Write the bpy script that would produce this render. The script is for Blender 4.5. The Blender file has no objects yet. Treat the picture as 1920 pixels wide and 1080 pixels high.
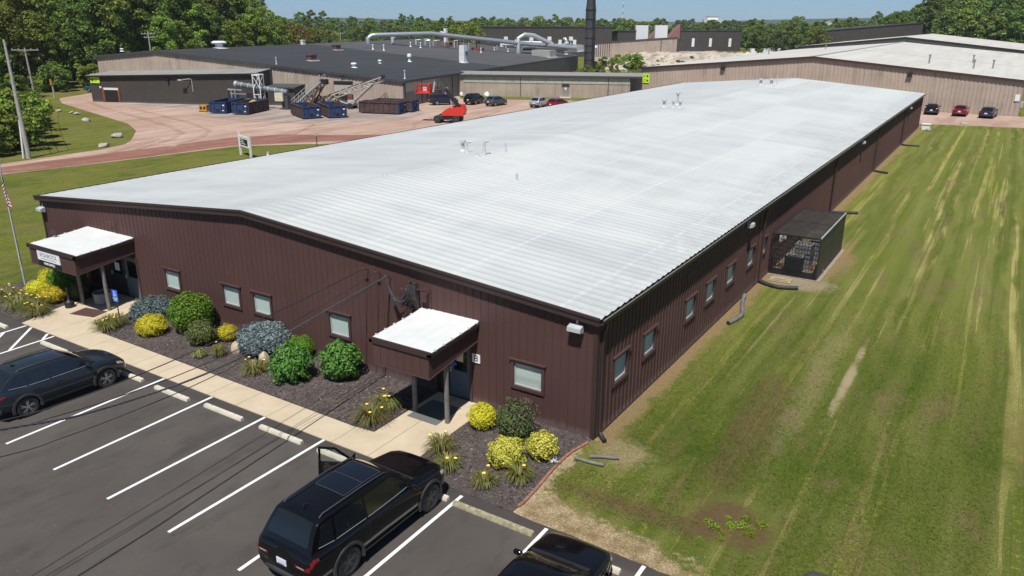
import bpy, bmesh, math, random
import numpy as np
from mathutils import Vector, Matrix
R = math.radians
rng = random.Random(7)
scene = bpy.context.scene
COL = scene.collection

# ---------------------------------------------------------------- camera
cd = bpy.data.cameras.new('camera'); cam = bpy.data.objects.new('camera', cd); COL.objects.link(cam)
YAW, PIT, ROL = 0.5637, 0.3337, 0.0025
f_ = Vector((-math.sin(YAW)*math.cos(PIT), math.cos(YAW)*math.cos(PIT), -math.sin(PIT)))
r_ = Vector((math.cos(YAW), math.sin(YAW), 0)); u_ = r_.cross(f_)
r2 = r_*math.cos(ROL)+u_*math.sin(ROL); u2 = u_*math.cos(ROL)-r_*math.sin(ROL)
cam.matrix_world = Matrix(((r2.x, u2.x, -f_.x, 9.3543), (r2.y, u2.y, -f_.y, -19.6354), (r2.z, u2.z, -f_.z, 12.5947), (0, 0, 0, 1)))
cd.sensor_width = 36.0; cd.lens = 1443.667/1920*36; cd.clip_start = 0.5; cd.clip_end = 12000
scene.camera = cam

# ---------------------------------------------------------------- light
SUN_AZ, SUN_EL = R(20), R(62)
sdir = Vector((math.sin(SUN_AZ)*math.cos(SUN_EL), -math.cos(SUN_AZ)*math.cos(SUN_EL), math.sin(SUN_EL)))
world = bpy.data.worlds.new("World"); scene.world = world; world.use_nodes = True
wn = world.node_tree.nodes; wl = world.node_tree.links
bg = wn.get('Background') or wn.new('ShaderNodeBackground')
sky = wn.new('ShaderNodeTexSky'); sky.sky_type = 'NISHITA'; sky.sun_disc = False
sky.sun_elevation = SUN_EL; sky.sun_rotation = R(180)-SUN_AZ
sky.altitude = 200; sky.air_density = 1.25; sky.dust_density = 0.0; sky.ozone_density = 3.0
tint = wn.new('ShaderNodeMix'); tint.data_type = 'RGBA'; tint.blend_type = 'MULTIPLY'; tint.inputs[0].default_value = 1; 
# the lower sky is a clearer blue than the model's pale horizon
tg = wn.new('ShaderNodeTexCoord'); tx = wn.new('ShaderNodeSeparateXYZ'); wl.new(tg.outputs['Generated'], tx.inputs[0])
tr_ = wn.new('ShaderNodeMapRange'); tr_.inputs[1].default_value = .0; tr_.inputs[2].default_value = .35; wl.new(tx.outputs[2], tr_.inputs[0])
tc = wn.new('ShaderNodeMix'); tc.data_type = 'RGBA'; tc.inputs[6].default_value = (.50, .90, 1.75, 1); tc.inputs[7].default_value = (1.05, 1.0, .98, 1)
wl.new(tr_.outputs[0], tc.inputs[0]); wl.new(tc.outputs[2], tint.inputs[7])
wl.new(sky.outputs[0], tint.inputs[6]); wl.new(tint.outputs[2], bg.inputs[0]); bg.inputs[1].default_value = 0.052
sl = bpy.data.lights.new('sun', 'SUN'); sl.energy = 4.6; sl.angle = R(0.53); sl.color = (1, 0.965, 0.91)
so = bpy.data.objects.new('sun', sl); COL.objects.link(so)
so.rotation_euler = sdir.to_track_quat('Z', 'Y').to_euler(); so.location = (20, -40, 80)
vs = scene.view_settings; vs.view_transform = 'Standard'; vs.look = 'None'; vs.exposure = 0.25; vs.gamma = 1
try: vs.use_curve_mapping = False
except Exception: pass
scene.cycles.max_bounces = 6; scene.cycles.transparent_max_bounces = 16; scene.cycles.volume_bounces = 0

# ---------------------------------------------------------------- tagging helpers
def tag(o, label=None, cat=None, group=None, kind=None):
    if label: o['label'] = label
    if cat: o['category'] = cat
    if group: o['group'] = group
    if kind: o['kind'] = kind
    return o
def thing(name, label, cat, loc=(0, 0, 0), rz=0, group=None):
    o = bpy.data.objects.new(name, None); COL.objects.link(o); o.empty_display_size = .2
    o.location = loc; o.rotation_euler = (0, 0, rz)
    return tag(o, label, cat, group)
def link(name, me, parent=None, smooth=None):
    o = bpy.data.objects.new(name, me); COL.objects.link(o)
    if parent: o.parent = parent
    if smooth is not None:
        me.shade_smooth()
        me.set_sharp_from_angle(angle=R(smooth))
    return o

# ---------------------------------------------------------------- mesh builder
class MB:
    def __init__(s): s.v = []; s.f = []; s.m = []; s.mi = 0
    def add(s, vs, fs):
        b = len(s.v); s.v += [tuple(v) for v in vs]
        for f in fs: s.f.append([b+i for i in f]); s.m.append(s.mi)
        return s
    def box(s, x0, y0, z0, x1, y1, z1):
        return s.add([(x0,y0,z0),(x1,y0,z0),(x1,y1,z0),(x0,y1,z0),(x0,y0,z1),(x1,y0,z1),(x1,y1,z1),(x0,y1,z1)],
              [(3,2,1,0),(4,5,6,7),(0,1,5,4),(1,2,6,5),(2,3,7,6),(3,0,4,7)])
    def bar(s, p, q, w, h=None, up=(0,0,1)):
        h = h or w; p = Vector(p); q = Vector(q); d = (q-p).normalized(); up = Vector(up)
        if abs(d.dot(up)) > .98: up = Vector((1,0,0))
        a = d.cross(up).normalized(); b = a.cross(d)
        c = []
        for e in (p, q):
            for (i, j) in ((-1,-1),(1,-1),(1,1),(-1,1)): c.append(e+a*(i*w/2)+b*(j*h/2))
        return s.add(c, [(3,2,1,0),(4,5,6,7),(0,1,5,4),(1,2,6,5),(2,3,7,6),(3,0,4,7)])
    def tube(s, pts, r, n=8, caps=True):
        pts = [Vector(p) for p in pts]; k = len(pts)
        rs = r if isinstance(r, (list, tuple)) else [r]*k
        ref = None; rings = []
        for i in range(k):
            d = (pts[min(i+1, k-1)]-pts[max(i-1, 0)]).normalized()
            if ref is None: ref = Vector((0,0,1)) if abs(d.z) < .9 else Vector((1,0,0))
            a = d.cross(ref).normalized(); b = a.cross(d).normalized(); ref = b if abs(d.dot(b)) < .9 else ref
            rings.append([pts[i]+(a*math.cos(t)+b*math.sin(t))*rs[i] for t in [2*math.pi*j/n for j in range(n)]])
        vs = [v for rg in rings for v in rg]; fs = []
        for i in range(k-1):
            for j in range(n):
                fs.append((i*n+j, i*n+(j+1) % n, (i+1)*n+(j+1) % n, (i+1)*n+j))
        if caps: fs.append(tuple(range(n-1, -1, -1))); fs.append(tuple((k-1)*n+j for j in range(n)))
        return s.add(vs, fs)
    def lathe(s, prof, n=16, c=(0,0,0), axis='z'):
        vs = []; fs = []; k = len(prof)
        for (r, z) in prof:
            for j in range(n):
                t = 2*math.pi*j/n; a, b = r*math.cos(t), r*math.sin(t)
                p = (a, b, z) if axis == 'z' else (z, a, b)
                vs.append((p[0]+c[0], p[1]+c[1], p[2]+c[2]))
        for i in range(k-1):
            for j in range(n): fs.append((i*n+j, i*n+(j+1) % n, (i+1)*n+(j+1) % n, (i+1)*n+j))
        fs.append(tuple(range(n-1, -1, -1))); fs.append(tuple((k-1)*n+j for j in range(n)))
        return s.add(vs, fs)
    def prism(s, poly, z0, z1):
        n = len(poly); vs = [(x, y, z0) for x, y in poly]+[(x, y, z1) for x, y in poly]
        fs = [tuple(range(n-1, -1, -1)), tuple(range(n, 2*n))]+[(i, (i+1) % n, n+(i+1) % n, n+i) for i in range(n)]
        return s.add(vs, fs)
    def extr(s, poly3, off):
        n = len(poly3); off = Vector(off)
        vs = [tuple(p) for p in poly3]+[tuple(Vector(p)+off) for p in poly3]
        fs = [tuple(range(n-1, -1, -1)), tuple(range(n, 2*n))]+[(i, (i+1) % n, n+(i+1) % n, n+i) for i in range(n)]
        return s.add(vs, fs)
    def grid(s, rows):
        nu = len(rows[0]); vs = [p for r in rows for p in r]; fs = []
        for i in range(len(rows)-1):
            for j in range(nu-1): fs.append((i*nu+j, i*nu+j+1, (i+1)*nu+j+1, (i+1)*nu+j))
        return s.add(vs, fs)
    def xf(s, M, start=0):
        for i in range(start, len(s.v)): s.v[i] = tuple(M @ Vector(s.v[i]))
        return s
    def mesh(s, name, mat):
        me = bpy.data.meshes.new(name); me.from_pydata(s.v, [], s.f)
        mats = mat if isinstance(mat, (list, tuple)) else [mat]
        for m in mats: me.materials.append(m)
        if len(mats) > 1: me.polygons.foreach_set('material_index', s.m)
        me.validate(); me.update()
        bm = bmesh.new(); bm.from_mesh(me); bmesh.ops.recalc_face_normals(bm, faces=bm.faces); bm.to_mesh(me); bm.free()
        return me
    def build(s, name, mat, parent=None, smooth=None):
        return link(name, s.mesh(name, mat), parent, smooth)
def np_mesh(name, V, F, mats, mi=None):
    V = np.asarray(V, np.float32); F = np.asarray(F, np.int32)
    me = bpy.data.meshes.new(name); k = F.shape[1]
    me.vertices.add(len(V)); me.vertices.foreach_set('co', V.ravel())
    me.loops.add(F.size); me.loops.foreach_set('vertex_index', F.ravel())
    me.polygons.add(len(F)); me.polygons.foreach_set('loop_start', np.arange(0, F.size, k, dtype=np.int32))
    for m in (mats if isinstance(mats, (list, tuple)) else [mats]): me.materials.append(m)
    if mi is not None: me.polygons.foreach_set('material_index', np.asarray(mi, np.int32))
    me.update(calc_edges=True)
    return me
def copy_tree(o, parent=None):
    c = o.copy(); COL.objects.link(c)
    if parent: c.parent = parent
    for ch in list(o.children): copy_tree(ch, c)
    return c

# ---------------------------------------------------------------- material helpers
class NT:
    def __init__(s, name):
        s.mat = bpy.data.materials.new(name); s.mat.use_nodes = True
        s.t = s.mat.node_tree; s.n = s.t.nodes; s.l = s.t.links
        s.b = s.n['Principled BSDF']; s.out = s.n['Material Output']
    def put(s, sock, v):
        if hasattr(v, 'is_output') or isinstance(v, bpy.types.NodeSocket): s.l.new(v, sock)
        else: sock.default_value = v
    def coord(s, kind='Object'):
        return s.n.new('ShaderNodeTexCoord').outputs[kind]
    def pos(s): return s.n.new('ShaderNodeNewGeometry').outputs['Position']
    def mapping(s, vec, scale=(1,1,1), loc=(0,0,0), rot=(0,0,0)):
        m = s.n.new('ShaderNodeMapping'); s.l.new(vec, m.inputs[0])
        m.inputs['Scale'].default_value = scale; m.inputs['Location'].default_value = loc; m.inputs['Rotation'].default_value = rot
        return m.outputs[0]
    def noise(s, vec, scale, detail=4, rough=.55, dist=0):
        m = s.n.new('ShaderNodeTexNoise'); s.l.new(vec, m.inputs['Vector'])
        m.inputs['Scale'].default_value = scale; m.inputs['Detail'].default_value = detail
        m.inputs['Roughness'].default_value = rough; m.inputs['Distortion'].default_value = dist
        return m.outputs['Fac']
    def voro(s, vec, scale, out='Color'):
        m = s.n.new('ShaderNodeTexVoronoi'); s.l.new(vec, m.inputs['Vector']); m.inputs['Scale'].default_value = scale
        return m.outputs[out]
    def ramp(s, fac, *stops):
        m = s.n.new('ShaderNodeValToRGB'); s.l.new(fac, m.inputs[0]); e = m.color_ramp.elements
        while len(e) < len(stops): e.new(.5)
        for el, (p, c) in zip(e, stops):
            el.position = p; el.color = (c, c, c, 1) if isinstance(c, (int, float)) else (*c, 1)
        return m.outputs[0]
    def math(s, op, a, b=0.0, clamp=False):
        m = s.n.new('ShaderNodeMath'); m.operation = op; m.use_clamp = clamp
        s.put(m.inputs[0], a); s.put(m.inputs[1], b); return m.outputs[0]
    def mix(s, fac, a, b, mode='MIX'):
        m = s.n.new('ShaderNodeMix'); m.data_type = 'RGBA'; m.blend_type = mode
        c = lambda v: (*v, 1) if isinstance(v, (tuple, list)) and len(v) == 3 else v
        s.put(m.inputs[0], fac); s.put(m.inputs[6], c(a)); s.put(m.inputs[7], c(b)); return m.outputs[2]
    def xyz(s, vec):
        m = s.n.new('ShaderNodeSeparateXYZ'); s.l.new(vec, m.inputs[0]); return m.outputs
    def sstep(s, v, a, b):
        m = s.n.new('ShaderNodeMapRange'); m.interpolation_type = 'SMOOTHSTEP'; s.put(m.inputs[0], v)
        m.inputs[1].default_value = a; m.inputs[2].default_value = b; return m.outputs[0]
    def bump(s, h, strength=.3, dist=.02):
        m = s.n.new('ShaderNodeBump'); m.inputs['Strength'].default_value = strength; m.inputs['Distance'].default_value = dist
        s.l.new(h, m.inputs['Height']); s.l.new(m.outputs[0], s.b.inputs['Normal'])
    def fin(s, col=None, rough=.7, metal=0, spec=.5, coat=0):
        if col is not None: s.put(s.b.inputs['Base Color'], (*col, 1) if isinstance(col, (tuple, list)) else col)
        s.put(s.b.inputs['Roughness'], rough); s.b.inputs['Metallic'].default_value = metal
        s.b.inputs['Specular IOR Level'].default_value = spec; s.b.inputs['Coat Weight'].default_value = coat
        s.b.inputs['Coat Roughness'].default_value = .03
        return s.mat
def pm(name, col, rough=.7, metal=0, var=.18, scale=2.5, spec=.5, coat=0, bump=0, bscale=60, coords='Object'):
    n = NT(name); v = n.coord(coords)
    fac = n.noise(v, scale, 5, .6)
    c = n.mix(n.ramp(fac, (.3, 0), (.7, 1)), tuple(x*(1-var) for x in col), tuple(min(1, x*(1+var)) for x in col))
    if bump: n.bump(n.noise(v, bscale, 4), bump, .01)
    return n.fin(c, rough, metal, spec, coat)
def streaky(name, col, dark, rough=.65, amt=.6, lines=None, spec=.4):
    # painted sheet metal with vertical run-down stains (z is up in the object's own frame)
    n = NT(name); v = n.coord('Object')
    a = n.noise(n.mapping(v, (1.3, 1.3, .12)), 1.0, 6, .65); b = n.noise(n.mapping(v, (.12, .12, .5)), 1.0, 4, .6)
    f = n.math('MULTIPLY', n.ramp(a, (.45, 0), (.72, 1)), n.ramp(b, (.35, 0), (.65, 1)))
    c = n.mix(n.math('MULTIPLY', f, amt), col, dark)
    g = n.noise(v, 9, 4); c = n.mix(n.ramp(g, (.3, 0), (.75, .25)), c, dark)
    zz = n.xyz(v)[2]; sp = n.noise(v, 5, 5, .7); c = n.mix(n.math('MULTIPLY', n.sstep(n.math('ADD', zz, n.math('MULTIPLY', sp, -.5)), .12, -.18), .5), c, tuple(.5*q+.11 for q in col))
    fd = n.noise(n.mapping(v, (.25, .25, .35)), 1, 4, .6); c = n.mix(n.ramp(fd, (.45, 0), (.7, .22)), c, tuple(min(1, q*1.5+.01) for q in col))
    return n.fin(c, rough, 0, spec)
def leafmat(name, c1, c2, c3, transl=.38, rough=.55):
    n = NT(name); g = n.n.new('ShaderNodeNewGeometry'); oi = n.n.new('ShaderNodeObjectInfo')
    c = n.ramp(g.outputs['Random Per Island'], (0, c1), (.55, c2), (1, c3))
    hs = n.n.new('ShaderNodeHueSaturation'); n.l.new(c, hs.inputs['Color'])
    mr = n.n.new('ShaderNodeMapRange'); n.l.new(oi.outputs['Random'], mr.inputs[0]); mr.inputs[3].default_value = .478; mr.inputs[4].default_value = .518
    n.l.new(mr.outputs[0], hs.inputs['Hue'])
    mv = n.n.new('ShaderNodeMapRange'); n.l.new(oi.outputs['Random'], mv.inputs[0]); mv.inputs[3].default_value = .75; mv.inputs[4].default_value = 1.25
    n.l.new(mv.outputs[0], hs.inputs['Value'])
    n.fin(hs.outputs[0], rough, 0, .25)
    tr = n.n.new('ShaderNodeBsdfTranslucent'); n.l.new(hs.outputs[0], tr.inputs[0])
    mx = n.n.new('ShaderNodeMixShader'); mx.inputs[0].default_value = transl
    n.l.new(n.b.outputs[0], mx.inputs[1]); n.l.new(tr.outputs[0], mx.inputs[2]); n.l.new(mx.outputs[0], n.out.inputs[0])
    return n.mat

M = {}
M['brown'] = streaky('brown_siding', (.088, .0465, .041), (.064, .035, .031), .6, .5, spec=.2)
M['brown_trim'] = pm('brown_trim', (.045, .027, .024), .5, var=.1)
M['frame'] = pm('window_frame_paint', (.075, .04, .038), .5, var=.1)
M['black'] = pm('black_plastic', (.018, .018, .019), .5, var=.2)
M['darkgrey'] = pm('dark_grey_paint', (.055, .057, .06), .55)
M['grey'] = pm('grey_paint', (.22, .225, .23), .55)
M['ltgrey'] = pm('light_grey_metal', (.42, .43, .44), .45)
M['white'] = pm('white_paint', (.72, .73, .73), .5, var=.05)
M['galv'] = pm('galvanised_metal', (.55, .57, .58), .38, .55, var=.12, scale=4)
M['silver'] = pm('bright_duct_metal', (.62, .64, .66), .32, .8, var=.1)
M['rust'] = pm('rusty_steel', (.11, .055, .04), .85, var=.45, scale=3)
M['rustred'] = pm('red_oxide_steel', (.2, .06, .04), .8, var=.3)
M['blue'] = pm('blue_container_paint', (.016, .042, .115), .6, var=.5, scale=2)
M['dirtybrown'] = pm('brown_container_paint', (.075, .045, .042), .8, var=.45, scale=1.5)
M['red'] = pm('red_machine_paint', (.62, .035, .02), .4, var=.08)
M['yellow'] = pm('yellow_machine_paint', (.5, .27, .03), .5, var=.2)
M['lime'] = pm('lime_sign_face', (.55, .85, .05), .5, var=.03)
M['signblack'] = pm('black_lettering', (.012, .012, .012), .5, var=0)
M['signwhite'] = pm('white_sign_face', (.82, .82, .82), .45, var=.03)
M['signgrey'] = pm('grey_lettering', (.25, .27, .3), .5, var=0)
M['adablue'] = pm('blue_sign_face', (.03, .14, .62), .45, var=.05)
M['wood'] = pm('weathered_wood', (.36, .34, .31), .85, var=.3, scale=6)
M['postwood'] = pm('grey_round_post', (.17, .155, .145), .8, var=.3, scale=5)
M['cream'] = pm('cream_concrete', (.56, .51, .41), .85, var=.12, scale=5, bump=.3)
M['oldconc'] = pm('mossy_concrete', (.30, .265, .17), .9, var=.4, scale=9, bump=.5)
M['rubber'] = pm('tyre_rubber', (.022, .022, .023), .8, var=.15)
M['rimblack'] = pm('black_alloy', (.055, .055, .058), .35, .3, var=.1)
M['rimsilver'] = pm('machined_alloy', (.45, .46, .47), .3, .8, var=.1)
M['cladding'] = pm('grey_cladding', (.035, .036, .038), .6, var=.1)
M['stone'] = pm('tan_boulder', (.42, .33, .23), .9, var=.3, scale=6, bump=.5, bscale=12)
M['rock'] = pm('grey_boulder', (.36, .32, .28), .9, var=.3, scale=2, bump=.5, bscale=5)
M['brick'] = pm('red_brick', (.27, .125, .085), .85, var=.3, scale=8)
M['mat'] = pm('doormat_fibre', (.075, .035, .03), .95, var=.2, scale=30)
M['bark'] = pm('tree_bark', (.12, .095, .075), .9, var=.35, scale=3)
M['hose'] = pm('grey_corrugated_pipe', (.14, .14, .13), .7, var=.3)
M['blackpipe'] = pm('black_drain_pipe', (.03, .029, .028), .6, var=.2)
M['interior'] = pm('dark_interior', (.012, .011, .011), .9, var=.1)
M['tail'] = pm('red_lamp_lens', (.16, .006, .008), .15, var=.05, coat=.5)
M['lens'] = pm('clear_lamp_lens', (.55, .56, .58), .12, .3, var=.1, coat=.5)
M['plate'] = pm('licence_plate_face', (.7, .72, .75), .4, var=.05)
M['cable'] = pm('black_cable', (.03, .03, .03), .6, var=.1)
M['cablegrey'] = pm('grey_cable', (.075, .075, .08), .6, var=.2)
M['yellowpetal'] = pm('yellow_petals', (.85, .66, .10), .5, var=.2)
M['pond'] = pm('beige_door_paint', (.42, .39, .34), .6, var=.1)
M['blind'] = pm('white_blind', (.84, .85, .83), .7, var=.06)
M['tarp'] = pm('pallet_tan_board', (.33, .26, .165), .85, var=.2)
M['flagred'] = pm('flag_red', (.32, .02, .03), .8, var=.1); M['flagwhite'] = pm('flag_white', (.75, .75, .77), .8, var=.05); M['flagblue'] = pm('flag_blue', (.02, .035, .14), .8, var=.1)
M['orange'] = pm('orange_lamp', (.7, .2, .03), .3, var=0)
def paint(name, c, rough=.14, metal=.0, coat=.5): return pm(name, c, rough, metal, var=.03, scale=1, spec=.2, coat=coat)
M['p_black'] = paint('black_car_paint', (.004, .004, .005)); M['p_slate'] = paint('slate_car_paint', (.022, .030, .040), .16, .35)
M['p_silver'] = paint('silver_car_paint', (.5, .51, .53), .3, .5); M['p_red'] = paint('dark_red_car_paint', (.19, .008, .015))
M['p_grey'] = paint('grey_car_paint', (.09, .1, .11), .3, .4); M['p_blue'] = paint('blue_car_paint', (.03, .09, .17), .3, .3); M['p_dkblue'] = paint('dark_blue_car_paint', (.02, .022, .04))
def glassmat(name, c, rough=.04):
    n = NT(name); return n.fin(c, rough, 0, .8)
M['glass'] = glassmat('dark_tinted_glass', (.008, .01, .012)); M['wglass'] = glassmat('greenish_window_glass', (.10, .15, .14), .06)
M['sunroof'] = glassmat('sunroof_glass', (.006, .008, .014), .03)
def clearglass(name='clear_pane', pale_mix=.02):
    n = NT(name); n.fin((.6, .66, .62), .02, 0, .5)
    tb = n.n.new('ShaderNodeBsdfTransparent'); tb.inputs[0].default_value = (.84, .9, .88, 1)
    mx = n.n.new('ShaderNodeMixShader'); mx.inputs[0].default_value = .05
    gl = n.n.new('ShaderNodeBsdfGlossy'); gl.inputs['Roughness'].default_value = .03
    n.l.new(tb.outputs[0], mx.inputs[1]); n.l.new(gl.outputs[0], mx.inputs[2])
    df = n.n.new('ShaderNodeBsdfDiffuse'); df.inputs[0].default_value = (.68, .76, .72, 1); m2 = n.n.new('ShaderNodeMixShader'); m2.inputs[0].default_value = pale_mix  # pale diffuse share paints the sky's reflection into the pane colour
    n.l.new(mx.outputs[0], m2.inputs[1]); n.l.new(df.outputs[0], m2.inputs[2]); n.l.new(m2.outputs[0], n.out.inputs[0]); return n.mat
M['clear'] = clearglass(); M['skypane'] = clearglass('sky_pale_window_pane', .42)  # second pane: strong painted-in sky paleness for the building windows

def white_roof():
    n = NT('white_coated_roof'); v = n.coord('Object'); s = n.xyz(v)
    a = n.noise(n.mapping(v, (.10, .55, 1)), 1, 6, .62); b = n.noise(n.mapping(v, (.30, .05, 1), (3, 1, 0)), 1.0, 5, .6)
    fl = n.n.new('ShaderNodeVectorMath'); fl.operation = 'FLOOR'; n.l.new(n.mapping(v, (1/4.1, 1/7.6, 1), (.3, .2, 0)), fl.inputs[0])
    wn_ = n.n.new('ShaderNodeTexWhiteNoise'); n.l.new(fl.outputs[0], wn_.inputs['Vector'])
    c = n.mix(n.ramp(a, (.32, 0), (.68, 1)), (.43, .445, .45), (.535, .545, .54))
    c = n.mix(n.math('MULTIPLY', n.ramp(b, (.45, 0), (.66, 1)), .5), c, (.585, .59, .58))
    farz = n.sstep(s[1], 22, 40); rightz = n.sstep(s[0], -15.9, -15.5)
    c = n.mix(n.math('MULTIPLY', n.math('MULTIPLY', wn_.outputs['Value'], .55), n.math('MULTIPLY', farz, rightz)), c, (.60, .61, .605))
    fx = n.math('ABSOLUTE', n.math('SUBTRACT', n.math('FRACT', n.math('ADD', n.math('MULTIPLY', s[0], 1/4.1), .3)), .5))
    c = n.mix(n.math('MULTIPLY', n.sstep(fx, .472, .497), n.math('MULTIPLY', rightz, .35)), c, (.62, .625, .62))
    st = n.noise(n.mapping(v, (.16, 1.6, 1)), 2.0, 7, .72); c = n.mix(n.ramp(st, (.55, 0), (.76, .42)), c, (.34, .35, .355))
    ed = n.math('MULTIPLY', n.sstep(s[0], -2.6, -.9), n.ramp(n.noise(n.mapping(v, (1.6, 1.1, 1)), 1.3, 6, .75), (.40, 0), (.62, .55))); c = n.mix(ed, c, (.37, .385, .39))
    c = n.mix(1.0, c, (.93, .945, .94), 'MULTIPLY')
    n.bump(n.noise(v, 2.6, 5), .22, .05)
    return n.fin(c, .6, 0, .35)
M['roofwhite'] = white_roof()
def sheet_roof(name, c1, c2, rough=.8):
    n = NT(name); v = n.coord('Object')
    a = n.noise(n.mapping(v, (.5, .03, 1)), 1.2, 5, .6); b = n.noise(v, .08, 5, .6)
    c = n.mix(n.ramp(a, (.3, 0), (.7, 1)), c1, c2); c = n.mix(n.ramp(b, (.35, 0), (.7, .5)), c, c2)
    return n.fin(c, rough, 0, .25)
M['roofblack'] = sheet_roof('black_roof_sheet', (.030, .031, .036), (.052, .053, .058)); M['roofdark2'] = sheet_roof('faded_black_roof', (.062, .062, .066), (.09, .09, .095))
M['roofmid'] = sheet_roof('mid_grey_roof', (.19, .19, .18), (.27, .27, .255)); M['roofgrey'] = sheet_roof('pale_grey_roof', (.42, .41, .375), (.55, .53, .485))
M['tanwall'] = streaky('weathered_tan_siding', (.43, .35, .28), (.13, .11, .10), .7, .75)
M['greywall'] = streaky('weathered_grey_siding', (.25, .235, .21), (.11, .10, .10), .7, .6)
M['darkwall'] = streaky('dark_bronze_siding', (.062, .055, .049), (.045, .04, .038), .6, .4)
M['palepanel'] = streaky('pale_translucent_panel', (.42, .43, .35), (.10, .10, .09), .5, .7)

def ground_mat():
    n = NT('lawn_grass'); p = n.pos(); s = n.xyz(p); X, Y = s[0], s[1]
    rp = lambda f, a, b, hi=1.0: n.ramp(f, (a, 0), (b, hi))
    mul = lambda a, b: n.math('MULTIPLY', a, b)
    big = n.noise(p, .16, 5, .6); mid = n.noise(n.mapping(p, (1, .7, 1)), .75, 6, .68); fine = n.noise(p, 5.5, 5, .75); grain = n.noise(p, 17, 4, .75)
    c = n.mix(rp(mid, .40, .60), (.078, .138, .013), (.205, .255, .030))
    c = n.mix(rp(big, .38, .58, .85), c, (.285, .310, .050))
    c = n.mix(mul(rp(fine, .46, .74), .75), c, (.225, .275, .060))
    c = n.mix(rp(fine, .44, .30, .6), c, (.045, .075, .012))
    dr_ = n.noise(n.mapping(p, (.9, .32, 1), (5, 2, 0)), 1.0, 7, .72); c = n.mix(mul(rp(dr_, .47, .60), .7), c, n.mix(rp(grain, .3, .7), (.13, .10, .04), (.33, .275, .12)))
    # mower stripes and dry clippings run along the building
    warp = n.math('ADD', X, mul(n.math('SUBTRACT', n.noise(p, .12, 3, .5), .5), 2.2))
    w0 = n.math('ADD', mul(n.math('SINE', mul(warp, 1.55)), .5), .5); c = n.mix(mul(rp(w0, .45, .9, .75), mul(n.sstep(Y, -3, 16), n.sstep(X, -1, 2.5))), c, (.265, .285, .055))
    w1 = n.math('SINE', mul(warp, 5.2)); w1 = n.math('ADD', mul(w1, .5), .5)
    st = n.noise(n.mapping(p, (1.5, .018, 1), rot=(0, 0, R(-2))), 1.0, 6, .65); st2 = n.noise(n.mapping(p, (2.4, .05, 1), (9, 4, 0), (0, 0, R(-2))), 1.0, 5, .65)
    right = n.sstep(X, -1, 2.5); far = n.sstep(Y, 3, 20)
    zone = n.math('ADD', mul(far, .75), mul(rp(n.noise(p, .13, 4, .6), .40, .60), .55)); zone = mul(zone, right)
    c = n.mix(mul(mul(rp(w1, .35, .95), rp(n.noise(n.mapping(p, (.5, .02, 1)), 1, 4, .6), .34, .54)), mul(zone, .9)), c, (.44, .405, .145))
    c = n.mix(mul(rp(st, .44, .66, .9), zone), c, (.35, .35, .085))
    c = n.mix(mul(rp(st2, .48, .72, .7), zone), c, (.46, .42, .19))
    c = n.mix(mul(rp(st, .44, .30, .55), right), c, (.062, .115, .013))
    # thin worn patches
    w = n.noise(n.mapping(p, (.55, .20, 1), (2.3, 8, 0)), 1.0, 7, .75)
    c = n.mix(mul(rp(w, .53, .66, .8), right), c, n.mix(fine, (.10, .07, .035), (.33, .25, .14)))
    straw = n.mix(rp(n.noise(n.mapping(p, (1, 1.7, 1), rot=(0, 0, .7)), 30, 6, .8), .25, .75), (.36, .265, .165), (.80, .66, .475)); dirt = n.mix(rp(n.noise(p, 19, 6, .8), .25, .75), (.19, .12, .065), (.46, .33, .20))
    def blob(cx, cy, rx, ry, soft=.35, rag=1.0):
        a = n.math('POWER', mul(n.math('SUBTRACT', X, cx), 1/rx), 2); b = n.math('POWER', mul(n.math('SUBTRACT', Y, cy), 1/ry), 2)
        r = n.math('ADD', n.math('ADD', a, b), mul(n.math('SUBTRACT', fine, .5), 3.4*rag))
        r = n.math('ADD', r, mul(n.math('SUBTRACT', mid, .5), 5.0*rag))
        return n.sstep(r, 1+soft, 1-soft)
    brown = n.mix(rp(grain, .3, .7), (.065, .036, .022), (.24, .145, .09))
    c = n.mix(mul(blob(5.1, -1.9, 1.0, .95, .6), .85), c, brown)
    c = n.mix(mul(blob(4.2, 3.2, .7, 5.0, 1.2, 1.3), .55), c, brown)
    c = n.mix(mul(blob(3.0, -2.7, 2.6, .35, 1.0, .8), .6), c, brown)
    c = n.mix(mul(blob(5.0, 9, .45, 6.0, 1.2, 1.3), .22), c, straw)
    c = n.mix(mul(blob(6.05, 9.0, .15, 3.1, 1.1, 1.1), .8), c, n.mix(rp(grain, .3, .7), (.27, .2, .12), (.80, .68, .50)))
    c = n.mix(mul(blob(1.2, -.3, 1.0, .7, 1.0), .6), c, n.mix(.5, straw, dirt))
    c = n.mix(mul(blob(1.5, 19.6, 1.9, 1.1, .8, .6), .95), c, n.mix(rp(grain, .3, .7), (.22, .17, .11), (.60, .52, .41)))
    c = n.mix(mul(blob(2.7, 24.5, .8, 4.0, .9, .6), .85), c, dirt)
    # dead strip along the wall foot, and straw along the asphalt
    wob = mul(n.math('SUBTRACT', n.noise(p, .8, 6, .7), .5), 1.7); wobf = mul(n.math('SUBTRACT', fine, .5), 1.0)
    e1 = n.math('ADD', n.math('ADD', X, wob), wobf)
    m1 = mul(n.sstep(e1, .80, .35), n.sstep(X, -.6, -.3)); m1 = mul(m1, n.sstep(Y, -.5, .3)); m1 = mul(m1, n.sstep(Y, 95, 91))
    c = n.mix(mul(m1, .92), c, dirt)
    e2 = n.math('ADD', n.math('ADD', Y, mul(wob, 1.25)), mul(wobf, 1.6)); edge = n.math('SUBTRACT', -3.5, mul(X, .14))
    m2 = mul(n.sstep(n.math('SUBTRACT', e2, edge), .40, -.2), n.sstep(X, -1, -.5)); m2 = mul(m2, n.sstep(X, 8, 4.5))
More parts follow.
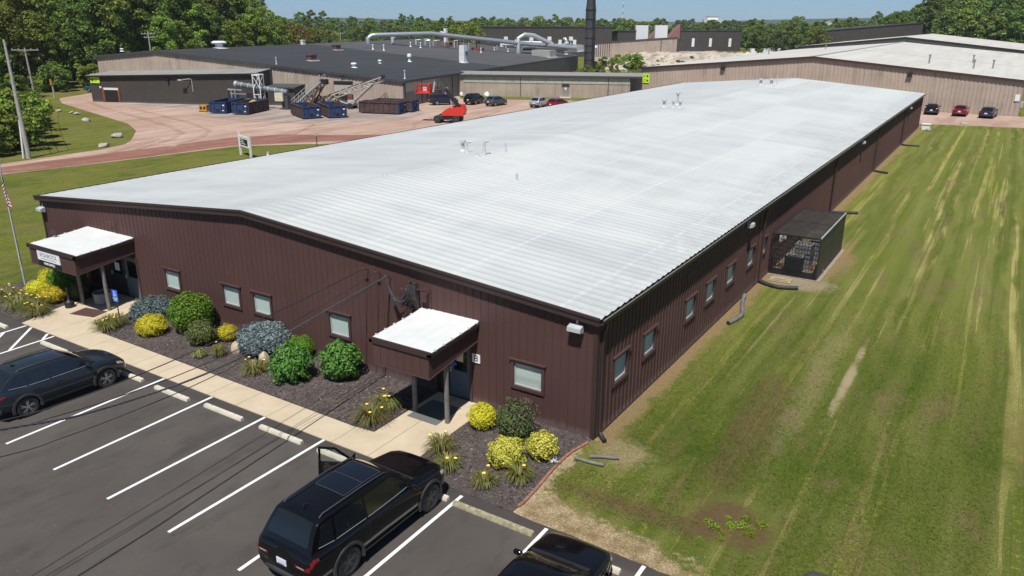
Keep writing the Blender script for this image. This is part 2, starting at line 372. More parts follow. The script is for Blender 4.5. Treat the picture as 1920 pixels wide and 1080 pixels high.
    strawx = n.mix(rp(n.noise(p, 2.2, 6, .7), .38, .62), dirt, straw)
    c = n.mix(mul(m2, .90), c, strawx)
    e3 = n.math('ADD', e1, mul(Y, .02)); m3 = mul(n.sstep(e3, .15, -.15), mul(n.sstep(Y, .4, -.1), n.sstep(X, -.7, -.4)))
    c = n.mix(mul(m3, .9), c, straw)
    # left lawn tyre tracks by the drive
    lf = n.sstep(X, -60, -72); tr = n.noise(n.mapping(p, (.9, .12, 1), rot=(0, 0, R(48))), 1, 4, .6)
    c = n.mix(mul(rp(tr, .5, .66, .7), lf), c, (.24, .215, .085))
    lr = mul(n.sstep(X, -30, -34), rp(n.noise(p, .25, 5, .6), .48, .66, .7)); c = n.mix(lr, c, (.20, .19, .065))
    c = n.mix(rp(grain, .46, .30, .45), c, (.030, .045, .010)); c = n.mix(rp(grain, .56, .78, .5), c, (.31, .31, .115))
    c = n.mix(1.0, c, (1.12, 1.06, 1.0), 'MULTIPLY')
    n.bump(n.mix(.5, fine, grain), 1.0, .10)
    return n.fin(c, .95, 0, .08)
M['ground'] = ground_mat()
def asphalt():
    n = NT('asphalt'); p = n.pos(); a = n.noise(p, .35, 6, .6); g = n.noise(p, 90, 2, .6); b = n.noise(n.mapping(p, (1, .35, 1)), 1.1, 5, .65)
    c = n.mix(n.ramp(a, (.3, 0), (.7, 1)), (.066, .057, .051), (.094, .082, .074))
    c = n.mix(n.ramp(b, (.52, 0), (.70, .6)), c, (.036, .032, .030)); c = n.mix(n.ramp(g, (.35, .25), (.5, 0)), c, (.03, .03, .03)); c = n.mix(n.ramp(g, (.62, 0), (.8, .4)), c, (.17, .16, .155))
    oil = n.noise(p, 1.9, 3, .5); c = n.mix(n.ramp(oil, (.70, 0), (.78, .75)), c, (.022, .021, .021))
    sp = n.voro(p, 3.2, 'Distance'); c = n.mix(n.ramp(sp, (.03, .7), (.045, 0)), c, (.34, .32, .3))
    # fresh sealed band beside the walk
    y = n.xyz(p)[1]; bd = n.sstep(n.math('ADD', y, n.math('MULTIPLY', n.math('SUBTRACT', a, .5), .2)), -5.2, -5.0); c = n.mix(n.math('MULTIPLY', bd, .4), c, (.028, .025, .025))
    n.bump(g, .35, .01); return n.fin(c, .85, 0, .3)
M['asphalt'] = asphalt()
def walk():
    n = NT('sidewalk_concrete'); p = n.pos(); a = n.noise(p, 1.0, 6, .6); g = n.noise(p, 55, 3, .6); s = n.xyz(p)
    c = n.mix(n.ramp(a, (.3, 0), (.7, 1)), (.47, .385, .275), (.56, .475, .345)); c = n.mix(n.ramp(g, (.3, .35), (.55, 0)), c, (.36, .29, .21))
    st = n.noise(p, 2.6, 4, .7); c = n.mix(n.ramp(st, (.62, 0), (.78, .4)), c, (.30, .24, .17))
    fx = n.math('ABSOLUTE', n.math('SUBTRACT', n.math('FRACT', n.math('MULTIPLY', n.math('ADD', s[0], 40.3), 1/1.52)), .5))
    c = n.mix(n.math('MULTIPLY', n.sstep(fx, .487, .494), .65), c, (.13, .10, .075))
    n.bump(g, .2, .01); return n.fin(c, .9, 0, .2)
M['walk'] = walk()
def mulch():
    n = NT('dark_mulch'); p = n.pos(); v = n.voro(n.mapping(p, (1, 1.6, 1), rot=(0, 0, .6)), 26); a = n.noise(p, .9, 5, .6); g = n.noise(p, 30, 4, .7)
    c = n.mix(v, (.048, .038, .034), (.16, .135, .125)); c = n.mix(n.ramp(a, (.45, 0), (.7, .6)), c, (.165, .135, .125)); c = n.mix(n.ramp(g, (.60, 0), (.8, .6)), c, (.30, .265, .255))
    n.bump(g, 1.0, .06); return n.fin(c, .95, 0, .15)
M['mulch'] = mulch()
def gravel(name, c1, c2, c3):
    n = NT(name); p = n.pos(); a = n.noise(p, .09, 6, .6, .6); g = n.noise(p, 4, 6, .75); b = n.noise(n.mapping(p, (.5, .09, 1), rot=(0, 0, R(35))), 1, 5, .6)
    c = n.mix(n.ramp(a, (.38, 0), (.60, 1)), c1, c2); c = n.mix(n.ramp(b, (.46, 0), (.62, .8)), c, c3); d_ = n.noise(n.mapping(p, (.22, .9, 1), rot=(0, 0, R(25))), .9, 6, .7); c = n.mix(n.ramp(d_, (.52, 0), (.64, .55)), c, c3); c = n.mix(n.ramp(g, (.35, .4), (.6, 0)), c, tuple(x*.6 for x in c1)); c = n.mix(n.ramp(g, (.6, 0), (.8, .4)), c, (.55, .45, .4))
    n.bump(g, .5, .06); return n.fin(c, .95, 0, .1)
M['gravel'] = gravel('pink_gravel', (.40, .275, .215), (.49, .365, .30), (.33, .21, .16)); M['redroad'] = gravel('red_brick_gravel', (.26, .125, .095), (.31, .17, .13), (.20, .095, .07))
M['gravelgrey'] = gravel('grey_crushed_stone', (.32, .26, .225), (.42, .36, .325), (.22, .17, .145))
M['trackred'] = gravel('rutted_red_gravel', (.36, .235, .185), (.44, .31, .25), (.30, .18, .14))
M['rubble'] = gravel('white_rubble_stone', (.44, .385, .32), (.60, .53, .45), (.27, .225, .175))
M['line'] = pm('white_line_paint', (.74, .74, .73), .7, var=.10, scale=9)
M['lf_wood'] = leafmat('woodland_leaves', (.105, .170, .022), (.20, .29, .044), (.36, .42, .08))
M['lf_wood2'] = leafmat('yellow_green_leaves', (.10, .15, .02), (.20, .26, .045), (.31, .34, .07))
M['lf_dark'] = leafmat('dark_tree_leaves', (.075, .135, .026), (.135, .22, .042), (.25, .32, .065))
M['lf_far'] = leafmat('distant_tree_leaves', (.075, .125, .04), (.12, .185, .055), (.20, .25, .07))
M['lf_gold'] = leafmat('golden_tree_leaves', (.10, .085, .018), (.16, .12, .025), (.22, .16, .035))
M['sh_green'] = leafmat('bright_shrub_leaves', (.055, .13, .010), (.115, .23, .020), (.20, .32, .035), .25)
M['sh_leafy'] = leafmat('broad_shrub_leaves', (.045, .12, .02), (.095, .21, .035), (.16, .29, .06), .25)
M['sh_var'] = leafmat('variegated_shrub_leaves', (.05, .09, .02), (.12, .17, .045), (.25, .28, .11), .2)
M['sh_yellow'] = leafmat('golden_shrub_leaves', (.36, .34, .02), (.60, .55, .03), (.76, .70, .06), .25)
M['sh_lemon'] = leafmat('lemon_variegated_leaves', (.28, .27, .04), (.52, .48, .06), (.72, .66, .18), .25)
M['sh_blue'] = leafmat('blue_spruce_needles', (.075, .115, .115), (.16, .215, .215), (.27, .33, .33), .1, .7)
M['sh_purple'] = leafmat('bronze_green_leaves', (.05, .085, .02), (.085, .13, .035), (.15, .10, .085), .2)
M['sh_bald'] = leafmat('bronze_twigs', (.10, .06, .06), (.15, .10, .09), (.20, .15, .13), .1)
M['sh_core'] = pm('shrub_inner_twigs', (.022, .028, .012), .95, var=.3, scale=9)
M['lily'] = leafmat('lily_blades', (.10, .13, .022), (.19, .21, .05), (.36, .29, .13), .3)
M['weed'] = leafmat('weed_leaves', (.12, .20, .012), (.20, .28, .02), (.30, .36, .04), .3)

# ================================================================ SETTING
def sheet(name, polys, z, m):
    b = MB()
    for poly in polys: b.add([(x, y, z) for x, y in poly], [tuple(range(len(poly)))])
    o = b.build(name, m); return tag(o, kind='structure')
gv = MB(); S_ = 5000
gv.add([(-S_, -S_, 0), (S_, -S_, 0), (S_, S_, 0), (-S_, S_, 0)], [(0, 1, 2, 3)]); tag(gv.build('ground', M['ground']), kind='structure')
def wob(p0, p1, n, a, seed):
    r = random.Random(seed); return [(p0[0]+(p1[0]-p0[0])*i/n+r.uniform(-a, a), p0[1]+(p1[1]-p0[1])*i/n+r.uniform(-a, a)) for i in range(n+1)]
sheet('parking_lot', [[(-60, -40), (30, -40)]+wob((30, -5.2), (5, -4.70), 40, .05, 1)+wob((4.6, -4.72), (-.2, -4.62), 12, .03, 2)+[(-.4, -4.4), (-27.0, -4.4), (-60, -4.5)]], .006, M['asphalt'])
mb = MB(); XA, SP, Y0, Y1 = -15.42, 2.743, -4.62, -10.17; zl = .010
def stripe(p, q, w=.105):
    p = Vector((*p, zl)); q = Vector((*q, zl)); d = (q-p).normalized(); a = Vector((-d.y, d.x, 0))*w/2
    mb.add([p+a, p-a, q-a, q+a], [(0, 1, 2, 3)])
for i in range(-1, 9): stripe((XA+i*SP, Y0-.12 if i > 4 else Y0), (XA+i*SP, Y1))
stripe((-22.95, Y0), (-22.95, Y1)); stripe((-25.17, Y0), (-25.17, Y1))
zl = .014
for s in (-28.06, -29.37, -30.68, -32.0, -33.3, -34.6):
    pts = []
    for x in (-25.12, -23.0):
        y = s-x
        if y > Y0: y = Y0; x = s-y
        if y < Y1: y = Y1; x = s-y
        pts.append((min(max(x, -25.12), -23.0), y))
    stripe(*pts, w=.11)
tag(mb.build('parking_lines', M['line']), kind='structure')
b = MB()
b.prism([(-25.6, -4.58), (-.02-3.9, -4.62), (-3.98, -3.55), (-4.02, -.02), (-6.15, -.02), (-6.15, -3.42), (-7.0, -3.5), (-21.6, -3.36), (-22.7, -1.75), (-23.2, -.02), (-26.3, -.02), (-26.2, -2.5)], -.1, .035)
tag(b.build('sidewalk', M['walk']), kind='structure')
r = random.Random(5)
bed1 = [(-21.55, -3.33), (-7.0, -3.47), (-6.2, -3.39), (-6.2, -.02), (-23.15, -.02), (-22.65, -1.72)]
bed2 = [(-3.95, -4.60), (-.1, -4.63), (-.12, -3.5), (-.2, -2.4), (-.24, -1.1), (-.04, -.25), (-.02, -.02), (-3.98, -.02), (-3.94, -3.5)]
bed3 = [(-25.65, -4.5), (-30.5, -4.6), (-31.6, -3.2), (-31.5, -.6), (-31.4, -.02), (-26.35, -.02), (-26.25, -2.5)]
def bedmesh(polys):
    b = MB()
    for k, poly in enumerate(polys): b.prism(poly, -.1, .03+.003*k)
    return b
tag(bedmesh([bed1, bed2, bed3]).build('mulch_bed', M['mulch']), kind='structure')
# loose chips that break the flat mulch surface
chip = np.random.default_rng(3); V = []; F = []
def inpoly(x, y, poly):
    c = False; n = len(poly)
    for i in range(n):
        x0, y0 = poly[i]; x1, y1 = poly[(i+1) % n]
        if (y0 > y) != (y1 > y) and x < (x1-x0)*(y-y0)/(y1-y0)+x0: c = not c
    return c
for poly in (bed1, bed2, bed3):
    xs = [p[0] for p in poly]; ys = [p[1] for p in poly]; A = (max(xs)-min(xs))*(max(ys)-min(ys))
    for _ in range(int(A*95)):
        x = chip.uniform(min(xs), max(xs)); y = chip.uniform(min(ys), max(ys))
        if not inpoly(x, y, poly): continue
        a = chip.uniform(0, 3.14); l = chip.uniform(.02, .055); w = chip.uniform(.008, .018); z = .04+chip.uniform(0, .02)
        ca, sa = math.cos(a), math.sin(a); t = chip.uniform(-.02, .03); k = len(V)
        V += [(x+ca*l-sa*w, y+sa*l+ca*w, z+t), (x+ca*l+sa*w, y+sa*l-ca*w, z+t), (x-ca*l+sa*w, y-sa*l-ca*w, z), (x-ca*l-sa*w, y-sa*l+ca*w, z)]; F.append((k, k+1, k+2, k+3))
def chipmat():
    n = NT('mulch_chip'); g = n.n.new('ShaderNodeNewGeometry'); return n.fin(n.ramp(g.outputs['Random Per Island'], (0, (.045, .034, .033)), (.7, (.125, .10, .097)), (1, (.27, .235, .22))), .95, 0, .15)
M['chip'] = chipmat()
tag(link('mulch_chips', np_mesh('mulch_chips', V, F, M['chip'])), kind='stuff')
# gravel yard, drive, far strip
yard = [(-63.0, 12.0), (-61.1, 20.8), (-59.1, 33.7), (-54.5, 38.6), (-48, 44), (-40, 52), (-34, 60), (-33, 104), (-47, 101.5), (-60, 95.5), (-70.5, 90.8), (-74, 94), (-80, 100), (-130, 75), (-136, 66), (-131, 58.6), (-127.5, 52.6), (-119, 48.4), (-107.5, 45.0), (-97, 42.0), (-86, 38.8), (-79, 35.4), (-72.5, 30.6), (-70.2, 28.4), (-68.9, 25.0), (-68.6, 18), (-68.2, 13)]
sheet('gravel_yard', [yard], .012, M['gravel'])
sheet('crushed_stone_apron', [[(-118, 52.6), (-92, 54.5), (-84, 49.5), (-66, 51.5), (-60, 62), (-62, 70), (-69, 76), (-112, 60)]], .020, M['gravelgrey'])
road = [(-66.8, -40), (-63.2, -40), (-63.6, 12)]+wob((-62.2, 16), (-59.8, 34), 10, .15, 3)+[(-55.5, 39.5), (-49.5, 47), (-45, 56), (-47, 58), (-52, 49), (-57, 45.2), (-61.5, 43.2)]+wob((-64.6, 38), (-66.8, 14), 12, .25, 4)
sheet('red_drive', [road], .028, M['redroad'])
tk = MB()
def track(pts, w, seed):
    r = random.Random(seed); P_ = [Vector((x, y, .034)) for x, y in pts]; L_ = []; Rr = []
    for i in range(len(P_)-1):
        for k in range(6):
            q = P_[i].lerp(P_[i+1], k/6); d = (P_[i+1]-P_[i]).normalized(); a = Vector((-d.y, d.x, 0)); ww = w*r.uniform(.45, 1.1)
            L_.append(q+a*ww); Rr.append(q-a*ww*r.uniform(.5, 1))
    tk.grid([L_, Rr])
track([(-66, 27), (-69.0, 33), (-73, 37.5), (-80, 40.5), (-92, 44), (-108, 48.5), (-122, 54)], .55, 1); track([(-64.5, 30), (-67.6, 36), (-72, 40.5), (-79.5, 43.6), (-92, 47.2), (-106, 51)], .4, 2); track([(-66.5, 24.5), (-68.6, 29), (-71, 33)], .8, 3)
track([(-61, 44), (-66, 52), (-76, 49), (-90, 50)], .35, 4); track([(-50, 52), (-56, 60), (-60, 74), (-62, 80)], .35, 5); track([(-47, 60), (-52, 68), (-55, 80)], .4, 6)
tag(tk.build('tyre_tracks', M['trackred']), kind='structure')
sheet('grass_verge', [[(-72.6, 92.6), (-44.2, 104.5), (-46.5, 100.2), (-56, 96.2), (-70.5, 90.2)]], .034, M['ground'])
sheet('gravel_strip', [[(-40, 95)]+wob((0, 95.5), (11.3, 98.0), 8, .3, 10)+[(40, 103), (40, 112.3), (-46, 112.3)]], .012, M['gravel'])
sheet('rear_yard', [[(-72, 118), (-50, 117), (-48, 260), (-110, 330), (-160, 300), (-92, 190)]], .010, M['gravelgrey'])
# hill under the right-hand wood, far ridges
def ridge(name, pts, depth, m, seed):
    r = random.Random(seed); rows = []
    n = len(pts)
    for t, h in ((-.5, 0), (-.25, .55), (0, 1), (.3, .8), (1, 0)):
        rows.append([(x+dx_*depth*t, y+dy_*depth*t, z*h*(1+r.uniform(-.04, .04))) for (x, y, z, dx_, dy_) in pts])
    b = MB().grid(rows); return tag(b.build(name, m, smooth=60), kind='structure')
M['hillforest'] = gravel('far_forest_slopes', (.035, .065, .03), (.05, .085, .035), (.028, .05, .028))
def rpts(u0, u1, D, hs):
    o = []
    for i, h in enumerate(hs):
        a = YAW-math.atan((u0+(u1-u0)*i/(len(hs)-1)-960)/1443.7); o.append((9.35-math.sin(a)*D, -19.6+math.cos(a)*D, h, -math.sin(a), math.cos(a)))
    return o
ridge('hills', rpts(-300, 1300, 3400, [6, 10, 12, 14, 18, 22, 20, 16, 14, 18, 24, 20, 14, 12, 10, 8, 12, 10]), 900, M['hillforest'], 1)
ridge('hills', rpts(1100, 2300, 3300, [4, 8, 12, 20, 24, 28, 30, 28, 26, 24, 20, 14, 10]), 800, M['hillforest'], 2)
hillpts = [(-60, 395, 2.0, 0, 1), (-48, 392, 5, 0, 1), (-36, 385, 7, 0, 1), (-24, 372, 9.5, 0, 1), (-5, 362, 12, 0, 1), (20, 362, 14, 0, 1), (60, 365, 14, 0, 1)]
ridge('wooded_hill', hillpts, 70, M['hillforest'], 3)

# ================================================================ MAIN BUILDING
W, L, H, RD = 31.43, 91.13, 4.19, 5.445
def ztop(x): return RD-(RD-H)*abs(x+W/2)/(W/2)
bld = thing('long_metal_building', 'long dark brown metal building with white coated gable roof beside the parking lot', 'building', (0, 0, 0))
FW = [(-21.12, 1.08, .90, 1.99), (-17.1, 1.10, .90, 1.99), (-15.2, 1.10, .90, 1.99), (-10.86, 1.10, .92, 2.02), (-2.43, 1.16, .92, 2.04)]   # x, width, height, top
SW = [(1.82, 1.12, .94, 2.30), (4.25, 1.08, .9, 2.28), (8.38, 1.1, .92, 2.28), (10.8, 1.1, .92, 2.28), (13.58, 1.12, .92, 2.28), (16.75, 1.12, .92, 2.28), (19.1, .82, .9, 2.26)]
holesF = [(x-w/2, x+w/2, t-h, t) for x, w, h, t in FW]+[(-26.15, -23.75, 0, 2.1), (-6.2, -4.72, 0, 2.1)]
holesS = [(y-w/2, y+w/2, t-h, t) for y, w, h, t in SW]
def ribwall(a0, a1, topf, holes, dep, pitch, place, prof):
    xs = set([a0, a1])
    k = math.floor(a0/pitch)
    while k*pitch < a1:
        for off, d in prof: xs.add(round(k*pitch+off, 4))
        k += 1
    for h in holes: xs.update((round(h[0], 4), round(h[1], 4)))
    xs = sorted(x for x in xs if a0 <= x <= a1)
    def dd(x):
        t = (x/pitch-math.floor(x/pitch+1e-9))*pitch; pr = sorted(prof)+[(pitch, sorted(prof)[0][1])]
        for (o0, d0), (o1, d1) in zip(pr, pr[1:]):
            if o0-1e-6 <= t <= o1+1e-6: return dep*(d0+(d1-d0)*(t-o0)/max(o1-o0, 1e-6))
        return 0
    b = MB()
    for p, q in zip(xs, xs[1:]):
        if q-p < 1e-4: continue
        mid = (p+q)/2; segs = [(0, None)]
        hs = [h for h in holes if h[0]-1e-6 < mid < h[1]+1e-6]
        if hs: segs = ([(0, hs[0][2])] if hs[0][2] > 0 else [])+[(hs[0][3], None)]
        for z0, z1 in segs:
            b.add([place(p, dd(p), z0), place(q, dd(q), z0), place(q, dd(q), z1 if z1 else topf(q)), place(p, dd(p), z1 if z1 else topf(p))], [(0, 1, 2, 3)])
    return b
rib = [(0, 0), (.18, 0), (.205, 1), (.265, 1), (.29, 0)]
fr = [(0, 0), (.262, 0), (.275, 1), (.292, 1)]
ribwall(-W, 0, ztop, holesF, .022, .305, lambda a, d, z: (a, -d, z), fr).build('front_wall', M['brown'], bld)
ribwall(0, L, lambda y: H-.02, holesS, .036, .305, lambda a, d, z: (d, a, z), rib).build('side_wall', M['brown'], bld)
b = MB().add([(-W, 0, 0), (-W, L, 0), (-W, L, H-.02), (-W, 0, H-.02)], [(0, 1, 2, 3)]); b.build('side_wall', M['brown'], bld)
b = MB().add([(-W, L, 0), (0, L, 0), (0, L, H), (-W/2, L, RD), (-W, L, H)], [(0, 1, 2, 3, 4)]); b.build('rear_wall', M['brown'], bld)
# roof: two slopes with standing ribs running down to the eaves
OV = .235; b = MB(); y = -.14; xs = []
prof = []
while y < L+.12:
    prof += [(y, 0), (y+.10, .004), (y+.19, .021), (y+.25, .034), (y+.31, .034), (y+.36, .018), (y+.42, .003)]; y += .46
prof.append((L+.14, 0))
def roofrow(x): return [(x, yy, ztop(x)+.03+h) for yy, h in prof]
for x0, x1 in ((-W/2, .17), (-W/2, -W-.03)):
    sh = RD-(RD-H)*(W/2+OV)/(W/2)
    fade = lambda yy: (1-.55*min(1, max(0, (yy-16)/30)))*(1.0 if x1 > -W/2 else .28)
    rw = [[(x, yy, (ztop(x) if -W <= x <= 0 else sh)+.01+h*fade(yy)*(1 if abs(x+W/2) > .5 else .3)) for yy, h in prof] for x in [x0]+list(np.linspace(x0+(.7 if x1 > x0 else -.7), x1, 3))]
    b.grid(rw)
roof = b.build('roof', M['roofwhite'], bld)
# gable trim and gutters
for (x0, x1) in ((-W-.16, -W/2), (-W/2, .16)):
    def zt(x): return RD-(RD-H)*abs(x+W/2)/(W/2)
    b = MB()
    for dz0, dz1, yo in ((-.22, .045, -.20), ):
        b.extr([(x0, yo, zt(x0)+dz0), (x1, yo, zt(x1)+dz0), (x1, yo, zt(x1)+dz1), (x0, yo, zt(x0)+dz1)], (0, .055, 0))
    b.extr([(x0, -.235, zt(x0)-.03), (x1, -.235, zt(x1)-.03), (x1, -.235, zt(x1)+.045), (x0, -.235, zt(x0)+.045)], (0, .033, 0))
    b.extr([(x0, -.145, zt(x0)-.20), (x1, -.145, zt(x1)-.20), (x1, -.145, zt(x1)-.17), (x0, -.145, zt(x0)-.17)], (0, .14, 0))
    b.build('gable_trim', M['brown_trim'], bld)
for sx in (0, 1):
    b = MB(); X = (lambda d: d) if sx == 0 else (lambda d: -W-d); e = H-.03
    prof2 = [(.125, e-.15), (.14, e-.17), (.23, e-.17), (.26, e-.02), (.26, e+.02), (.235, e+.02), (.235, e-.02), (.215, e-.15)]
    b.add([(X(d), -.13, z) for d, z in prof2]+[(X(d), L+.13, z) for d, z in prof2], [(i, (i+1) % 8, 8+(i+1) % 8, 8+i) for i in range(8)]+[tuple(range(8)), tuple(range(8, 16))])
    yy = .5
    while yy < L: b.box(min(X(.20), X(.275)), yy, e-.03, max(X(.20), X(.275)), yy+.05, e+.03); yy += .915
    b.build('gutter', M['brown_trim'], bld)
    if sx == 0: MB().box(.268, -.13, e-.012, .276, L+.13, e+.024).build('gutter_lip', M['ltgrey'], bld)
b = MB(); b.box(-.10, -.032, 0, .046, .0-.001, H-.2); b.box(.038, -.03, 0, .052, .12, H-.2); b.build('corner_trim', M['brown_trim'], bld)
MB().box(-W-.03, -.034, 0, -W+.1, .02, H-.2).build('corner_trim', M['brown_trim'], bld)
MB().box(.003, .15, -.02, .05, L, .07).build('base_trim', M['brown_trim'], bld)
for yy in (.25, 18.55, 36.3, 55.1, 73.6):
    MB().tube([(.20, yy, H-.2), (.20, yy, H-.35), (.095, yy, H-.62), (.095, yy, .22), (.14, yy, .10)], .052, 8).build('downspout', M['brown_trim'], bld, 40)
for yy in (18.35, 36.6, 54.9, 73.2): MB().box(.037, yy-.5, 0, .041, yy-.44, H-.2).build('panel_seam', M['brown_trim'], bld)
def window(along, c, w, h, t, kind):
    z0 = t-h; b = MB(); fwid = .075
    P = (lambda a, d, z: (a, -d, z)) if along == 'x' else (lambda a, d, z: (d, a, z))
    def bx(a0, a1, d0, d1, z0_, z1_):
        p, q = P(a0, d0, z0_), P(a1, d1, z1_); b.box(min(p[0], q[0]), min(p[1], q[1]), z0_, max(p[0], q[0]), max(p[1], q[1]), z1_)
    o = .06
    bx(c-w/2-o, c-w/2+.05, -.10, o, z0-o, t+o); bx(c+w/2-.05, c+w/2+o, -.10, o, z0-o, t+o)
    bx(c-w/2+.05, c+w/2-.05, -.10, o, z0-o, z0+.05); bx(c-w/2+.05, c+w/2-.05, -.10, o, t-.05, t+o)
    bx(c-w/2-o-.05, c+w/2+o+.05, .0, o+.05, t+o, t+o+.035)
    win = b.build('window', M['frame'], bld)
    b = MB(); i = .05
    bx(c-w/2+i, c-w/2+i+.035, -.07, -.02, z0+i, t-i); bx(c+w/2-i-.035, c+w/2-i, -.07, -.02, z0+i, t-i); bx(c-w/2+i+.035, c+w/2-i-.035, -.07, -.02, z0+i, z0+i+.035); bx(c-w/2+i+.035, c+w/2-i-.035, -.07, -.02, t-i-.035, t-i)
    b.build('sash', M['ltgrey'], win)
    b = MB(); bx(c-w/2+.085, c+w/2-.085, -.052, -.046, z0+.085, t-.085); b.build('pane', M['skypane'], win)
    b = MB(); low = z0+.05
    if kind == 'short': low = z0+.32
    n = int((t-low)/.05)
    for k in range(n): bx(c-w/2+.06, c+w/2-.06, -.078+.006*(k % 2), -.070+.006*(k % 2), t-(k+1)*.05+.002, t-k*.05)
    if kind != 'open': b.build('blind', M['blind'], win)
    b = MB(); bx(c-w/2, c+w/2, -.35, -.34, z0, t); b.build('room_back', M['interior'] if kind != 'open' else M['grey'], win)
    if kind in ('open', 'short'):
        b = MB()
        for k in range(4): bx(c-w/2+.15+k*.2, c-w/2+.30+k*.2, -.2, -.14, z0+.05, z0+.14+.04*(k % 2))
        b.build('papers', M['white'], win)
for i, (x, w, h, t) in enumerate(FW): window('x', x, w, h, t, 'short' if i == 4 else 'blind')
for i, (y, w, h, t) in enumerate(SW): window('y', y, w, h, t, 'open' if i == 0 else 'blind')
def door(x0, x1, z1, mat, glass=True, leaf_y=.06, name='door'):
    d = MB().box(x0, leaf_y, .04, x1, leaf_y+.045, z1).build(name, mat, bld)
    if glass:
        gx0, gx1 = x0+.22*(x1-x0), x1-.16*(x1-x0)
        MB().box(gx0, leaf_y-.004, 1.05, gx1, leaf_y+.002, z1-.2).build('glass_light', M['glass'], d)
    MB().box(x0+.05, leaf_y-.06, .95, x0+.09, leaf_y, 1.15).build('handle', M['ltgrey'], d)
    return d
def doorframe(x0, x1, z1):
    b = MB(); b.box(x0-.06, -.05, .03, x0+.03, .14, z1+.06); b.box(x1-.03, -.05, .03, x1+.06, .14, z1+.06); b.box(x0+.03, -.05, z1-.03, x1-.03, .14, z1+.06)
    b.build('door_frame', M['frame'], bld)
    MB().box(x0, .16, 0, x1, .20, z1).build('door_recess', M['interior'], bld)
M['doorblue'] = pm('blue_grey_door', (.10, .125, .155), .5, var=.1); M['doordark'] = pm('dark_brown_door', (.045, .034, .032), .45, var=.1); M['doorgrey'] = pm('slate_door', (.13, .14, .15), .5, var=.1)
doorframe(-26.15, -23.75, 2.1); dl = door(-26.1, -25.0, 2.05, M['doordark']); dr = door(-24.93, -23.8, 2.05, M['doorgrey'])
b = MB(); b.box(-25.72, .042, 1.22, -25.35, .052, 1.62); b.build('notice', M['signwhite'], dl)
doorframe(-6.2, -4.72, 2.1); d2 = door(-5.68, -4.77, 2.05, M['doorblue']); MB().box(-6.15, .07, .04, -5.72, .1, 2.05).build('sidelight', M['doordark'], bld)
b = MB(); b.box(-5.36, .045, 1.42, -5.08, .053, 1.78); b.build('notice', pm('cream_notice', (.72, .66, .40), .6, var=.05), d2)
b = MB(); b.lathe([(.06, .046), (.06, .053)], 16, axis='z'); b.xf(Matrix.Rotation(R(90), 4, 'X')); b.xf(Matrix.Translation((-5.42, .10, 1.28))); b.build('sticker', M['adablue'], d2)
def text(s, size, mat, parent, loc, rot=(R(90), 0, 0), name='lettering', sx=1.0, align='CENTER', bold=0.0):
    cu = bpy.data.curves.new('t', 'FONT'); cu.body = s; cu.size = size; cu.align_x = align; cu.align_y = 'CENTER'; cu.extrude = .003; cu.offset = bold
    o = bpy.data.objects.new('t', cu); COL.objects.link(o); dg = bpy.context.evaluated_depsgraph_get()
    me = bpy.data.meshes.new_from_object(o.evaluated_get(dg)); bpy.data.objects.remove(o); bpy.data.curves.remove(cu)
    me.name = name; me.materials.clear(); me.materials.append(mat)
    t = link(name, me, parent); t.location = loc; t.rotation_euler = rot; t.scale = (sx, 1, 1); return t
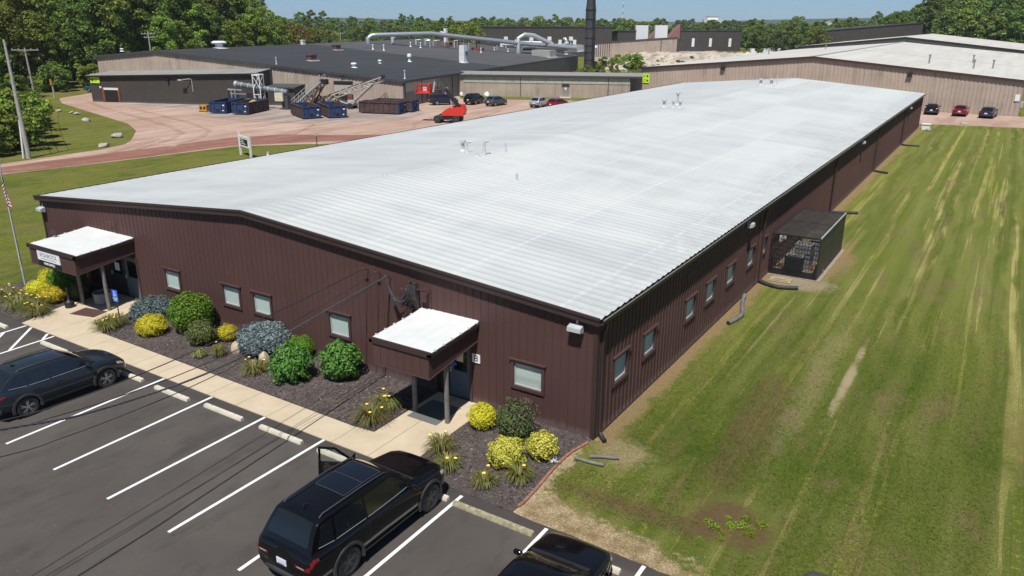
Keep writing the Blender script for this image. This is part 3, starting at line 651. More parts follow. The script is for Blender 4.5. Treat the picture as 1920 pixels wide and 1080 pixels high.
# entrance canopies
M['canopywhite'] = pm('white_canopy_coating', (.60, .615, .61), .6, var=.06, scale=1.2)
def canopy(x0, x1, dep, posts):
    b = MB(); zf, zb = 2.90, 3.06; bf, bb = 2.05, 2.40
    n = int((x1-x0)/.305)
    for i in range(n):   # front fascia boards
        a = x0+(x1-x0)*i/n; c = x0+(x1-x0)*(i+1)/n
        b.box(a+.006, -dep, bf, c-.006, -dep+.03, zf-.12); b.box(a-.006, -dep+.012, bf, a+.006, -dep+.03, zf-.12)
    cn = b.build('canopy', M['brown'], bld)
    for X, sg in ((x0, -1), (x1, 1)):
        b = MB(); n = int(dep/.305)
        for i in range(n):
            y0, y1 = -dep+.031+(dep-.05)*i/n, -dep+.031+(dep-.05)*(i+1)/n
            f = lambda y: (y+dep)/dep
            for (ya, yb, xo) in ((y0+.008, y1-.008, 0), (y0-.001, y0+.008, .012)):
                xx = X-sg*xo
                b.extr([(xx, ya, bf+(bb-bf)*f(ya)), (xx, yb, bf+(bb-bf)*f(yb)), (xx, yb, zf-.1+(zb-zf)*f(yb)), (xx, ya, zf-.1+(zb-zf)*f(ya))], (-sg*.025, 0, 0))
        b.build('side_fascia', M['brown'], cn)
        b = MB(); b.extr([(X-sg*.03, -dep-.05, zf-.11), (X-sg*.03, -.03, zb-.11), (X-sg*.03, -.03, zb+.0), (X-sg*.03, -dep-.05, zf+.0)], (sg*.12, 0, 0)); b.build('side_trim', M['brown_trim'], cn)
        b = MB(); b.extr([(X-sg*.035, -dep+.03, bf-.025), (X-sg*.035, -.03, bb-.025), (X-sg*.035, -.03, bb), (X-sg*.035, -dep+.03, bf)], (sg*.06, 0, 0)); b.build('bottom_trim', M['frame'], cn)
    MB().box(x0-.09, -dep-.05, zf-.12, x1+.09, -dep+.035-.001, zf+.06).build('front_trim', M['brown_trim'], cn)
    MB().box(x0-.02, -dep-.025, bf-.03, x1+.02, -dep+.035, bf-.001).build('bottom_trim', M['frame'], cn)
    b = MB(); rows = []
    for k in range(9):
        y = -dep+.04+(dep-.04)*k/8; z = zf+.035+(zb-zf-.0)*k/8+(.05*max(0, (k-5)/3)**2)
        xx = []
        for i in range(n_ := 25):
            x = x0-.06+(x1-x0+.12)*i/24; edge = min(i, 24-i); xx.append((x, y, z+(.007 if i % 4 == 0 else 0)*(k < 8)-(.02 if edge == 0 else 0)))
        rows.append(xx)
    b.grid(rows); b.build('canopy_roof', M['canopywhite'], cn)
    MB().box(x0+.06, -dep+.05, 2.62, x1-.06, -.05, 2.66).build('soffit', M['brown_trim'], cn)
    b = MB()
    for i in range(6): b.box(x0-.095, -dep+.25+i*(dep-.4)/5, zf+.02+(zb-zf)*(i*.19), x0+.01, -dep+.31+i*(dep-.4)/5, zf+.06+(zb-zf)*(i*.19)); b.box(x1-.01, -dep+.25+i*(dep-.4)/5, zf+.02+(zb-zf)*(i*.19), x1+.095, -dep+.31+i*(dep-.4)/5, zf+.06+(zb-zf)*(i*.19))
    b.build('roof_clip', M['roofwhite'], cn)
    for px, py in posts:
        MB().tube([(px, py, .03), (px, py, 1.4), (px+.015, py, 2.63)], .085, 12).build('canopy_post', M['postwood'], cn, 40)
canopy(-27.45, -23.75, 2.8, [(-25.62, -1.8), (-23.85, -1.6)])
canopy(-6.73, -4.42, 2.65, [(-5.91, -1.62), (-4.52, -1.66)])
# service masts, conduit and cable bundle on the front wall
for x, z in ((-9.2, 4.25), (-8.62, 4.22), (-8.15, 4.15)):
    b = MB(); b.tube([(x, -.03, z-.15), (x, -.26, z-.05)], .022, 6); b.tube([(x-.08, -.26, z-.05), (x+.08, -.26, z-.05)], .03, 6); b.build('cable_bracket', M['frame'], bld)
for x in (-7.12, -6.86): MB().tube([(x, -.13, 3.02), (x, -.13, 3.95), (x-.02, -.2, 4.06), (x-.03, -.3, 4.02)], .05, 8).build('service_mast', M['cable'], bld, 40)
for (x0, x1) in ((-7.62, -7.30), (-6.68, -6.42)): MB().box(x0, -.2, 3.42, x1, -.03, 3.72).build('junction_box', M['frame'], bld)
r = random.Random(3)
for k in range(12):
    x1 = r.choice((-7.2, -7.1, -6.9, -6.82)); sag = r.uniform(.55, .95); pts = []
    for i in range(11):
        t = i/10; pts.append((-8.1+(x1+8.1)*t+r.uniform(-.02, .02), -.3-.12*math.sin(math.pi*t)+r.uniform(-.02, .02), 4.08-.03*t-sag*math.sin(math.pi*t*.95)**1.0+r.uniform(-.02, .02)))
    MB().tube(pts, .013, 5).build('service_cable', M['cable'] if k % 3 else M['cablegrey'], bld)
for k in range(6):
    x1 = -7.15+.07*k; MB().tube([(x1, -.31, 4.03), (x1-.05, -.36, 3.8), (x1+.02, -.3, 3.45), (x1, -.2, 3.2)], .013, 5).build('service_cable', M['cablegrey'], bld)
for x, z0, z1 in ((-24.9, 3.1, 3.75), (-6.35, 3.1, 3.9)):
    MB().tube([(x, -.05, z0), (x, -.05, z1), (x-.05, -.16, z1+.02), (x-.5, -.22, z1-.06)], .016, 6).build('conduit', M['frame'], bld)
# roof vents
def vent(x, y, h, r_, kind):
    z = ztop(x)+.02; b = MB()
    if kind == 'cap': b.lathe([(r_*2.6, 0), (r_*1.6, .10), (r_, .14), (r_, h-.12), (r_*1.9, h-.12), (r_*1.9, h+.02), (r_*1.2, h+.06)], 14, (x, y, z))
    elif kind == 'bend': b.lathe([(r_*2.4, 0), (r_*1.3, .10), (r_*1.3, h*.55), (r_, h*.6)], 14, (x, y, z)); b.tube([(x, y, z+h*.55), (x, y, z+h*.85), (x+.08, y+.05, z+h), (x+.22, y+.14, z+h+.0)], r_, 10)
    else: b.lathe([(r_*2.2, 0), (r_, .08), (r_, h)], 10, (x, y, z))
    b.build('vent_pipe', M['roofwhite2'] if kind != 'cap' else M['galvwhite'], roof, 40)
M['roofwhite2'] = pm('white_coated_pipe', (.42, .44, .45), .5, var=.08); M['galvwhite'] = pm('greyish_vent', (.45, .48, .5), .5, var=.1)
vent(-17.52, 17.41, .62, .10, 'cap'); vent(-16.94, 16.98, .6, .065, 'bend'); vent(-15.4, 16.55, .75, .07, 'bend'); vent(-15.09, 18.3, .45, .04, 'p'); vent(-10.76, 12.6, .36, .05, 'p'); vent(-15.42, 15.88, .12, .08, 'p'); vent(-15.95, 8.71, .05, .05, 'p')
vent(-16.74, 46.96, .62, .12, 'cap'); vent(-16.29, 49.06, 1.1, .10, 'cap'); vent(-15.11, 46.6, .6, .09, 'cap'); vent(-15.6, 46.2, .6, .08, 'cap'); vent(-16.35, 76.62, .7, .16, 'cap'); vent(-15.07, 76.53, .75, .17, 'cap'); vent(-14.9, 78.3, .9, .05, 'p'); vent(-31.2, 14.53, .25, .06, 'p')
# wall lamps
def wall_lamp(loc, rz, label):
    t = thing('wall_lamp', label, 'lamp', loc, rz, 'floodlights on the brown building')
    b = MB(); b.extr([(-.23, -.03, .10), (-.23, -.26, .04), (-.23, -.28, -.10), (-.23, -.03, -.16)], (.46, 0, 0)); b.build('housing', M['ltgrey'], t)
    b = MB(); b.extr([(-.20, -.272, .025), (-.20, -.29, -.095), (-.20, -.284, -.097), (-.20, -.262, .02)], (.40, 0, 0)); b.build('lens', M['lens'], t)
    MB().box(-.03, -.035, -.05, .03, .0, .3).build('bracket', M['ltgrey'], t)
wall_lamp((-.66, -.025, 3.75), 0, 'grey floodlight under the gable trim at the near corner of the brown building')
wall_lamp((-31.2, -.025, 3.55), 0, 'grey floodlight at the far left end of the front brown wall')
wall_lamp((.04, 15.6, 3.72), R(90), 'grey floodlight above the side windows nearest the mesh cage')
wall_lamp((.04, 46.3, 3.72), R(90), 'grey floodlight halfway down the long side wall')
wall_lamp((.04, 76.8, 3.72), R(90), 'grey floodlight nearest the far end of the long side wall')
# signs on this building
t = thing('office_sign', 'white and black office sign on the front of the left entrance canopy', 'sign', (-25.85, -2.8, 2.48))
MB().box(-.92, -.03, -.16, .92, -.001, .30).build('sign_panel', M['signwhite'], t); MB().box(-.92, -.034, -.42, .92, -.001, -.162).build('black_panel', M['signblack'], t)
text('IRONROCK', .27, M['signgrey'], t, (0, -.034, .10), sx=1.0)
b = MB()
for k in range(22): b.box(-.6+k*.055, -.034, -.085, -.6+k*.055+.035, -.031, -.05)
b.box(-.84, -.034, .16, -.76, -.031, .175); b.box(.74, -.034, .02, .84, -.031, .035); b.build('small_print', M['signgrey'], t)
text('MAIN OFFICE', .15, M['signwhite'], t, (0, -.038, -.29), bold=.004)
t = thing('door_number_sign', 'white number 8 plate beside the right entrance door', 'sign', (-4.47, -.03, 1.75)); MB().box(-.165, -.012, -.16, .165, 0, .16).build('plate', M['signwhite'], t); text('8', .34, M['signblack'], t, (0, -.017, 0))
t = thing('canopy_spotlight', 'small black spotlight on the left edge of the left canopy roof', 'lamp', (-27.25, -1.6, 2.98)); MB().tube([(0, 0, 0), (0, 0, .22)], .02, 6).build('stem', M['black'], t); MB().tube([(0, 0, .22), (-.08, -.16, .32)], [.06, .1], 10).build('head', M['darkgrey'], t)

# ================================================================ VEGETATION
def unit(g, n):
    v = g.normal(size=(n, 3)); return v/np.linalg.norm(v, axis=1, keepdims=True)
def leaf_cards(g, C, N, size, aspect=.6, fold=.15):
    n = len(C); a = np.cross(N, unit(g, n)); a /= np.linalg.norm(a, axis=1, keepdims=True)+1e-9; b = np.cross(N, a)
    s = np.asarray(size).reshape(-1, 1)*np.ones((n, 1)); w = s*aspect
    V = np.stack([C-b*s*.5, C+a*w*.5+N*s*fold, C+b*s*.5, C-a*w*.5+N*s*fold], 1).reshape(-1, 3)
    return V, np.arange(4*n).reshape(-1, 4)
def shrub(name, label, loc, rx, h, m, kind='ball', seed=0, n=3200, group='shrubs in the beds', squash=1.0, leaf=.075, lobes=None, ry=None):
    g = np.random.default_rng(seed+11); ry = ry or rx
    rx *= .90; ry *= .90; h *= .95; t = thing(name, label, 'shrub', loc, 0, group)
    fr_ = g.uniform(2, 4, (5, 3)); ph = g.uniform(0, 6.28, 5); am = .085 if kind in ('ball', 'fine') else .15
    def rad(D): return 1+am*sum(np.sin(D@fr_[i]*2.0+ph[i]) for i in range(5))/2
    Vs = []; Fs = []; off = 0
    blobs = lobes or [(0, 0, 0, 1.0)]
    cores = MB()
    for (bx, by, bz, bs) in blobs:
        k = int(n*bs); D = unit(g, k); D[:, 2] = np.where(D[:, 2] < -.75, -D[:, 2], D[:, 2]); rr = rad(D)*bs
        dep = 1.06-.30*g.random(k)**1.6
        P = D*np.array([rx, ry, h*.54])*(rr*dep)[:, None]+np.array([bx*rx, by*ry, h*.52+bz*h]); P[:, 2] = np.maximum(P[:, 2], .02)
        N = D*(.75 if kind != 'spruce' else .35)+g.normal(size=(k, 3))*(.42 if kind != 'spruce' else .6)+np.array([0, 0, .25]); N /= np.linalg.norm(N, axis=1, keepdims=True)
        asp = {'ball': .75, 'fine': .6, 'spruce': .28, 'leafy': .55}[kind]; sz = leaf*g.uniform(.7, 1.3, k)
        if kind == 'spruce': sz = sz*1.7
        V, F = leaf_cards(g, P, N, sz, asp, .12); Vs.append(V); Fs.append(F+off); off += len(V)
        # inner twigs
        nr, ns = 8, 12; rows = []
        for i in range(nr+1):
            th = math.pi*i/nr; row = []
            for j in range(ns+1):
                a = 2*math.pi*j/ns; d = np.array([[math.sin(th)*math.cos(a), math.sin(th)*math.sin(a), math.cos(th)]]); q = float(rad(d)[0])*bs*.84
                row.append((d[0, 0]*rx*q+bx*rx, d[0, 1]*ry*q+by*ry, max(.0, d[0, 2]*h*.54*q+h*.52+bz*h)))
            rows.append(row)
        cores.grid(rows)
    link('foliage', np_mesh('foliage', np.concatenate(Vs), np.concatenate(Fs), m), t)
    cores.build('branches', m, t)
    MB().tube([(0, 0, 0), (0, 0, h*.5)], .05, 6).build('stem', M['bark'], t)
    return t
G = 'shrubs in the beds'
sp_l = [(-.35, 0, 0, .72), (.38, .1, -.05, .70), (0, -.25, -.08, .75), (.05, .3, .1, .6)]
shrub('spruce_shrub', 'low blue grey spruce shrub right of the blue parking sign', (-21.3, -1.05, .03), .98, .95, M['sh_blue'], 'spruce', 1, 3000, leaf=.07, lobes=sp_l)
shrub('golden_shrub', 'large golden ball shrub in front of the tallest bright green shrub', (-19.65, -2.25, .03), .68, .82, M['sh_yellow'], 'fine', 2, 4200, leaf=.055)
shrub('round_shrub', 'tallest bright green round shrub between the left canopy and the first pair of windows', (-18.6, -1.05, .03), .98, 1.62, M['sh_green'], 'ball', 3, 5200, leaf=.085)
shrub('round_shrub', 'dull variegated ball shrub at the foot of the tallest green shrub', (-17.0, -1.75, .03), .63, .95, M['sh_var'], 'ball', 4, 3000, leaf=.07)
shrub('golden_shrub', 'smallest golden ball shrub left of the large spruce mound', (-16.4, -.95, .03), .45, .66, M['sh_yellow'], 'fine', 5, 2600, leaf=.05)
shrub('spruce_shrub', 'broad blue grey spruce mound with a boulder at each side', (-14.2, -.95, .03), 1.12, 1.25, M['sh_blue'], 'spruce', 6, 4200, leaf=.075, lobes=sp_l)
shrub('round_shrub', 'smooth low lime green mound behind the leafy shrub', (-12.6, -.55, .03), .62, .85, M['sh_green'], 'fine', 7, 3600, leaf=.05)
shrub('leafy_shrub', 'broad leafed green shrub in front of the smooth lime mound', (-11.35, -2.1, .03), .78, 1.32, M['sh_leafy'], 'leafy', 8, 2300, leaf=.135)
shrub('leafy_shrub', 'broad leafed green shrub below the fourth front window', (-9.95, -.98, .03), .80, 1.32, M['sh_leafy'], 'leafy', 9, 2300, leaf=.135)
shrub('golden_shrub', 'golden ball shrub at the edge of the right canopy walk', (-3.4, -1.25, .03), .52, .8, M['sh_yellow'], 'fine', 10, 2800, leaf=.055)
tb = shrub('bronze_shrub', 'tall green shrub with bare bronze top below the last front window', (-2.05, -1.35, .03), .70, 1.30, M['sh_purple'], 'leafy', 11, 2300, leaf=.085)
g_ = np.random.default_rng(77); D = unit(g_, 420); D[:, 2] = np.abs(D[:, 2])*.8+.35; D /= np.linalg.norm(D, axis=1, keepdims=True)
V, F = leaf_cards(g_, D*np.array([.62, .62, .70])+np.array([.12, .15, .68]), unit(g_, 420), .085, .35); link('bare_twigs', np_mesh('bare_twigs', V, F, M['sh_bald']), tb)
shrub('lemon_shrub', 'large lemon yellow ball shrub nearest the parking lot in the right bed', (-1.5, -2.75, .03), .60, .85, M['sh_lemon'], 'fine', 12, 3000, leaf=.065)
shrub('lemon_shrub', 'pale yellow variegated ball shrub nearest the brick edging', (-.85, -1.75, .03), .54, .75, M['sh_lemon'], 'fine', 13, 2300, leaf=.07)
shrub('golden_shrub', 'golden shrub at the far left corner of the wall', (-29.75, -1.2, .03), .48, .8, M['sh_yellow'], 'fine', 14, 1500, leaf=.065)
shrub('round_shrub', 'large green shrub in front of the left canopy sign', (-27.9, -1.1, .03), .95, 1.5, M['sh_green'], 'ball', 15, 3600, leaf=.09)
shrub('golden_shrub', 'low golden mound nearest the flagpole', (-28.7, -2.2, .03), .62, .72, M['sh_yellow'], 'fine', 16, 2000, leaf=.065)
shrub('golden_shrub', 'low golden mound left of the cigarette bin', (-27.1, -2.4, .03), .66, .78, M['sh_yellow'], 'fine', 17, 2000, leaf=.065)
shrub('golden_shrub', 'dull golden shrub half shaded under the left canopy', (-26.55, -1.45, .03), .5, .92, M['sh_var'], 'fine', 18, 1800, leaf=.065)
def lily(label, loc, rad, h, nf, seed, nb=210):
    g = random.Random(seed); rad *= .88; t = thing('daylily_clump', label, 'flowers', loc, g.uniform(0, 6), 'daylily clumps in the beds')
    V = []; F = []
    for _ in range(nb):
        a = g.uniform(0, 6.28); r0 = g.uniform(0, rad*.35); l = rad*g.uniform(.6, 1.1); hh = h*g.uniform(.5, 1.0); w = g.uniform(.009, .017)
        bx, by = math.cos(a)*r0, math.sin(a)*r0; a2 = a+g.uniform(-.5, .5); px, py = -math.sin(a2)*w, math.cos(a2)*w; k = len(V)
        for i, (tx, tz) in enumerate(((0, 0), (.3, .7), (.62, 1.0), (.9, .85), (1.12, .5))):
            ww = 1-.2*i*(i > 1)
            for s in (-1, 1): V.append((bx+math.cos(a2)*l*tx+px*s*ww, by+math.sin(a2)*l*tx+py*s*ww, hh*tz))
        for i in range(4): F.append((k+2*i, k+2*i+1, k+2*i+3, k+2*i+2))
    link('blades', np_mesh('blades', V, F, M['lily']), t)
    for _ in range(nf):
        a = g.uniform(0, 6.28); r = rad*g.uniform(.2, .8); p = Vector((math.cos(a)*r, math.sin(a)*r, h*g.uniform(.95, 1.2))); b = MB()
        b.tube([(p.x*.4, p.y*.4, .05), p], .005, 4)
        b.mi = 1
        for q in range(6):
            c = q*math.pi/3; d = Vector((math.cos(c), math.sin(c), .55))*.062; e = Vector((-math.sin(c), math.cos(c), 0))*.024
            b.add([p, p+d*.6+e, p+d, p+d*.6-e], [(0, 1, 2, 3)])
        b.build('flower', [M['lily'], M['yellowpetal']], t)
for lab, x, y, rad, h, nf in (
    ('yellow daylily clump at the foot of the blue parking sign', -21.9, -2.55, .62, .5, 4), ('daylily clump at the walk corner right of the doormat', -21.75, -3.05, .66, .48, 4),
    ('sparse daylily clump in front of the smallest golden ball', -15.4, -2.2, .36, .42, 1), ('small browning daylily clump touching the walk below the spruce mound', -15.95, -2.7, .3, .3, 1),
    ('daylily clump between the front boulder and the walk', -13.0, -2.45, .6, .42, 3), ('daylily clump beside the front left post of the right canopy', -6.9, -1.95, .55, .5, 4),
    ('wide daylily clump at the walk corner before the right canopy', -6.75, -2.85, .75, .5, 3), ('daylily clump at the walk corner in the right bed', -3.6, -3.2, .55, .5, 2),
    ('daylily clump beside the nose of the black car with its open door', -2.85, -3.85, .48, .42, 2), ('small daylily clump at the front of the right bed', -1.45, -4.0, .42, .42, 2),
    ('dense daylily clump below the large lemon ball', -.75, -3.25, .48, .45, 1), ('broad daylily clump at the left picture edge', -27.6, -3.7, .8, .6, 7),
    ('daylily clump left of the pale walk by the asphalt corner', -25.95, -3.75, .75, .55, 4), ('daylily clump between the golden mounds and the asphalt', -26.75, -3.3, .7, .55, 5), ('far daylily clump below the flagpole', -29.3, -3.3, .8, .55, 5)):
    lily(lab, (x, y, .03), rad, h, nf, int(abs(x*100)))
def weed(x, y, s, seed):
    t = thing('weed_tuft', 'small bright green weed tuft on the bare brown patch of lawn', 'weed', (x, y, 0), 0, 'weed tufts on the bare patch'); g = np.random.default_rng(seed)
    D = unit(g, 150); D[:, 2] = np.abs(D[:, 2]); V, F = leaf_cards(g, D*np.array([s, s, s*.6])*g.uniform(.4, 1.15, (150, 1)), unit(g, 150)*.5+np.array([0, 0, .7]), s*.38, .4); link('leaves', np_mesh('leaves', V, F, M['weed']), t)
for i, (x, y) in enumerate(((4.25, -2.38), (4.51, -2.16), (4.75, -2.34), (5.01, -2.43), (5.08, -2.04), (5.49, -2.21), (5.67, -2.14), (5.76, -1.56), (4.92, -1.74), (5.36, -1.54), (4.57, -2.98), (5.03, -2.76), (5.3, -1.9), (5.55, -1.85))): weed(x, y, .09+.08*((i*37) % 5)/4, i)
# grass blades on the near lawn
g = np.random.default_rng(12); n = 90000
X = g.uniform(-.2, 11, n); Y = g.uniform(-4.4, 20, n)**1.0; keep = (g.random(n) < np.clip(1.15-(Y+4)/26, .1, 1)) & ~((X < .8) & (Y > -.5)) & ~((X < 5.5) & (Y < -3.3)) & (((X-5.1)/1.25)**2+((Y+1.9)/1.35)**2 > 1) & (((X-6.05)/.3)**2+((Y-9)/2.9)**2 > 1) & (((X-1.2)/1.7)**2+((Y+.6)/1.1)**2 > .8)
X, Y = X[keep], Y[keep]; n = len(X); a = g.uniform(0, 6.28, n); hh = g.uniform(.03, .085, n); w = g.uniform(.006, .013, n); lx, ly = g.normal(0, .06, n), g.normal(0, .06, n)
V = np.stack([np.stack([X-np.cos(a)*w, Y-np.sin(a)*w, 0*X], 1), np.stack([X+np.cos(a)*w, Y+np.sin(a)*w, 0*X], 1), np.stack([X+lx, Y+ly, hh], 1)], 1).reshape(-1, 3)
tag(link('grass_blades', np_mesh('grass_blades', V, np.arange(3*n).reshape(-1, 3), M['ground'])), kind='stuff')

# ---------------------------------------------------------------- trees
def tree_mesh(seed, H, Rr, ncl, nl, leaf, base=.22, shape='round', mats=None):
    g = np.random.default_rng(seed); C = []; N = []
    cl = []
    for i in range(ncl):
        t = (i+.5)/ncl; z = base+(1-base)*t
        if shape == 'round': pr = math.sqrt(max(0, 1-((z-.56)/.46)**2))
        elif shape == 'cone': pr = max(.08, 1.05*(1-z)+.1)
        else: pr = math.sqrt(max(0, 1-((z-.5)/.52)**2))
        a = i*2.4+g.uniform(-.6, .6); rr = Rr*pr*math.sqrt(g.uniform(.15, 1)); cr = Rr*g.uniform(.24, .42)*(.6+.4*pr)
        cl.append((math.cos(a)*rr, math.sin(a)*rr, H*z*g.uniform(.96, 1.0), cr))
    per = nl//ncl
    for (x, y, z, cr) in cl:
        D = unit(g, per); D[:, 2] = np.where(D[:, 2] < -.5, -D[:, 2], D[:, 2])
        P = D*cr*np.array([1, 1, .72])*g.uniform(.55, 1.08, (per, 1))+np.array([x, y, min(z, H-cr*.5)]); C.append(P)
        nn = D*.6+g.normal(size=(per, 3))*.55+np.array([0, 0, .35]); N.append(nn/np.linalg.norm(nn, axis=1, keepdims=True))
    C = np.concatenate(C); N = np.concatenate(N); V, F = leaf_cards(g, C, N, leaf*g.uniform(.6, 1.35, len(C)), .72, .1)
    tr = MB(); r0 = H*.018+.06
    tr.tube([(0, 0, -.3), (.05*Rr, 0, H*.25), (-.04*Rr, .05*Rr, H*.55), (0, 0, H*.85)], [r0, r0*.8, r0*.5, r0*.15], 7)
    for (x, y, z, cr) in cl[::max(1, ncl//9)]: tr.tube([(0, 0, z*.55), (x*.5, y*.5, z*.78), (x, y, z)], [r0*.4, r0*.25, r0*.08], 5)
    return V, F, tr
def make_tree(name, label, cat, seed, H, Rr, m, ncl=34, nl=6500, leaf=.5, group=None, **k):
    V, F, tr = tree_mesh(seed, H, Rr, ncl, nl, leaf, **k)
    t = thing(name, label, cat, (0, 0, 0), 0, group)
    link('crown', np_mesh('crown', V, F, m), t); tr.build('trunk', M['bark'], t, 60); return t
def put(proto, used, x, y, z, s, rz, label=None, group=None, sz=None):
    o = proto if not used.get(proto.name) else copy_tree(proto)
    used[proto.name] = 1
    o.location = (x, y, z); o.rotation_euler = (0, 0, rz); o.scale = (s, s, sz or s)
    if label: o['label'] = label
    if group: o['group'] = group
    return o
used = {}
LW = 'tall leafy tree in the dense wood behind the utility poles and the dark annex'; GW = 'trees of the left wood'
wood = [make_tree('wood_tree', LW, 'tree', 100+i, (19, 22, 17, 20, 18, 21)[i], (5.2, 5.6, 4.8, 5.0, 5.6, 4.6)[i], (M['lf_wood'], M['lf_dark'], M['lf_wood'], M['lf_wood2'], M['lf_dark'], M['lf_wood'])[i], 46, 9500, .52, GW, base=(.12, .3, .1, .2, .08, .25)[i], shape='oval' if i % 2 else 'round') for i in range(6)]
edge = [(-77, 5), (-80, 15), (-94, 27), (-110, 35), (-121, 40), (-133, 49), (-143, 58), (-144, 66), (-139, 80), (-145, 98), (-151, 116), (-157, 134)]
r = random.Random(21); placed = []
for row, dist in enumerate((4, 11, 19, 28, 38)):
    for (x0, y0), (x1, y1) in zip(edge, edge[1:]):
        d = Vector((x1-x0, y1-y0)); n = Vector((-d.y, d.x)).normalized(); ln = d.length; nn = max(1, int(ln/6.2))
        if n.x > 0: n = -n
        for k in range(nn):
            t = (k+r.random())/nn; x = x0+d.x*t+n.x*(dist+r.uniform(-2, 2)); y = y0+d.y*t+n.y*(dist+r.uniform(-2, 2))
            s = r.uniform(1.0, 1.25) if row else r.uniform(.6, .9)
            if (x > -88 and row < 2): s *= .75
            if y > 122: s *= .82
            put(wood[r.randrange(6)], used, x, y, 0, s, r.uniform(0, 6.28), LW, GW)
for p in wood:
    if not used.get(p.name): put(p, used, -150, 90, 0, 1, 0)
# undergrowth along the wood edge
UG = 'leafy bush along the foot of the left wood'; bush = [make_tree('edge_bush', UG, 'bush', 140+i, 4.2, 2.9, (M['lf_wood'], M['lf_wood2'], M['lf_dark'])[i], 16, 3600, .34, 'bushes along the left wood', base=.05) for i in range(3)]
for (x, y, s, k) in ((-73.5, 13, .9, 0), (-74.5, 17.5, 1.0, 1), (-77, 21, 1.15, 0), (-81, 19, 1.3, 2), (-84, 24, 1.2, 1), (-89, 26.5, 1.2, 0), (-95, 30, 1.1, 2), (-101, 32, 1.1, 0), (-107, 35, 1.0, 1), (-114, 37, 1.0, 2), (-121, 40, 1.1, 0), (-127, 44.5, 1.0, 2), (-133, 50, .9, 0), (-141, 59, 1.1, 2), (-140, 66, 1.1, 0), (-137, 73, 1.2, 2), (-133, 79, 1.1, 0), (-136, 84, 1.0, 1), (-76, 9, 1.2, 2), (-71.8, 9, .7, 0)):
    put(bush[k], used, x, y, 0, s, r.uniform(0, 6.28))
# distant tree line beyond the factory roofs
LF = 'distant tree in the tree line beyond the factory roofs'; GF = 'trees of the distant tree line'
def small_tree(name, label, group, seed, H, Rr, m, nl=2200, leaf=.8, **k):
    V, F, tr = tree_mesh(seed, H, Rr, 20, nl, leaf, **k); b = len(V)
    TV = np.array(tr.v); TF = np.array([f for f in tr.f if len(f) == 4])
    me = np_mesh('far_tree', np.concatenate([V, TV]), np.concatenate([F, TF+b]), [m, M['bark']], [0]*len(F)+[1]*len(TF))
    return tag(link(name, me), label, 'tree', group)
far = [small_tree('distant_tree', LF, GF, 200+i, (11.5, 13, 10.5, 14, 12)[i], (5.6, 5.2, 5.6, 4.2, 5.6)[i], (M['lf_far'], M['lf_dark'], M['lf_far'], M['lf_dark'], M['lf_wood2'])[i], 2600, .75, base=.08, shape='oval' if i == 3 else 'round') for i in range(5)]
def polar(u, D):
    a = YAW-math.atan((u-960)/1443.7); return 9.35-math.sin(a)*D, -19.6+math.cos(a)*D
for (D, u0, u1, step, s0, s1) in ((262, 485, 660, 20, .55, .75), (300, 640, 900, 20, .62, .86), (360, 470, 900, 21, .72, .95), (420, 470, 1300, 20, .8, 1.0), (480, 480, 1560, 19, .9, 1.1), (600, 460, 1640, 18, 1.0, 1.3), (390, 880, 1180, 20, .85, 1.08), (430, 1280, 1600, 19, .8, 1.0), (385, 1385, 1600, 20, .75, .95)):
    u = u0
    while u < u1:
        x, y = polar(u+r.uniform(-6, 6), D+r.uniform(-14, 14)); s = r.uniform(s0, s1)
        put(far[r.choice((0, 0, 1, 2, 3, 4))], used, x, y, 0, s, r.uniform(0, 6.28), LF, GF, sz=s*r.uniform(.85, 1.12)); u += step*r.uniform(.7, 1.3)
# single trees that stand out
def lone(name, label, seed, x, y, H, Rr, m, z=0, **k):
    t = make_tree(name, label, 'tree', seed, H, Rr, m, **k); t.location = (x, y, z); return t
x, y = polar(566, 258); lone('golden_tree', 'broad golden brown tree behind the black factory roof', 301, x, y, 10.6, 8.0, M['lf_gold'], ncl=40, nl=5200, leaf=.6, base=.05)
x, y = polar(625, 285); lone('round_tree', 'pale green round tree right of the golden brown tree', 302, x, y, 9.3, 5.5, M['lf_wood2'], ncl=26, nl=3200, leaf=.6, base=.05)
x, y = polar(875, 262); lone('yellowgreen_tree', 'yellow green tree beside the end of the far dark building', 303, x, y, 12.2, 6.0, M['lf_wood2'], ncl=30, nl=4200, leaf=.6, base=.05)
x, y = polar(838, 280); lone('round_tree', 'dark tall tree left of the yellow green tree', 304, x, y, 13.4, 4.2, M['lf_dark'], ncl=24, nl=3200, leaf=.6, base=.05)
x, y = polar(396, 205); lone('yellowgreen_tree', 'small yellow green tree at the ridge of the black factory roof', 305, x, y, 8.8, 4, M['lf_wood2'], ncl=20, nl=2400, leaf=.5, base=.05)
for i, (u, D, h) in enumerate(((1400, 330, 10.5), (1440, 322, 9.5), (1470, 315, 9), (1505, 318, 10), (1420, 345, 11.5), (1492, 340, 11.5))):
    x, y = polar(u, D); s = h/12; put(far[(1, 0, 2, 4, 0)[i % 5]], used, x, y, 0, s, i, 'green tree between the far white trailers and the dark sloped wall', 'trees by the far trailers')
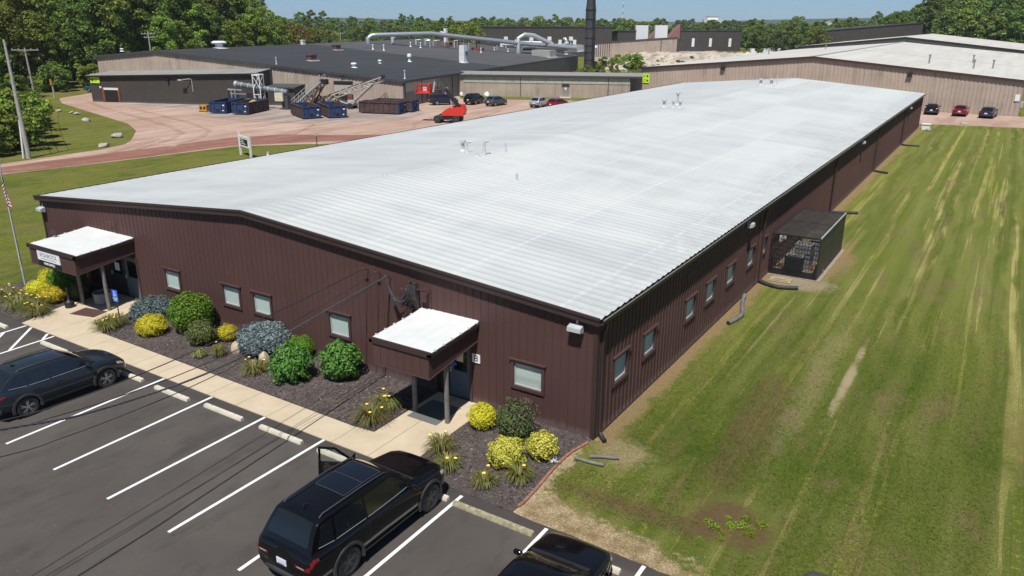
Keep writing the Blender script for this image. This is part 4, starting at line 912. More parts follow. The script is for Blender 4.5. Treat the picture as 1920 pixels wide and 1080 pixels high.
# wood on the right-hand hill
LR = 'dense dark green tree of the hill wood behind the pale grey roofs'; GR = 'trees of the right hill wood'
rw_ = [make_tree('hill_tree', LR, 'tree', 160+i, (16, 18, 15, 17)[i], (5.4, 5.0, 5.6, 4.8)[i], (M['lf_dark'], M['lf_wood'], M['lf_dark'], M['lf_wood2'])[i], 36, 5200, .72, GR, base=.08, shape='oval') for i in range(4)]
def hz(x, y): return max(0, min(14, (x+62)*.16))*min(1, max(0, (y-320)/40))
for D, z0 in ((334, 0), (345, 0), (357, 1), (384, 2), (396, 3), (410, 4)):
    u = 1585 if D > 380 else 1738
    while u < 2080:
        x, y = polar(u+r.uniform(-5, 5), D+r.uniform(-5, 5)); s = r.uniform(.64, .84)*(0.82 if u < 1625 else 1.05 if u < 1670 else 1.35)
        put(rw_[r.choice((0, 0, 1, 2, 2, 0, 2, 3))], used, x, y, hz(x, y), s, r.uniform(0, 6.28), LR, GR); u += 22*r.uniform(.7, 1.25)
# scrub round the smokestack and rubble heap
SG = 'wild bush growing between the smokestack and the rubble heap'
for i, (x, y, s, k) in enumerate(((-80.5, 168, .95, 1), (-77.5, 172, 1.05, 0), (-74.2, 170, 1.1, 0), (-71.8, 168.5, .7, 1), (-78, 178, .8, 2), (-70, 176, .75, 0), (-66.5, 181, .9, 2), (-62.5, 183, .95, 2), (-59, 186, .7, 0), (-83, 162, .5, 1), (-80, 163, .5, 1), (-76.5, 164.5, .5, 1), (-68, 171, .55, 1), (-73, 174, .7, 0), (-64.5, 178, .75, 2), (-56, 184.5, .6, 0), (-52, 190, .6, 1), (-61, 177, .6, 1), (-84.5, 171, .6, 2), (-48, 197, .7, 2))):
    put(bush[k], used, x, y, 0, s, i*1.3, SG, 'scrub by the smokestack')
bl = [(x, y) for x in (-86, -64) for y in (0,)]
g = np.random.default_rng(9); n = 9000; X = g.uniform(-86, -58, n); Y = 160+g.uniform(0, 16, n)+(X+86)*.25; P = np.stack([X, Y, g.uniform(0, 1.1, n)], 1); V, F = leaf_cards(g, P, unit(g, n), .38, .5)
tag(link('tall_weeds', np_mesh('tall_weeds', V, F, M['lf_wood2'])), kind='stuff')

# ================================================================ CARS
def ip(x, pts): return float(np.interp(x, [p[0] for p in pts], [p[1] for p in pts]))
def bool_cut(me, cutter):
    a = bpy.data.objects.new('a', me); c = bpy.data.objects.new('c', cutter); COL.objects.link(a); COL.objects.link(c)
    m = a.modifiers.new('b', 'BOOLEAN'); m.object = c; m.operation = 'DIFFERENCE'; m.solver = 'EXACT'
    dg = bpy.context.evaluated_depsgraph_get(); new = bpy.data.meshes.new_from_object(a.evaluated_get(dg))
    bpy.data.objects.remove(a); bpy.data.objects.remove(c); return new
STY = {
 'bigsuv': dict(L=5.2, W=1.98, belt=1.16, roof=1.80, hood=1.06, cowl=1.17, cy=1.22, rf=.42, rr=-2.02, tb=-2.45, tz=1.17, fa=1.68, ra=-1.43, wr=.40, zb=.30, nose=.95),
 'cross': dict(L=4.48, W=1.80, belt=1.03, roof=1.56, hood=.97, cowl=1.06, cy=1.12, rf=.35, rr=-1.45, tb=-2.02, tz=1.06, fa=1.36, ra=-1.31, wr=.355, zb=.28, nose=.84),
 'sedan': dict(L=4.85, W=1.85, belt=.93, roof=1.44, hood=.88, cowl=.97, cy=1.12, rf=.30, rr=-.95, tb=-1.75, tz=1.0, fa=1.42, ra=-1.38, wr=.335, zb=.22, nose=.72),
 'hatch': dict(L=4.2, W=1.77, belt=.95, roof=1.47, hood=.92, cowl=1.0, cy=1.05, rf=.30, rr=-1.35, tb=-1.92, tz=.98, fa=1.28, ra=-1.28, wr=.32, zb=.22, nose=.76),
 'suv': dict(L=4.65, W=1.85, belt=1.1, roof=1.69, hood=1.02, cowl=1.11, cy=1.12, rf=.38, rr=-1.6, tb=-2.12, tz=1.1, fa=1.40, ra=-1.28, wr=.36, zb=.27, nose=.9)}
def car(name, label, style, pt, loc, rz, group=None, detail=2, rim='rimsilver', rack=False, clad=False, plate=True, cat='car', door=False):
    S = STY[style]; L, Wd = S['L'], S['W']; w = Wd/2; hl = L/2
    t = thing(name, label, cat, loc, rz, group); paint_ = M[pt]
    top = [(-hl, S['tz']*.80), (-hl+.05, S['tz']*.93), (-hl+.16, S['tz']-.01), (S['tb'], S['tz']), (S['tb']+.5, S['belt']+.01), (S['cy']-.5, S['belt']), (S['cy'], S['cowl']), (S['cy']+.35, S['hood']+.05), (hl-.45, S['hood']-.02), (hl-.2, S['nose']+.02), (hl-.07, S['nose']-.08), (hl, S['nose']-.22)]
    bot = [(-hl, .48), (-hl+.12, .36), (-hl+.5, S['zb']), (hl-.6, S['zb']), (hl-.15, .3), (hl, .38)]
    wid = [(-hl, .82), (-hl+.10, .925), (-hl+.35, .975), (-hl+.9, 1.0), (0, .985), (hl-1.0, 1.0), (hl-.5, .965), (hl-.25, .9), (hl-.09, .80), (hl, .68)]
    ys = sorted(set([round(v, 3) for v in list(np.linspace(-hl, hl, 30))+[p[0] for p in top]+[-hl+.1, hl-.09]]))
    prof = []
    for y in ys:
        zt, zb, ww = ip(y, top), ip(y, bot), w*ip(y, wid); h = zt-zb; cr = .035
        hs = 1 if abs(y) < 1.9 else .6
        half = [(.0, zb), (.78*ww, zb), (.95*ww, zb+.10*h), (.985*ww, zb+.28*h), (1.0*ww, zb+.52*h), (.995*ww, zb+.66*h), (.975*ww, zb+.80*h), (.945*ww, zb+.92*h), (.88*ww, zt-.012), (.78*ww, zt+.004), (.4*ww, zt+cr*.8), (0, zt+cr)]
        prof.append([(x, y, z) for x, z in half]+[(-x, y, z) for x, z in half[-2:0:-1]])
    b = MB(); k = len(prof[0]); b.v = [p for pr in prof for p in pr]
    for i in range(len(prof)-1):
        for j in range(k): b.f.append([i*k+j, i*k+(j+1) % k, (i+1)*k+(j+1) % k, (i+1)*k+j])
    b.f.append(list(range(k))); b.f.append([(len(prof)-1)*k+j for j in range(k-1, -1, -1)]); b.m = [0]*len(b.f)
    me = b.mesh('body', paint_)
    c = MB()
    for ya in (S['fa'], S['ra']):
        for sx in (-1, 1):
            q = S['wr']+.055; c.lathe([(q, sx*(w-.30)), (q, sx*(w+.2))], 28, (0, ya, S['wr']), 'x')
    me = bool_cut(me, c.mesh('cut', paint_))
    # cabin
    wb, wt = w*.915, w*.735; RZ, BL = S['roof'], S['belt']
    ctop = [(S['tb']-.02, S['tz']-.02), (S['tb']+(S['rr']-S['tb'])*.5, S['tz']+(RZ-S['tz'])*.56), (S['rr']-.03, RZ-.06), (S['rr']+.2, RZ-.022), (-.4, RZ), (S['rf']-.25, RZ-.02), (S['rf'], RZ-.055), (S['rf']+(S['cy']-S['rf'])*.5, S['cowl']+(RZ-.055-S['cowl'])*.53), (S['cy'], S['cowl']-.02)]
    def sec(y):
        z = ip(y, ctop); f = max(0, min(1, (z-BL)/(RZ-.06-BL))); ww = wb+(wt-wb)*f; taper = ip(y, [(-hl, .90), (S['rr'], .95), (-.6, 1), (S['rf'], .985), (S['cy'], .93)]); return z, f, wb*taper, ww*taper
    def cpt(y, q, up=0):
        z, f, b0, ww = sec(y); return Vector((q*ww*.90, y, z+.032*(1-q*q)*(.4+.6*f)+up))
    def side(y, z, sx, out=0):
        zz, f, b0, ww = sec(y); hh = max(.02, zz-.03-(BL-.04)); s = (z-(BL-.04))/hh; return Vector((sx*(b0+(ww-b0)*s+out), y, z))
    cy = sorted(set([round(v, 3) for v in list(np.linspace(S['tb'], S['cy'], 22))+[p[0] for p in ctop]])); rows = []
    for y in cy:
        z, f, b0, ww = sec(y); zb_ = BL-.06; zs = max(z-.03, zb_+.01)
        rows.append([(b0+.004, y, zb_), ((b0+ww)/2, y, (zb_+zs)/2), (ww, y, zs), tuple(cpt(y, 1)+Vector((.03, 0, -.012)))]+[tuple(cpt(y, q)) for q in (1, .7, .35, 0, -.35, -.7, -1)]+[tuple(cpt(y, -1)+Vector((-.03, 0, -.012))), (-ww, y, zs), (-(b0+ww)/2, y, (zb_+zs)/2), (-b0-.004, y, zb_)])
    cb = MB().grid(rows); cm = cb.mesh('cab', paint_)
    bm = bmesh.new(); bm.from_mesh(me); bm.from_mesh(cm); bm.to_mesh(me); bm.free(); bpy.data.meshes.remove(cm)
    me.materials.clear(); me.materials.append(paint_); me.name = 'body'
    link('body', me, t, 38)
    def patch(y0, y1, q0, q1, nm, m=M['glass'], up=.010, ny=6, nq=7):
        rows = [[tuple(cpt(y0+(y1-y0)*i/ny, q0+(q1-q0)*j/nq, up)) for j in range(nq+1)] for i in range(ny+1)]
        return MB().grid(rows).build(nm, m, t, 60)
    patch(S['rf']+.04, S['cy']-.03, -.97, .97, 'windshield'); patch(S['tb']+.05, S['rr']-.05, -.93, .93, 'rear_window')
    # side windows
    zl0, zr = BL+.035, RZ-.105
    fy = S['rf']+(S['cy']-S['rf'])*.80; by = S['tb']+(S['rr']-S['tb'])*.30
    mid = (S['rf']+S['rr'])/2+.12; q1 = S['rr']+ (.12 if style in ('sedan', 'hatch') else .28)
    wins = [[(mid+.035, zl0), (fy-.10, zl0), (S['rf']-.02, zr), (mid+.05, zr)], [(q1+.06, zl0), (mid-.035, zl0), (mid-.02, zr), (q1+.14, zr)]]
    if style != 'sedan': wins.append([(by+.12, zl0+.05), (q1-.0, zl0), (q1+.08, zr), (S['rr']+.02, zr-.03)])
    for sx in (-1, 1):
        for wi, poly in enumerate(wins):
            (a0, z0), (a1, z1), (a2, z2), (a3, z3) = poly; rows = []
            for i in range(5):
                f = i/4; ya, yb, za, zb2 = a0+(a3-a0)*f, a1+(a2-a1)*f, z0+(z3-z0)*f, z1+(z2-z1)*f
                rows.append([tuple(side(ya+(yb-ya)*j/5, za+(zb2-za)*j/5, sx, .010)) for j in range(6)])
            sw_ = MB().grid(rows).build('side_window', M['glass'], t, 60)
            if detail > 1: MB().tube([Vector(p)+Vector((sx*.004, 0, -.012)) for p in rows[0]], .009, 4).build('window_trim', M['grey'], sw_)
    # lamps
    for sx in (-1, 1):
        y0 = -hl; tz = S['tz']
        b = MB(); rows = []
        for i in range(5):
            y = -hl+.035+i*(.32 if style != 'bigsuv' else .26)/4; zt = ip(y, top); ww = w*ip(y, wid)
            rows.append([(sx*(ww*.985+.008), y, zt-.22+.02*i), (sx*(ww*.975+.010), y, zt-.15), (sx*(ww*.945+.01), y, zt-.07-.005*i)])
        b.grid(rows)
        b.grid([[(sx*w*.78*(1-.42*i/3), -hl-.012, tz*.80-.10+.05*0), (sx*w*.78*(1-.42*i/3), -hl-.012, tz*.80-.015)] for i in range(4)])
        b.grid([[(sx*(w*.78), -hl-.012, tz*.80-.10), (sx*(w*.78), -hl-.012, tz*.80-.015)], [(sx*(w*.90), -hl+.035, ip(-hl+.035, top)-.22), (sx*(w*.90), -hl+.035, ip(-hl+.035, top)-.07)]])
        tl = b.build('taillight', M['tail'], t, 50)
        if detail > 1:
            z = tz*.80; MB().grid([[(sx*w*.45*f, -hl-.016, z-.078), (sx*w*.45*f, -hl-.016, z-.045)] for f in (1.15, 1.65)]).build('reversing_lens', M['lens'], tl)
        b = MB(); rows = []
        for i in range(5):
            y = hl-.10-i*.08; ww = w*ip(y, wid); zt = ip(y, top); rows.append([(sx*(ww*.99+.008), y, zt-.17), (sx*(ww*.96+.010), y, zt-.10), (sx*(ww*.90+.010), y, zt-.035)])
        b.grid(rows); b.build('headlight', M['lens'], t, 50)
    if plate:
        b = MB(); b.box(-.16, -hl-.022, .72 if style in ('bigsuv', 'suv', 'cross') else .62, .16, -hl-.008, .88 if style in ('bigsuv', 'suv', 'cross') else .78); pl = b.build('licence_plate', M['plate'], t)
        if detail > 1: MB().box(-.10, -hl-.026, .735, .10, -hl-.023, .755).build('plate_band', M['adablue'], pl)
    # bumper, sills, arches
    b = MB(); rows = []
    for i in range(13):
        a = -1+2*i/12; x = a*w*.93; y = -hl-.03+.16*abs(a)**4; rows.append([(x, y+.04, .36), (x, y, .42), (x, y, .52), (x, y+.05, .56)])
    b.grid(rows); b.build('rear_bumper_trim', M['cladding'], t, 60); b = MB(); rows = []
    for i in range(13):
        a = -1+2*i/12; x = a*w*.88; y = hl+.02-.24*abs(a)**3; rows.append([(x, y-.05, .26), (x, y, .31), (x, y, .40), (x, y-.06, .44)])
    b.grid(rows); b.build('front_bumper_trim', M['cladding'], t, 60)
    gr = MB(); rows = [[(a*w*.55, hl-.035*abs(a)-.0, z) for a in np.linspace(-1, 1, 7)] for z in (.44, S['nose']-.24)]; gr.grid(rows); o = gr.build('grille', M['black'], t); 
    for sx in (-1, 1):
        b = MB(); b.extr([(sx*w*.90, S['ra']+S['wr']+.1, S['zb']-.02), (sx*w*.90, S['fa']-S['wr']-.1, S['zb']-.02), (sx*w*.985, S['fa']-S['wr']-.1, S['zb']+.10), (sx*w*.985, S['ra']+S['wr']+.1, S['zb']+.10)], (sx*.012, 0, .0)); b.build('sill', M['cladding'], t)
        for ya in (S['fa'], S['ra']):
            b = MB(); rows = []; ri = S['wr']+.045; ro = S['wr']+(.125 if clad else .075)
            for i in range(17):
                a = R(-14+208*i/16); yy, zz = math.cos(a), math.sin(a)
                wx = w*ip(ya+yy*ro, wid)
                rows.append([(sx*(wx-.10), ya+yy*ri, S['wr']+zz*ri), (sx*(wx*.999+.012), ya+yy*ri, S['wr']+zz*ri), (sx*(wx*.999+.012), ya+yy*ro, S['wr']+zz*ro), (sx*(wx-.03), ya+yy*(ro+.01), S['wr']+zz*(ro+.01))])
            b.grid(rows); b.build('wheel_arch', M['cladding'] if clad else paint_, t, 50)
    # wheels
    for ya in (S['fa'], S['ra']):
        for sx in (-1, 1):
            wr = S['wr']; xo = sx*(w-.02); tw = .225; cx = xo-sx*tw/2
            b = MB(); b.lathe([(wr*.66, -tw*.42), (wr*.70, -tw*.5), (wr*.93, -tw*.5), (wr, -tw*.36), (wr, tw*.36), (wr*.93, tw*.5), (wr*.70, tw*.5), (wr*.66, tw*.42)], 30, (cx, ya, wr), 'x')
            wh = MB().lathe([(wr*.67, -.02), (wr*.67, .05)], 24, (cx, ya, wr), 'x').build('wheel', M['black'], t, 40)
            b.build('tyre', M['rubber'], wh, 40)
            if detail > 1:
                b = MB(); X = cx+sx*tw*.40
                b.lathe([(wr*.66, X-cx-sx*.05), (wr*.685, X-cx), (wr*.62, X-cx), (wr*.60, X-cx-sx*.05)], 30, (cx, ya, wr), 'x'); b.f = b.f[:-2]; b.m = b.m[:-2]
                b.lathe([(wr*.15, X-cx-.02), (wr*.15, X-cx+.012)], 14, (cx, ya, wr), 'x')
                for q in range(5):
                    for dq in (-.17, .17):
                        a = q*2*math.pi/5+.3; a2 = a+dq; 
                        b.bar((X-sx*.006, ya+math.cos(a)*wr*.10, wr+math.sin(a)*wr*.10), (X-sx*.012, ya+math.cos(a2)*wr*.64, wr+math.sin(a2)*wr*.64), .03*wr/.36, .036*wr/.36, up=(1, 0, 0))
                b.build('rim', M[rim], wh, 35)
            else:
                X = cx+sx*tw*.42; b = MB(); b.lathe([(wr*.64, X-cx-.01), (wr*.60, X-cx+sx*.012), (wr*.15, X-cx)], 16, (cx, ya, wr), 'x'); b.build('rim', M[rim], wh, 35)
    # mirrors, handles, details
    for sx in (-1, 1):
        if door and sx == -1: pass
        else:
            b = MB(); ym = fy-.20; p = side(ym, BL+.05, sx, 0); b.lathe([(.02, -.11), (.075, -.085), (.09, 0), (.075, .085), (.02, .11)], 10, (0, 0, 0), 'x')
            b.xf(Matrix.Translation((p.x+sx*.16, ym+.02, BL+.09)) @ Matrix.Diagonal((1.1, .75, .95, 1))); s0 = len(b.v); b.bar((p.x-sx*.02, ym, BL+.02), (p.x+sx*.12, ym+.01, BL+.05), .06, .04); b.build('mirror', paint_, t, 50)
        if detail > 1:
            for yh in (mid+.22, q1+.22):
                x = w*ip(yh, wid); z = S['zb']+(BL-S['zb'])*.80; MB().box(min(sx*x*.97, sx*(x*.975+.032)), yh-.1, z-.018, max(sx*x*.97, sx*(x*.975+.032)), yh+.1, z+.018).build('door_handle', paint_, t)
            for yl in (mid, q1+.02):   # shut lines
                b = MB(); rows = []
                for z_ in np.linspace(S['zb']+.1, BL-.06, 9):
                    zt, zb, ww = ip(yl, top), ip(yl, bot), w*ip(yl, wid); f = (z_-zb)/(zt-zb); x = ww*float(np.interp(f, [0, .1, .28, .52, .66, .8, .92, 1], [.9, .95, .985, 1, .995, .975, .945, .9]))+.003
                    rows.append([(sx*x, yl-.006, z_), (sx*x, yl+.006, z_)])
                b.grid(rows); b.build('shut_line', M['black'], t)
    if detail > 1:
        b = MB(); b.extr([(-.02, S['rr']+.35, RZ+.02), (-.02, S['rr']+.20, RZ+.005), (-.02, S['rr']+.20, RZ+.10)], (.04, 0, 0)); b.build('antenna_fin', M['black'], t)
        ym = S['tb']+(S['rr']-S['tb'])*.30; p = cpt(ym, .1, .03); q = cpt(ym-.02, .75, .03); MB().bar(p, q, .02).build('rear_wiper', M['black'], t) if style in ('bigsuv', 'cross', 'suv') else None
        for q0 in (-.1, .65): MB().bar(cpt(S['cy']-.03, q0, .03), cpt(S['cy']-.16, q0-.62, .03), .018).build('wiper', M['black'], t)
        rows = [[(x_, S['cy']+.02, S['cowl']+.026+.012*(1-(x_/w)**2)) for x_ in np.linspace(-w*.80, w*.80, 7)], [(x_, S['cy']-.10, S['cowl']+.05) for x_ in np.linspace(-w*.80, w*.80, 7)]]
        MB().grid(rows).build('cowl_panel', M['black'], t)
    if rack:
        for sx in (-1, 1):
            pts = [cpt(S['rr']+.12, sx*.93, .005), cpt(S['rr']+.22, sx*.93, .055), cpt(-.5, sx*.93, .06), cpt(S['rf']-.15, sx*.93, .055), cpt(S['rf']-.02, sx*.93, .008)]
            MB().tube(pts, .017, 6).build('roof_rail', M['cladding'], t, 60)
    return t, S, cpt, side
CARG = 'cars parked in the front lot'
t, S, cpt, side = car('parked_car', 'dark slate crossover with roof rails parked at the left of the front lot', 'cross', 'p_slate', (-17.42, -7.46, .006), R(-3.0), CARG, rack=True, clad=True)
b = MB(); rows = [[tuple(cpt(y, q, .006)) for q in np.linspace(-.7, .7, 6)] for y in np.linspace(S['rr']+.55, S['rf']-.2, 5)]
t, S, cpt, side = car('parked_car', 'large black suv with panoramic roof and its left front door open', 'bigsuv', 'p_black', (-2.97, -7.42, .006), R(-.4), CARG, rim='rimblack', rack=True, clad=True, door=True)
b = MB(); rows = [[tuple(cpt(y, q, .012)) for q in np.linspace(-.72, .72, 7)] for y in np.linspace(-.98, .28, 6)]; sr = b.grid(rows).build('sunroof', M['sunroof'], t, 60)
loop = [cpt(.30, q, .016) for q in np.linspace(-.74, .74, 8)]+[cpt(y, .74, .016) for y in np.linspace(.2, -.9, 5)]+[cpt(-1.0, q, .016) for q in np.linspace(.74, -.74, 8)]+[cpt(y, -.74, .016) for y in np.linspace(-.9, .2, 5)]+[cpt(.30, -.74, .016)]
MB().tube(loop, .008, 5).build('sunroof_seal', M['darkgrey'], sr); MB().tube([cpt(-.35, q, .016) for q in np.linspace(-.74, .74, 8)], .006, 5).build('sunroof_divider', M['darkgrey'], sr)
# open front door, swung out on its front hinge
hinge = Vector((-.975, 1.05, 0)); rot = Matrix.Translation(hinge) @ Matrix.Rotation(R(-62), 4, 'Z')
b = MB(); b.extr([(0, 0, .42), (0, -1.12, .42), (0, -1.16, .8), (0, -1.14, 1.17), (0, 0, 1.17)], (.09, 0, 0)); b.xf(rot); dr_ = b.build('front_door', M['p_black'], t)
b = MB()
b.bar((.03, -.08, 1.17), (.16, -.62, 1.68), .05); b.bar((.16, -.60, 1.68), (.17, -1.06, 1.69), .05); b.bar((.17, -1.05, 1.70), (.045, -1.12, 1.16), .06); b.xf(rot); b.build('window_frame', M['p_black'], dr_)
b = MB(); b.add([(.04, -.16, 1.17), (.05, -1.08, 1.17), (.16, -1.03, 1.66), (.155, -.63, 1.65)], [(0, 1, 2, 3)]); b.xf(rot); b.build('pane', M['clear'], dr_)
b = MB(); b.box(.091, -1.0, .5, .12, -.1, 1.1); b.xf(rot); b.build('door_card', M['interior'], dr_)
b = MB(); b.lathe([(.02, -.12), (.08, -.09), (.095, 0), (.08, .09), (.02, .12)], 10, (0, 0, 0), 'x'); b.xf(rot @ Matrix.Translation((-.16, -.22, 1.22)) @ Matrix.Diagonal((1.1, .75, 1, 1))); b.build('mirror', M['p_black'], dr_, 50)
b = MB(); b.box(-1.01, 0, .5, -.975, 1.0, 1.14); b.build('door_opening', M['interior'], t)
t, S, cpt, side = car('parked_car', 'black sedan cut off by the bottom edge of the picture', 'sedan', 'p_black', (2.55, -7.82, .006), R(1.5), CARG, rim='rimsilver')
t, S, cpt, side = car('parked_car', 'dark car whose roof corner shows at the bottom right', 'suv', 'p_grey', (8.15, -6.05, .006), R(0), CARG, rim='rimsilver', detail=1)
FARG = 'cars parked in the gravel yard'
for (st, pt, x, y, rz, lab) in (
    ('suv', 'p_dkblue', -66.9, 80.4, R(-35), 'dark suv behind the arm of the red boom lift'), ('suv', 'p_black', -63.5, 84.2, R(8), 'black suv beside the link building corner'), ('hatch', 'p_grey', -59.2, 84.0, R(-3), 'dark grey hatchback right of the black yard suv'),
    ('hatch', 'p_silver', -52.6, 86.2, R(6), 'silver hatchback below the link building'), ('hatch', 'p_red', -49.2, 86.0, R(-4), 'dark red car right of the silver hatchback'), ('sedan', 'p_dkblue', -41.5, 96.2, R(-62), 'dark car almost hidden behind the white roof edge'),
    ('suv', 'p_blue', -133.2, 63.0, R(-70), 'blue suv parked by the trees left of the dark annex')):
    car('parked_car', lab, st, M and pt, (x, y, .03), rz, FARG, detail=1, rack=False)
for (st, pt, x, rz, lab) in (('sedan', 'p_black', -.15, R(2), 'black sedan nearest the far end of the brown building'), ('sedan', 'p_red', 3.5, R(-1), 'red car parked between two dark cars by the tan wall'), ('sedan', 'p_dkblue', 6.95, R(-6), 'dark blue car furthest right along the tan wall')):
    car('parked_car', lab, st, pt, (x, 109.6 if x < 5 else 108.9, .03), rz, 'cars along the tan wall', detail=1)
# wheel stops
def stop(x0, x1, y, label, mat='cream', rz=0):
    t = thing('wheel_stop', label, 'wheel stop', ((x0+x1)/2, y, .006), R(rz), 'concrete wheel stops'); l = (x1-x0)/2
    b = MB(); pr = [(-.085, 0), (-.082, .05), (-.05, .115), (.05, .115), (.082, .05), (.085, 0)]
    vs = []; 
    for xx, sc in ((-l, .86), (-l+.03, 1), (-l/2, 1), (0, 1), (l/2, 1), (l-.03, 1), (l, .86)): vs.append([(xx, yy*sc, zz*(sc if zz > .06 else 1)) for yy, zz in pr])
    b.grid(vs); k = len(pr); b.add(vs[0], [tuple(range(k))]); b.add(vs[-1], [tuple(range(k-1, -1, -1))]); b.build('concrete_bar', M[mat], t, 40)
    MB().lathe([(.016, .112), (.02, .12)], 8, (-l*.6, 0, 0)).build('pin', M['rust'], t); MB().lathe([(.016, .112), (.02, .12)], 8, (l*.6, 0, 0)).build('pin', M['rust'], t)
for a in ((-27.4, -25.55, -5.22, 'cream wheel stop at the far left past the hatched bay'), (-22.63, -20.75, -5.28, 'cream wheel stop between the hatched bay and the slate crossover'), (-17.7, -15.85, -5.2, 'cream wheel stop at the nose of the slate crossover'),
          (-14.99, -13.1, -5.26, 'cream wheel stop in the first empty bay right of the crossover'), (-12.3, -10.38, -5.18, 'cream wheel stop in the second empty bay'), (-9.52, -7.59, -5.17, 'cream wheel stop in the empty bay crossed by cable shadows'),
          (-6.87, -4.95, -5.18, 'cream wheel stop beyond the open door of the black suv'), (-3.85, -1.9, -5.12, 'cream wheel stop under the nose of the large black suv'), (1.35, 3.4, -5.30, 'wheel stop at the nose of the black sedan'), (4.15, 6.1, -5.3, 'wheel stop in the last bay at the bottom right')): stop(*a)
stop(-1.66, .88, -5.18, 'longest wheel stop, mossy and weathered, between the suv and the sedan', 'oldconc')

# ================================================================ SMALL THINGS ROUND THE BUILDING
def rockm(name, label, loc, s, m, seed, cat='rock', group=None):
    g = np.random.default_rng(seed); bm = bmesh.new(); bmesh.ops.create_icosphere(bm, subdivisions=3, radius=1)
    D = unit(g, 9); off = g.uniform(.62, .95, 9)
    for v in bm.verts:
        for d, o in zip(D, off):
            k = v.co.x*d[0]+v.co.y*d[1]+v.co.z*d[2]
            if k > o: v.co -= Vector(d)*(k-o)*.9
        v.co = Vector((v.co.x*s[0], v.co.y*s[1], max(-.2, v.co.z)*s[2]))
    me = bpy.data.meshes.new(name); bm.to_mesh(me); bm.free(); me.materials.append(m); o = link(name, me, None, 35); o.location = loc; o.rotation_euler = (0, 0, seed); return tag(o, label, cat, group)
rockm('boulder', 'square tan boulder right of the large blue spruce mound', (-13.35, -1.75, .1), (.34, .26, .42), M['stone'], 2, group='boulders in the bed')
rockm('boulder', 'tan boulder at the left foot of the large blue spruce mound', (-15.1, -1.55, .1), (.28, .25, .4), M['stone'], 3, group='boulders in the bed')
rockm('small_stone', 'small pale stone between the boulder and the daylilies', (-13.75, -1.95, .04), (.14, .12, .12), M['rock'], 4)
for i, (x, y, s, lab) in enumerate(((-75.5, 30.9, 1.3, 'largest pale boulder on the grass island by the drive'), (-77.2, 32.3, .5, 'small pale stone beside the largest island boulder'), (-92.8, 37.2, 1.2, 'pale boulder in the middle of the grass island'), (-101.4, 40.9, .8, 'dark boulder on bare soil of the grass island'), (-103.5, 41.3, .7, 'grey stone beside the dark boulder'), (-107.0, 41.4, .9, 'boulder right of the second utility pole'), (-109.2, 41.0, .9, 'brown boulder at the foot of the second utility pole'), (-110.6, 41.5, .8, 'brown boulder left of the second utility pole'), (-119, 43.3, 1.3, 'pale flat boulder near the wood edge'), (-125.5, 47.5, 1.5, 'boulder pile stone at the foot of the yellow marker pole'), (-70.4, 26.2, 1.1, 'long flat stone near the red drive'))):
    rockm('boulder', lab, (x, y, .12), (s*.6, s*.42, s*.34), M['rock'], 20+i, group='boulders on the grass island')
t = thing('planter', 'round grey concrete planter under the left canopy', 'planter', (-25.0, -1.15, .035)); MB().lathe([(.36, 0), (.42, .06), (.42, .46), (.45, .48), (.45, .55), (.38, .55), (.37, .45), (.02, .44)], 24).build('tub', M['grey'], t, 30)
t = thing('cigarette_bin', 'black bottle shaped cigarette bin beside the left canopy post', 'bin', (-25.78, -2.35, .035)); MB().lathe([(.20, 0), (.205, .2), (.19, .26), (.10, .32), (.05, .42), (.045, .85), (.055, .9), (.03, .95)], 18).build('receptacle', M['black'], t, 40)
o = MB().add([(-24.91, -2.86, 0), (-23.54, -2.48, 0), (-23.70, -1.68, 0), (-25.1, -1.98, 0)], [(0, 1, 2, 3)]); q = MB().extr([(-24.91, -2.86, .036), (-23.60, -2.52, .036), (-23.75, -1.75, .036), (-25.07, -2.02, .036)], (0, 0, .012)).build('doormat', M['mat']); tag(q, 'dark red brown doormat before the left entrance', 'mat')
q = MB().extr([(-5.95, -2.02, .036), (-4.72, -2.02, .036), (-4.72, -.62, .036), (-5.95, -.62, .036)], (0, 0, .010)).build('doormat', pm('grey_doormat', (.12, .125, .12), .95, var=.2, scale=20)); tag(q, 'grey mat under the right canopy', 'mat')
t = thing('parking_sign', 'blue accessible parking sign on a thin dark post', 'sign', (-21.85, -2.32, .03), R(8)); MB().bar((0, 0, 0), (0, 0, 1.55), .035).build('post', M['darkgrey'], t); MB().box(-.155, -.035, 1.05, .155, -.02, 1.58).build('sign_plate', M['adablue'], t)
b = MB(); b.lathe([(.0305, -.002), (.0305, .002)], 12); b.xf(Matrix.Translation((-.02, -.040, 1.50)) @ Matrix.Rotation(R(90), 4, 'X'))
b.bar((-.02, -.04, 1.47), (-.015, -.04, 1.39), .02, .004); b.bar((-.015, -.04, 1.39), (.05, -.04, 1.39), .02, .004); b.bar((.05, -.04, 1.39), (.075, -.04, 1.32), .02, .004); b.bar((-.01, -.04, 1.44), (.04, -.04, 1.44), .016, .004)
b.tube([(.0+.062*math.cos(a)-.0, -.04, 1.37+.062*math.sin(a)) for a in [R(100+i*22) for i in range(12)]], .008, 4); b.build('symbol', M['signwhite'], t); text('PARKING', .065, M['signwhite'], t, (0, -.0385, 1.2)); text('ONLY', .065, M['signwhite'], t, (0, -.0385, 1.12))
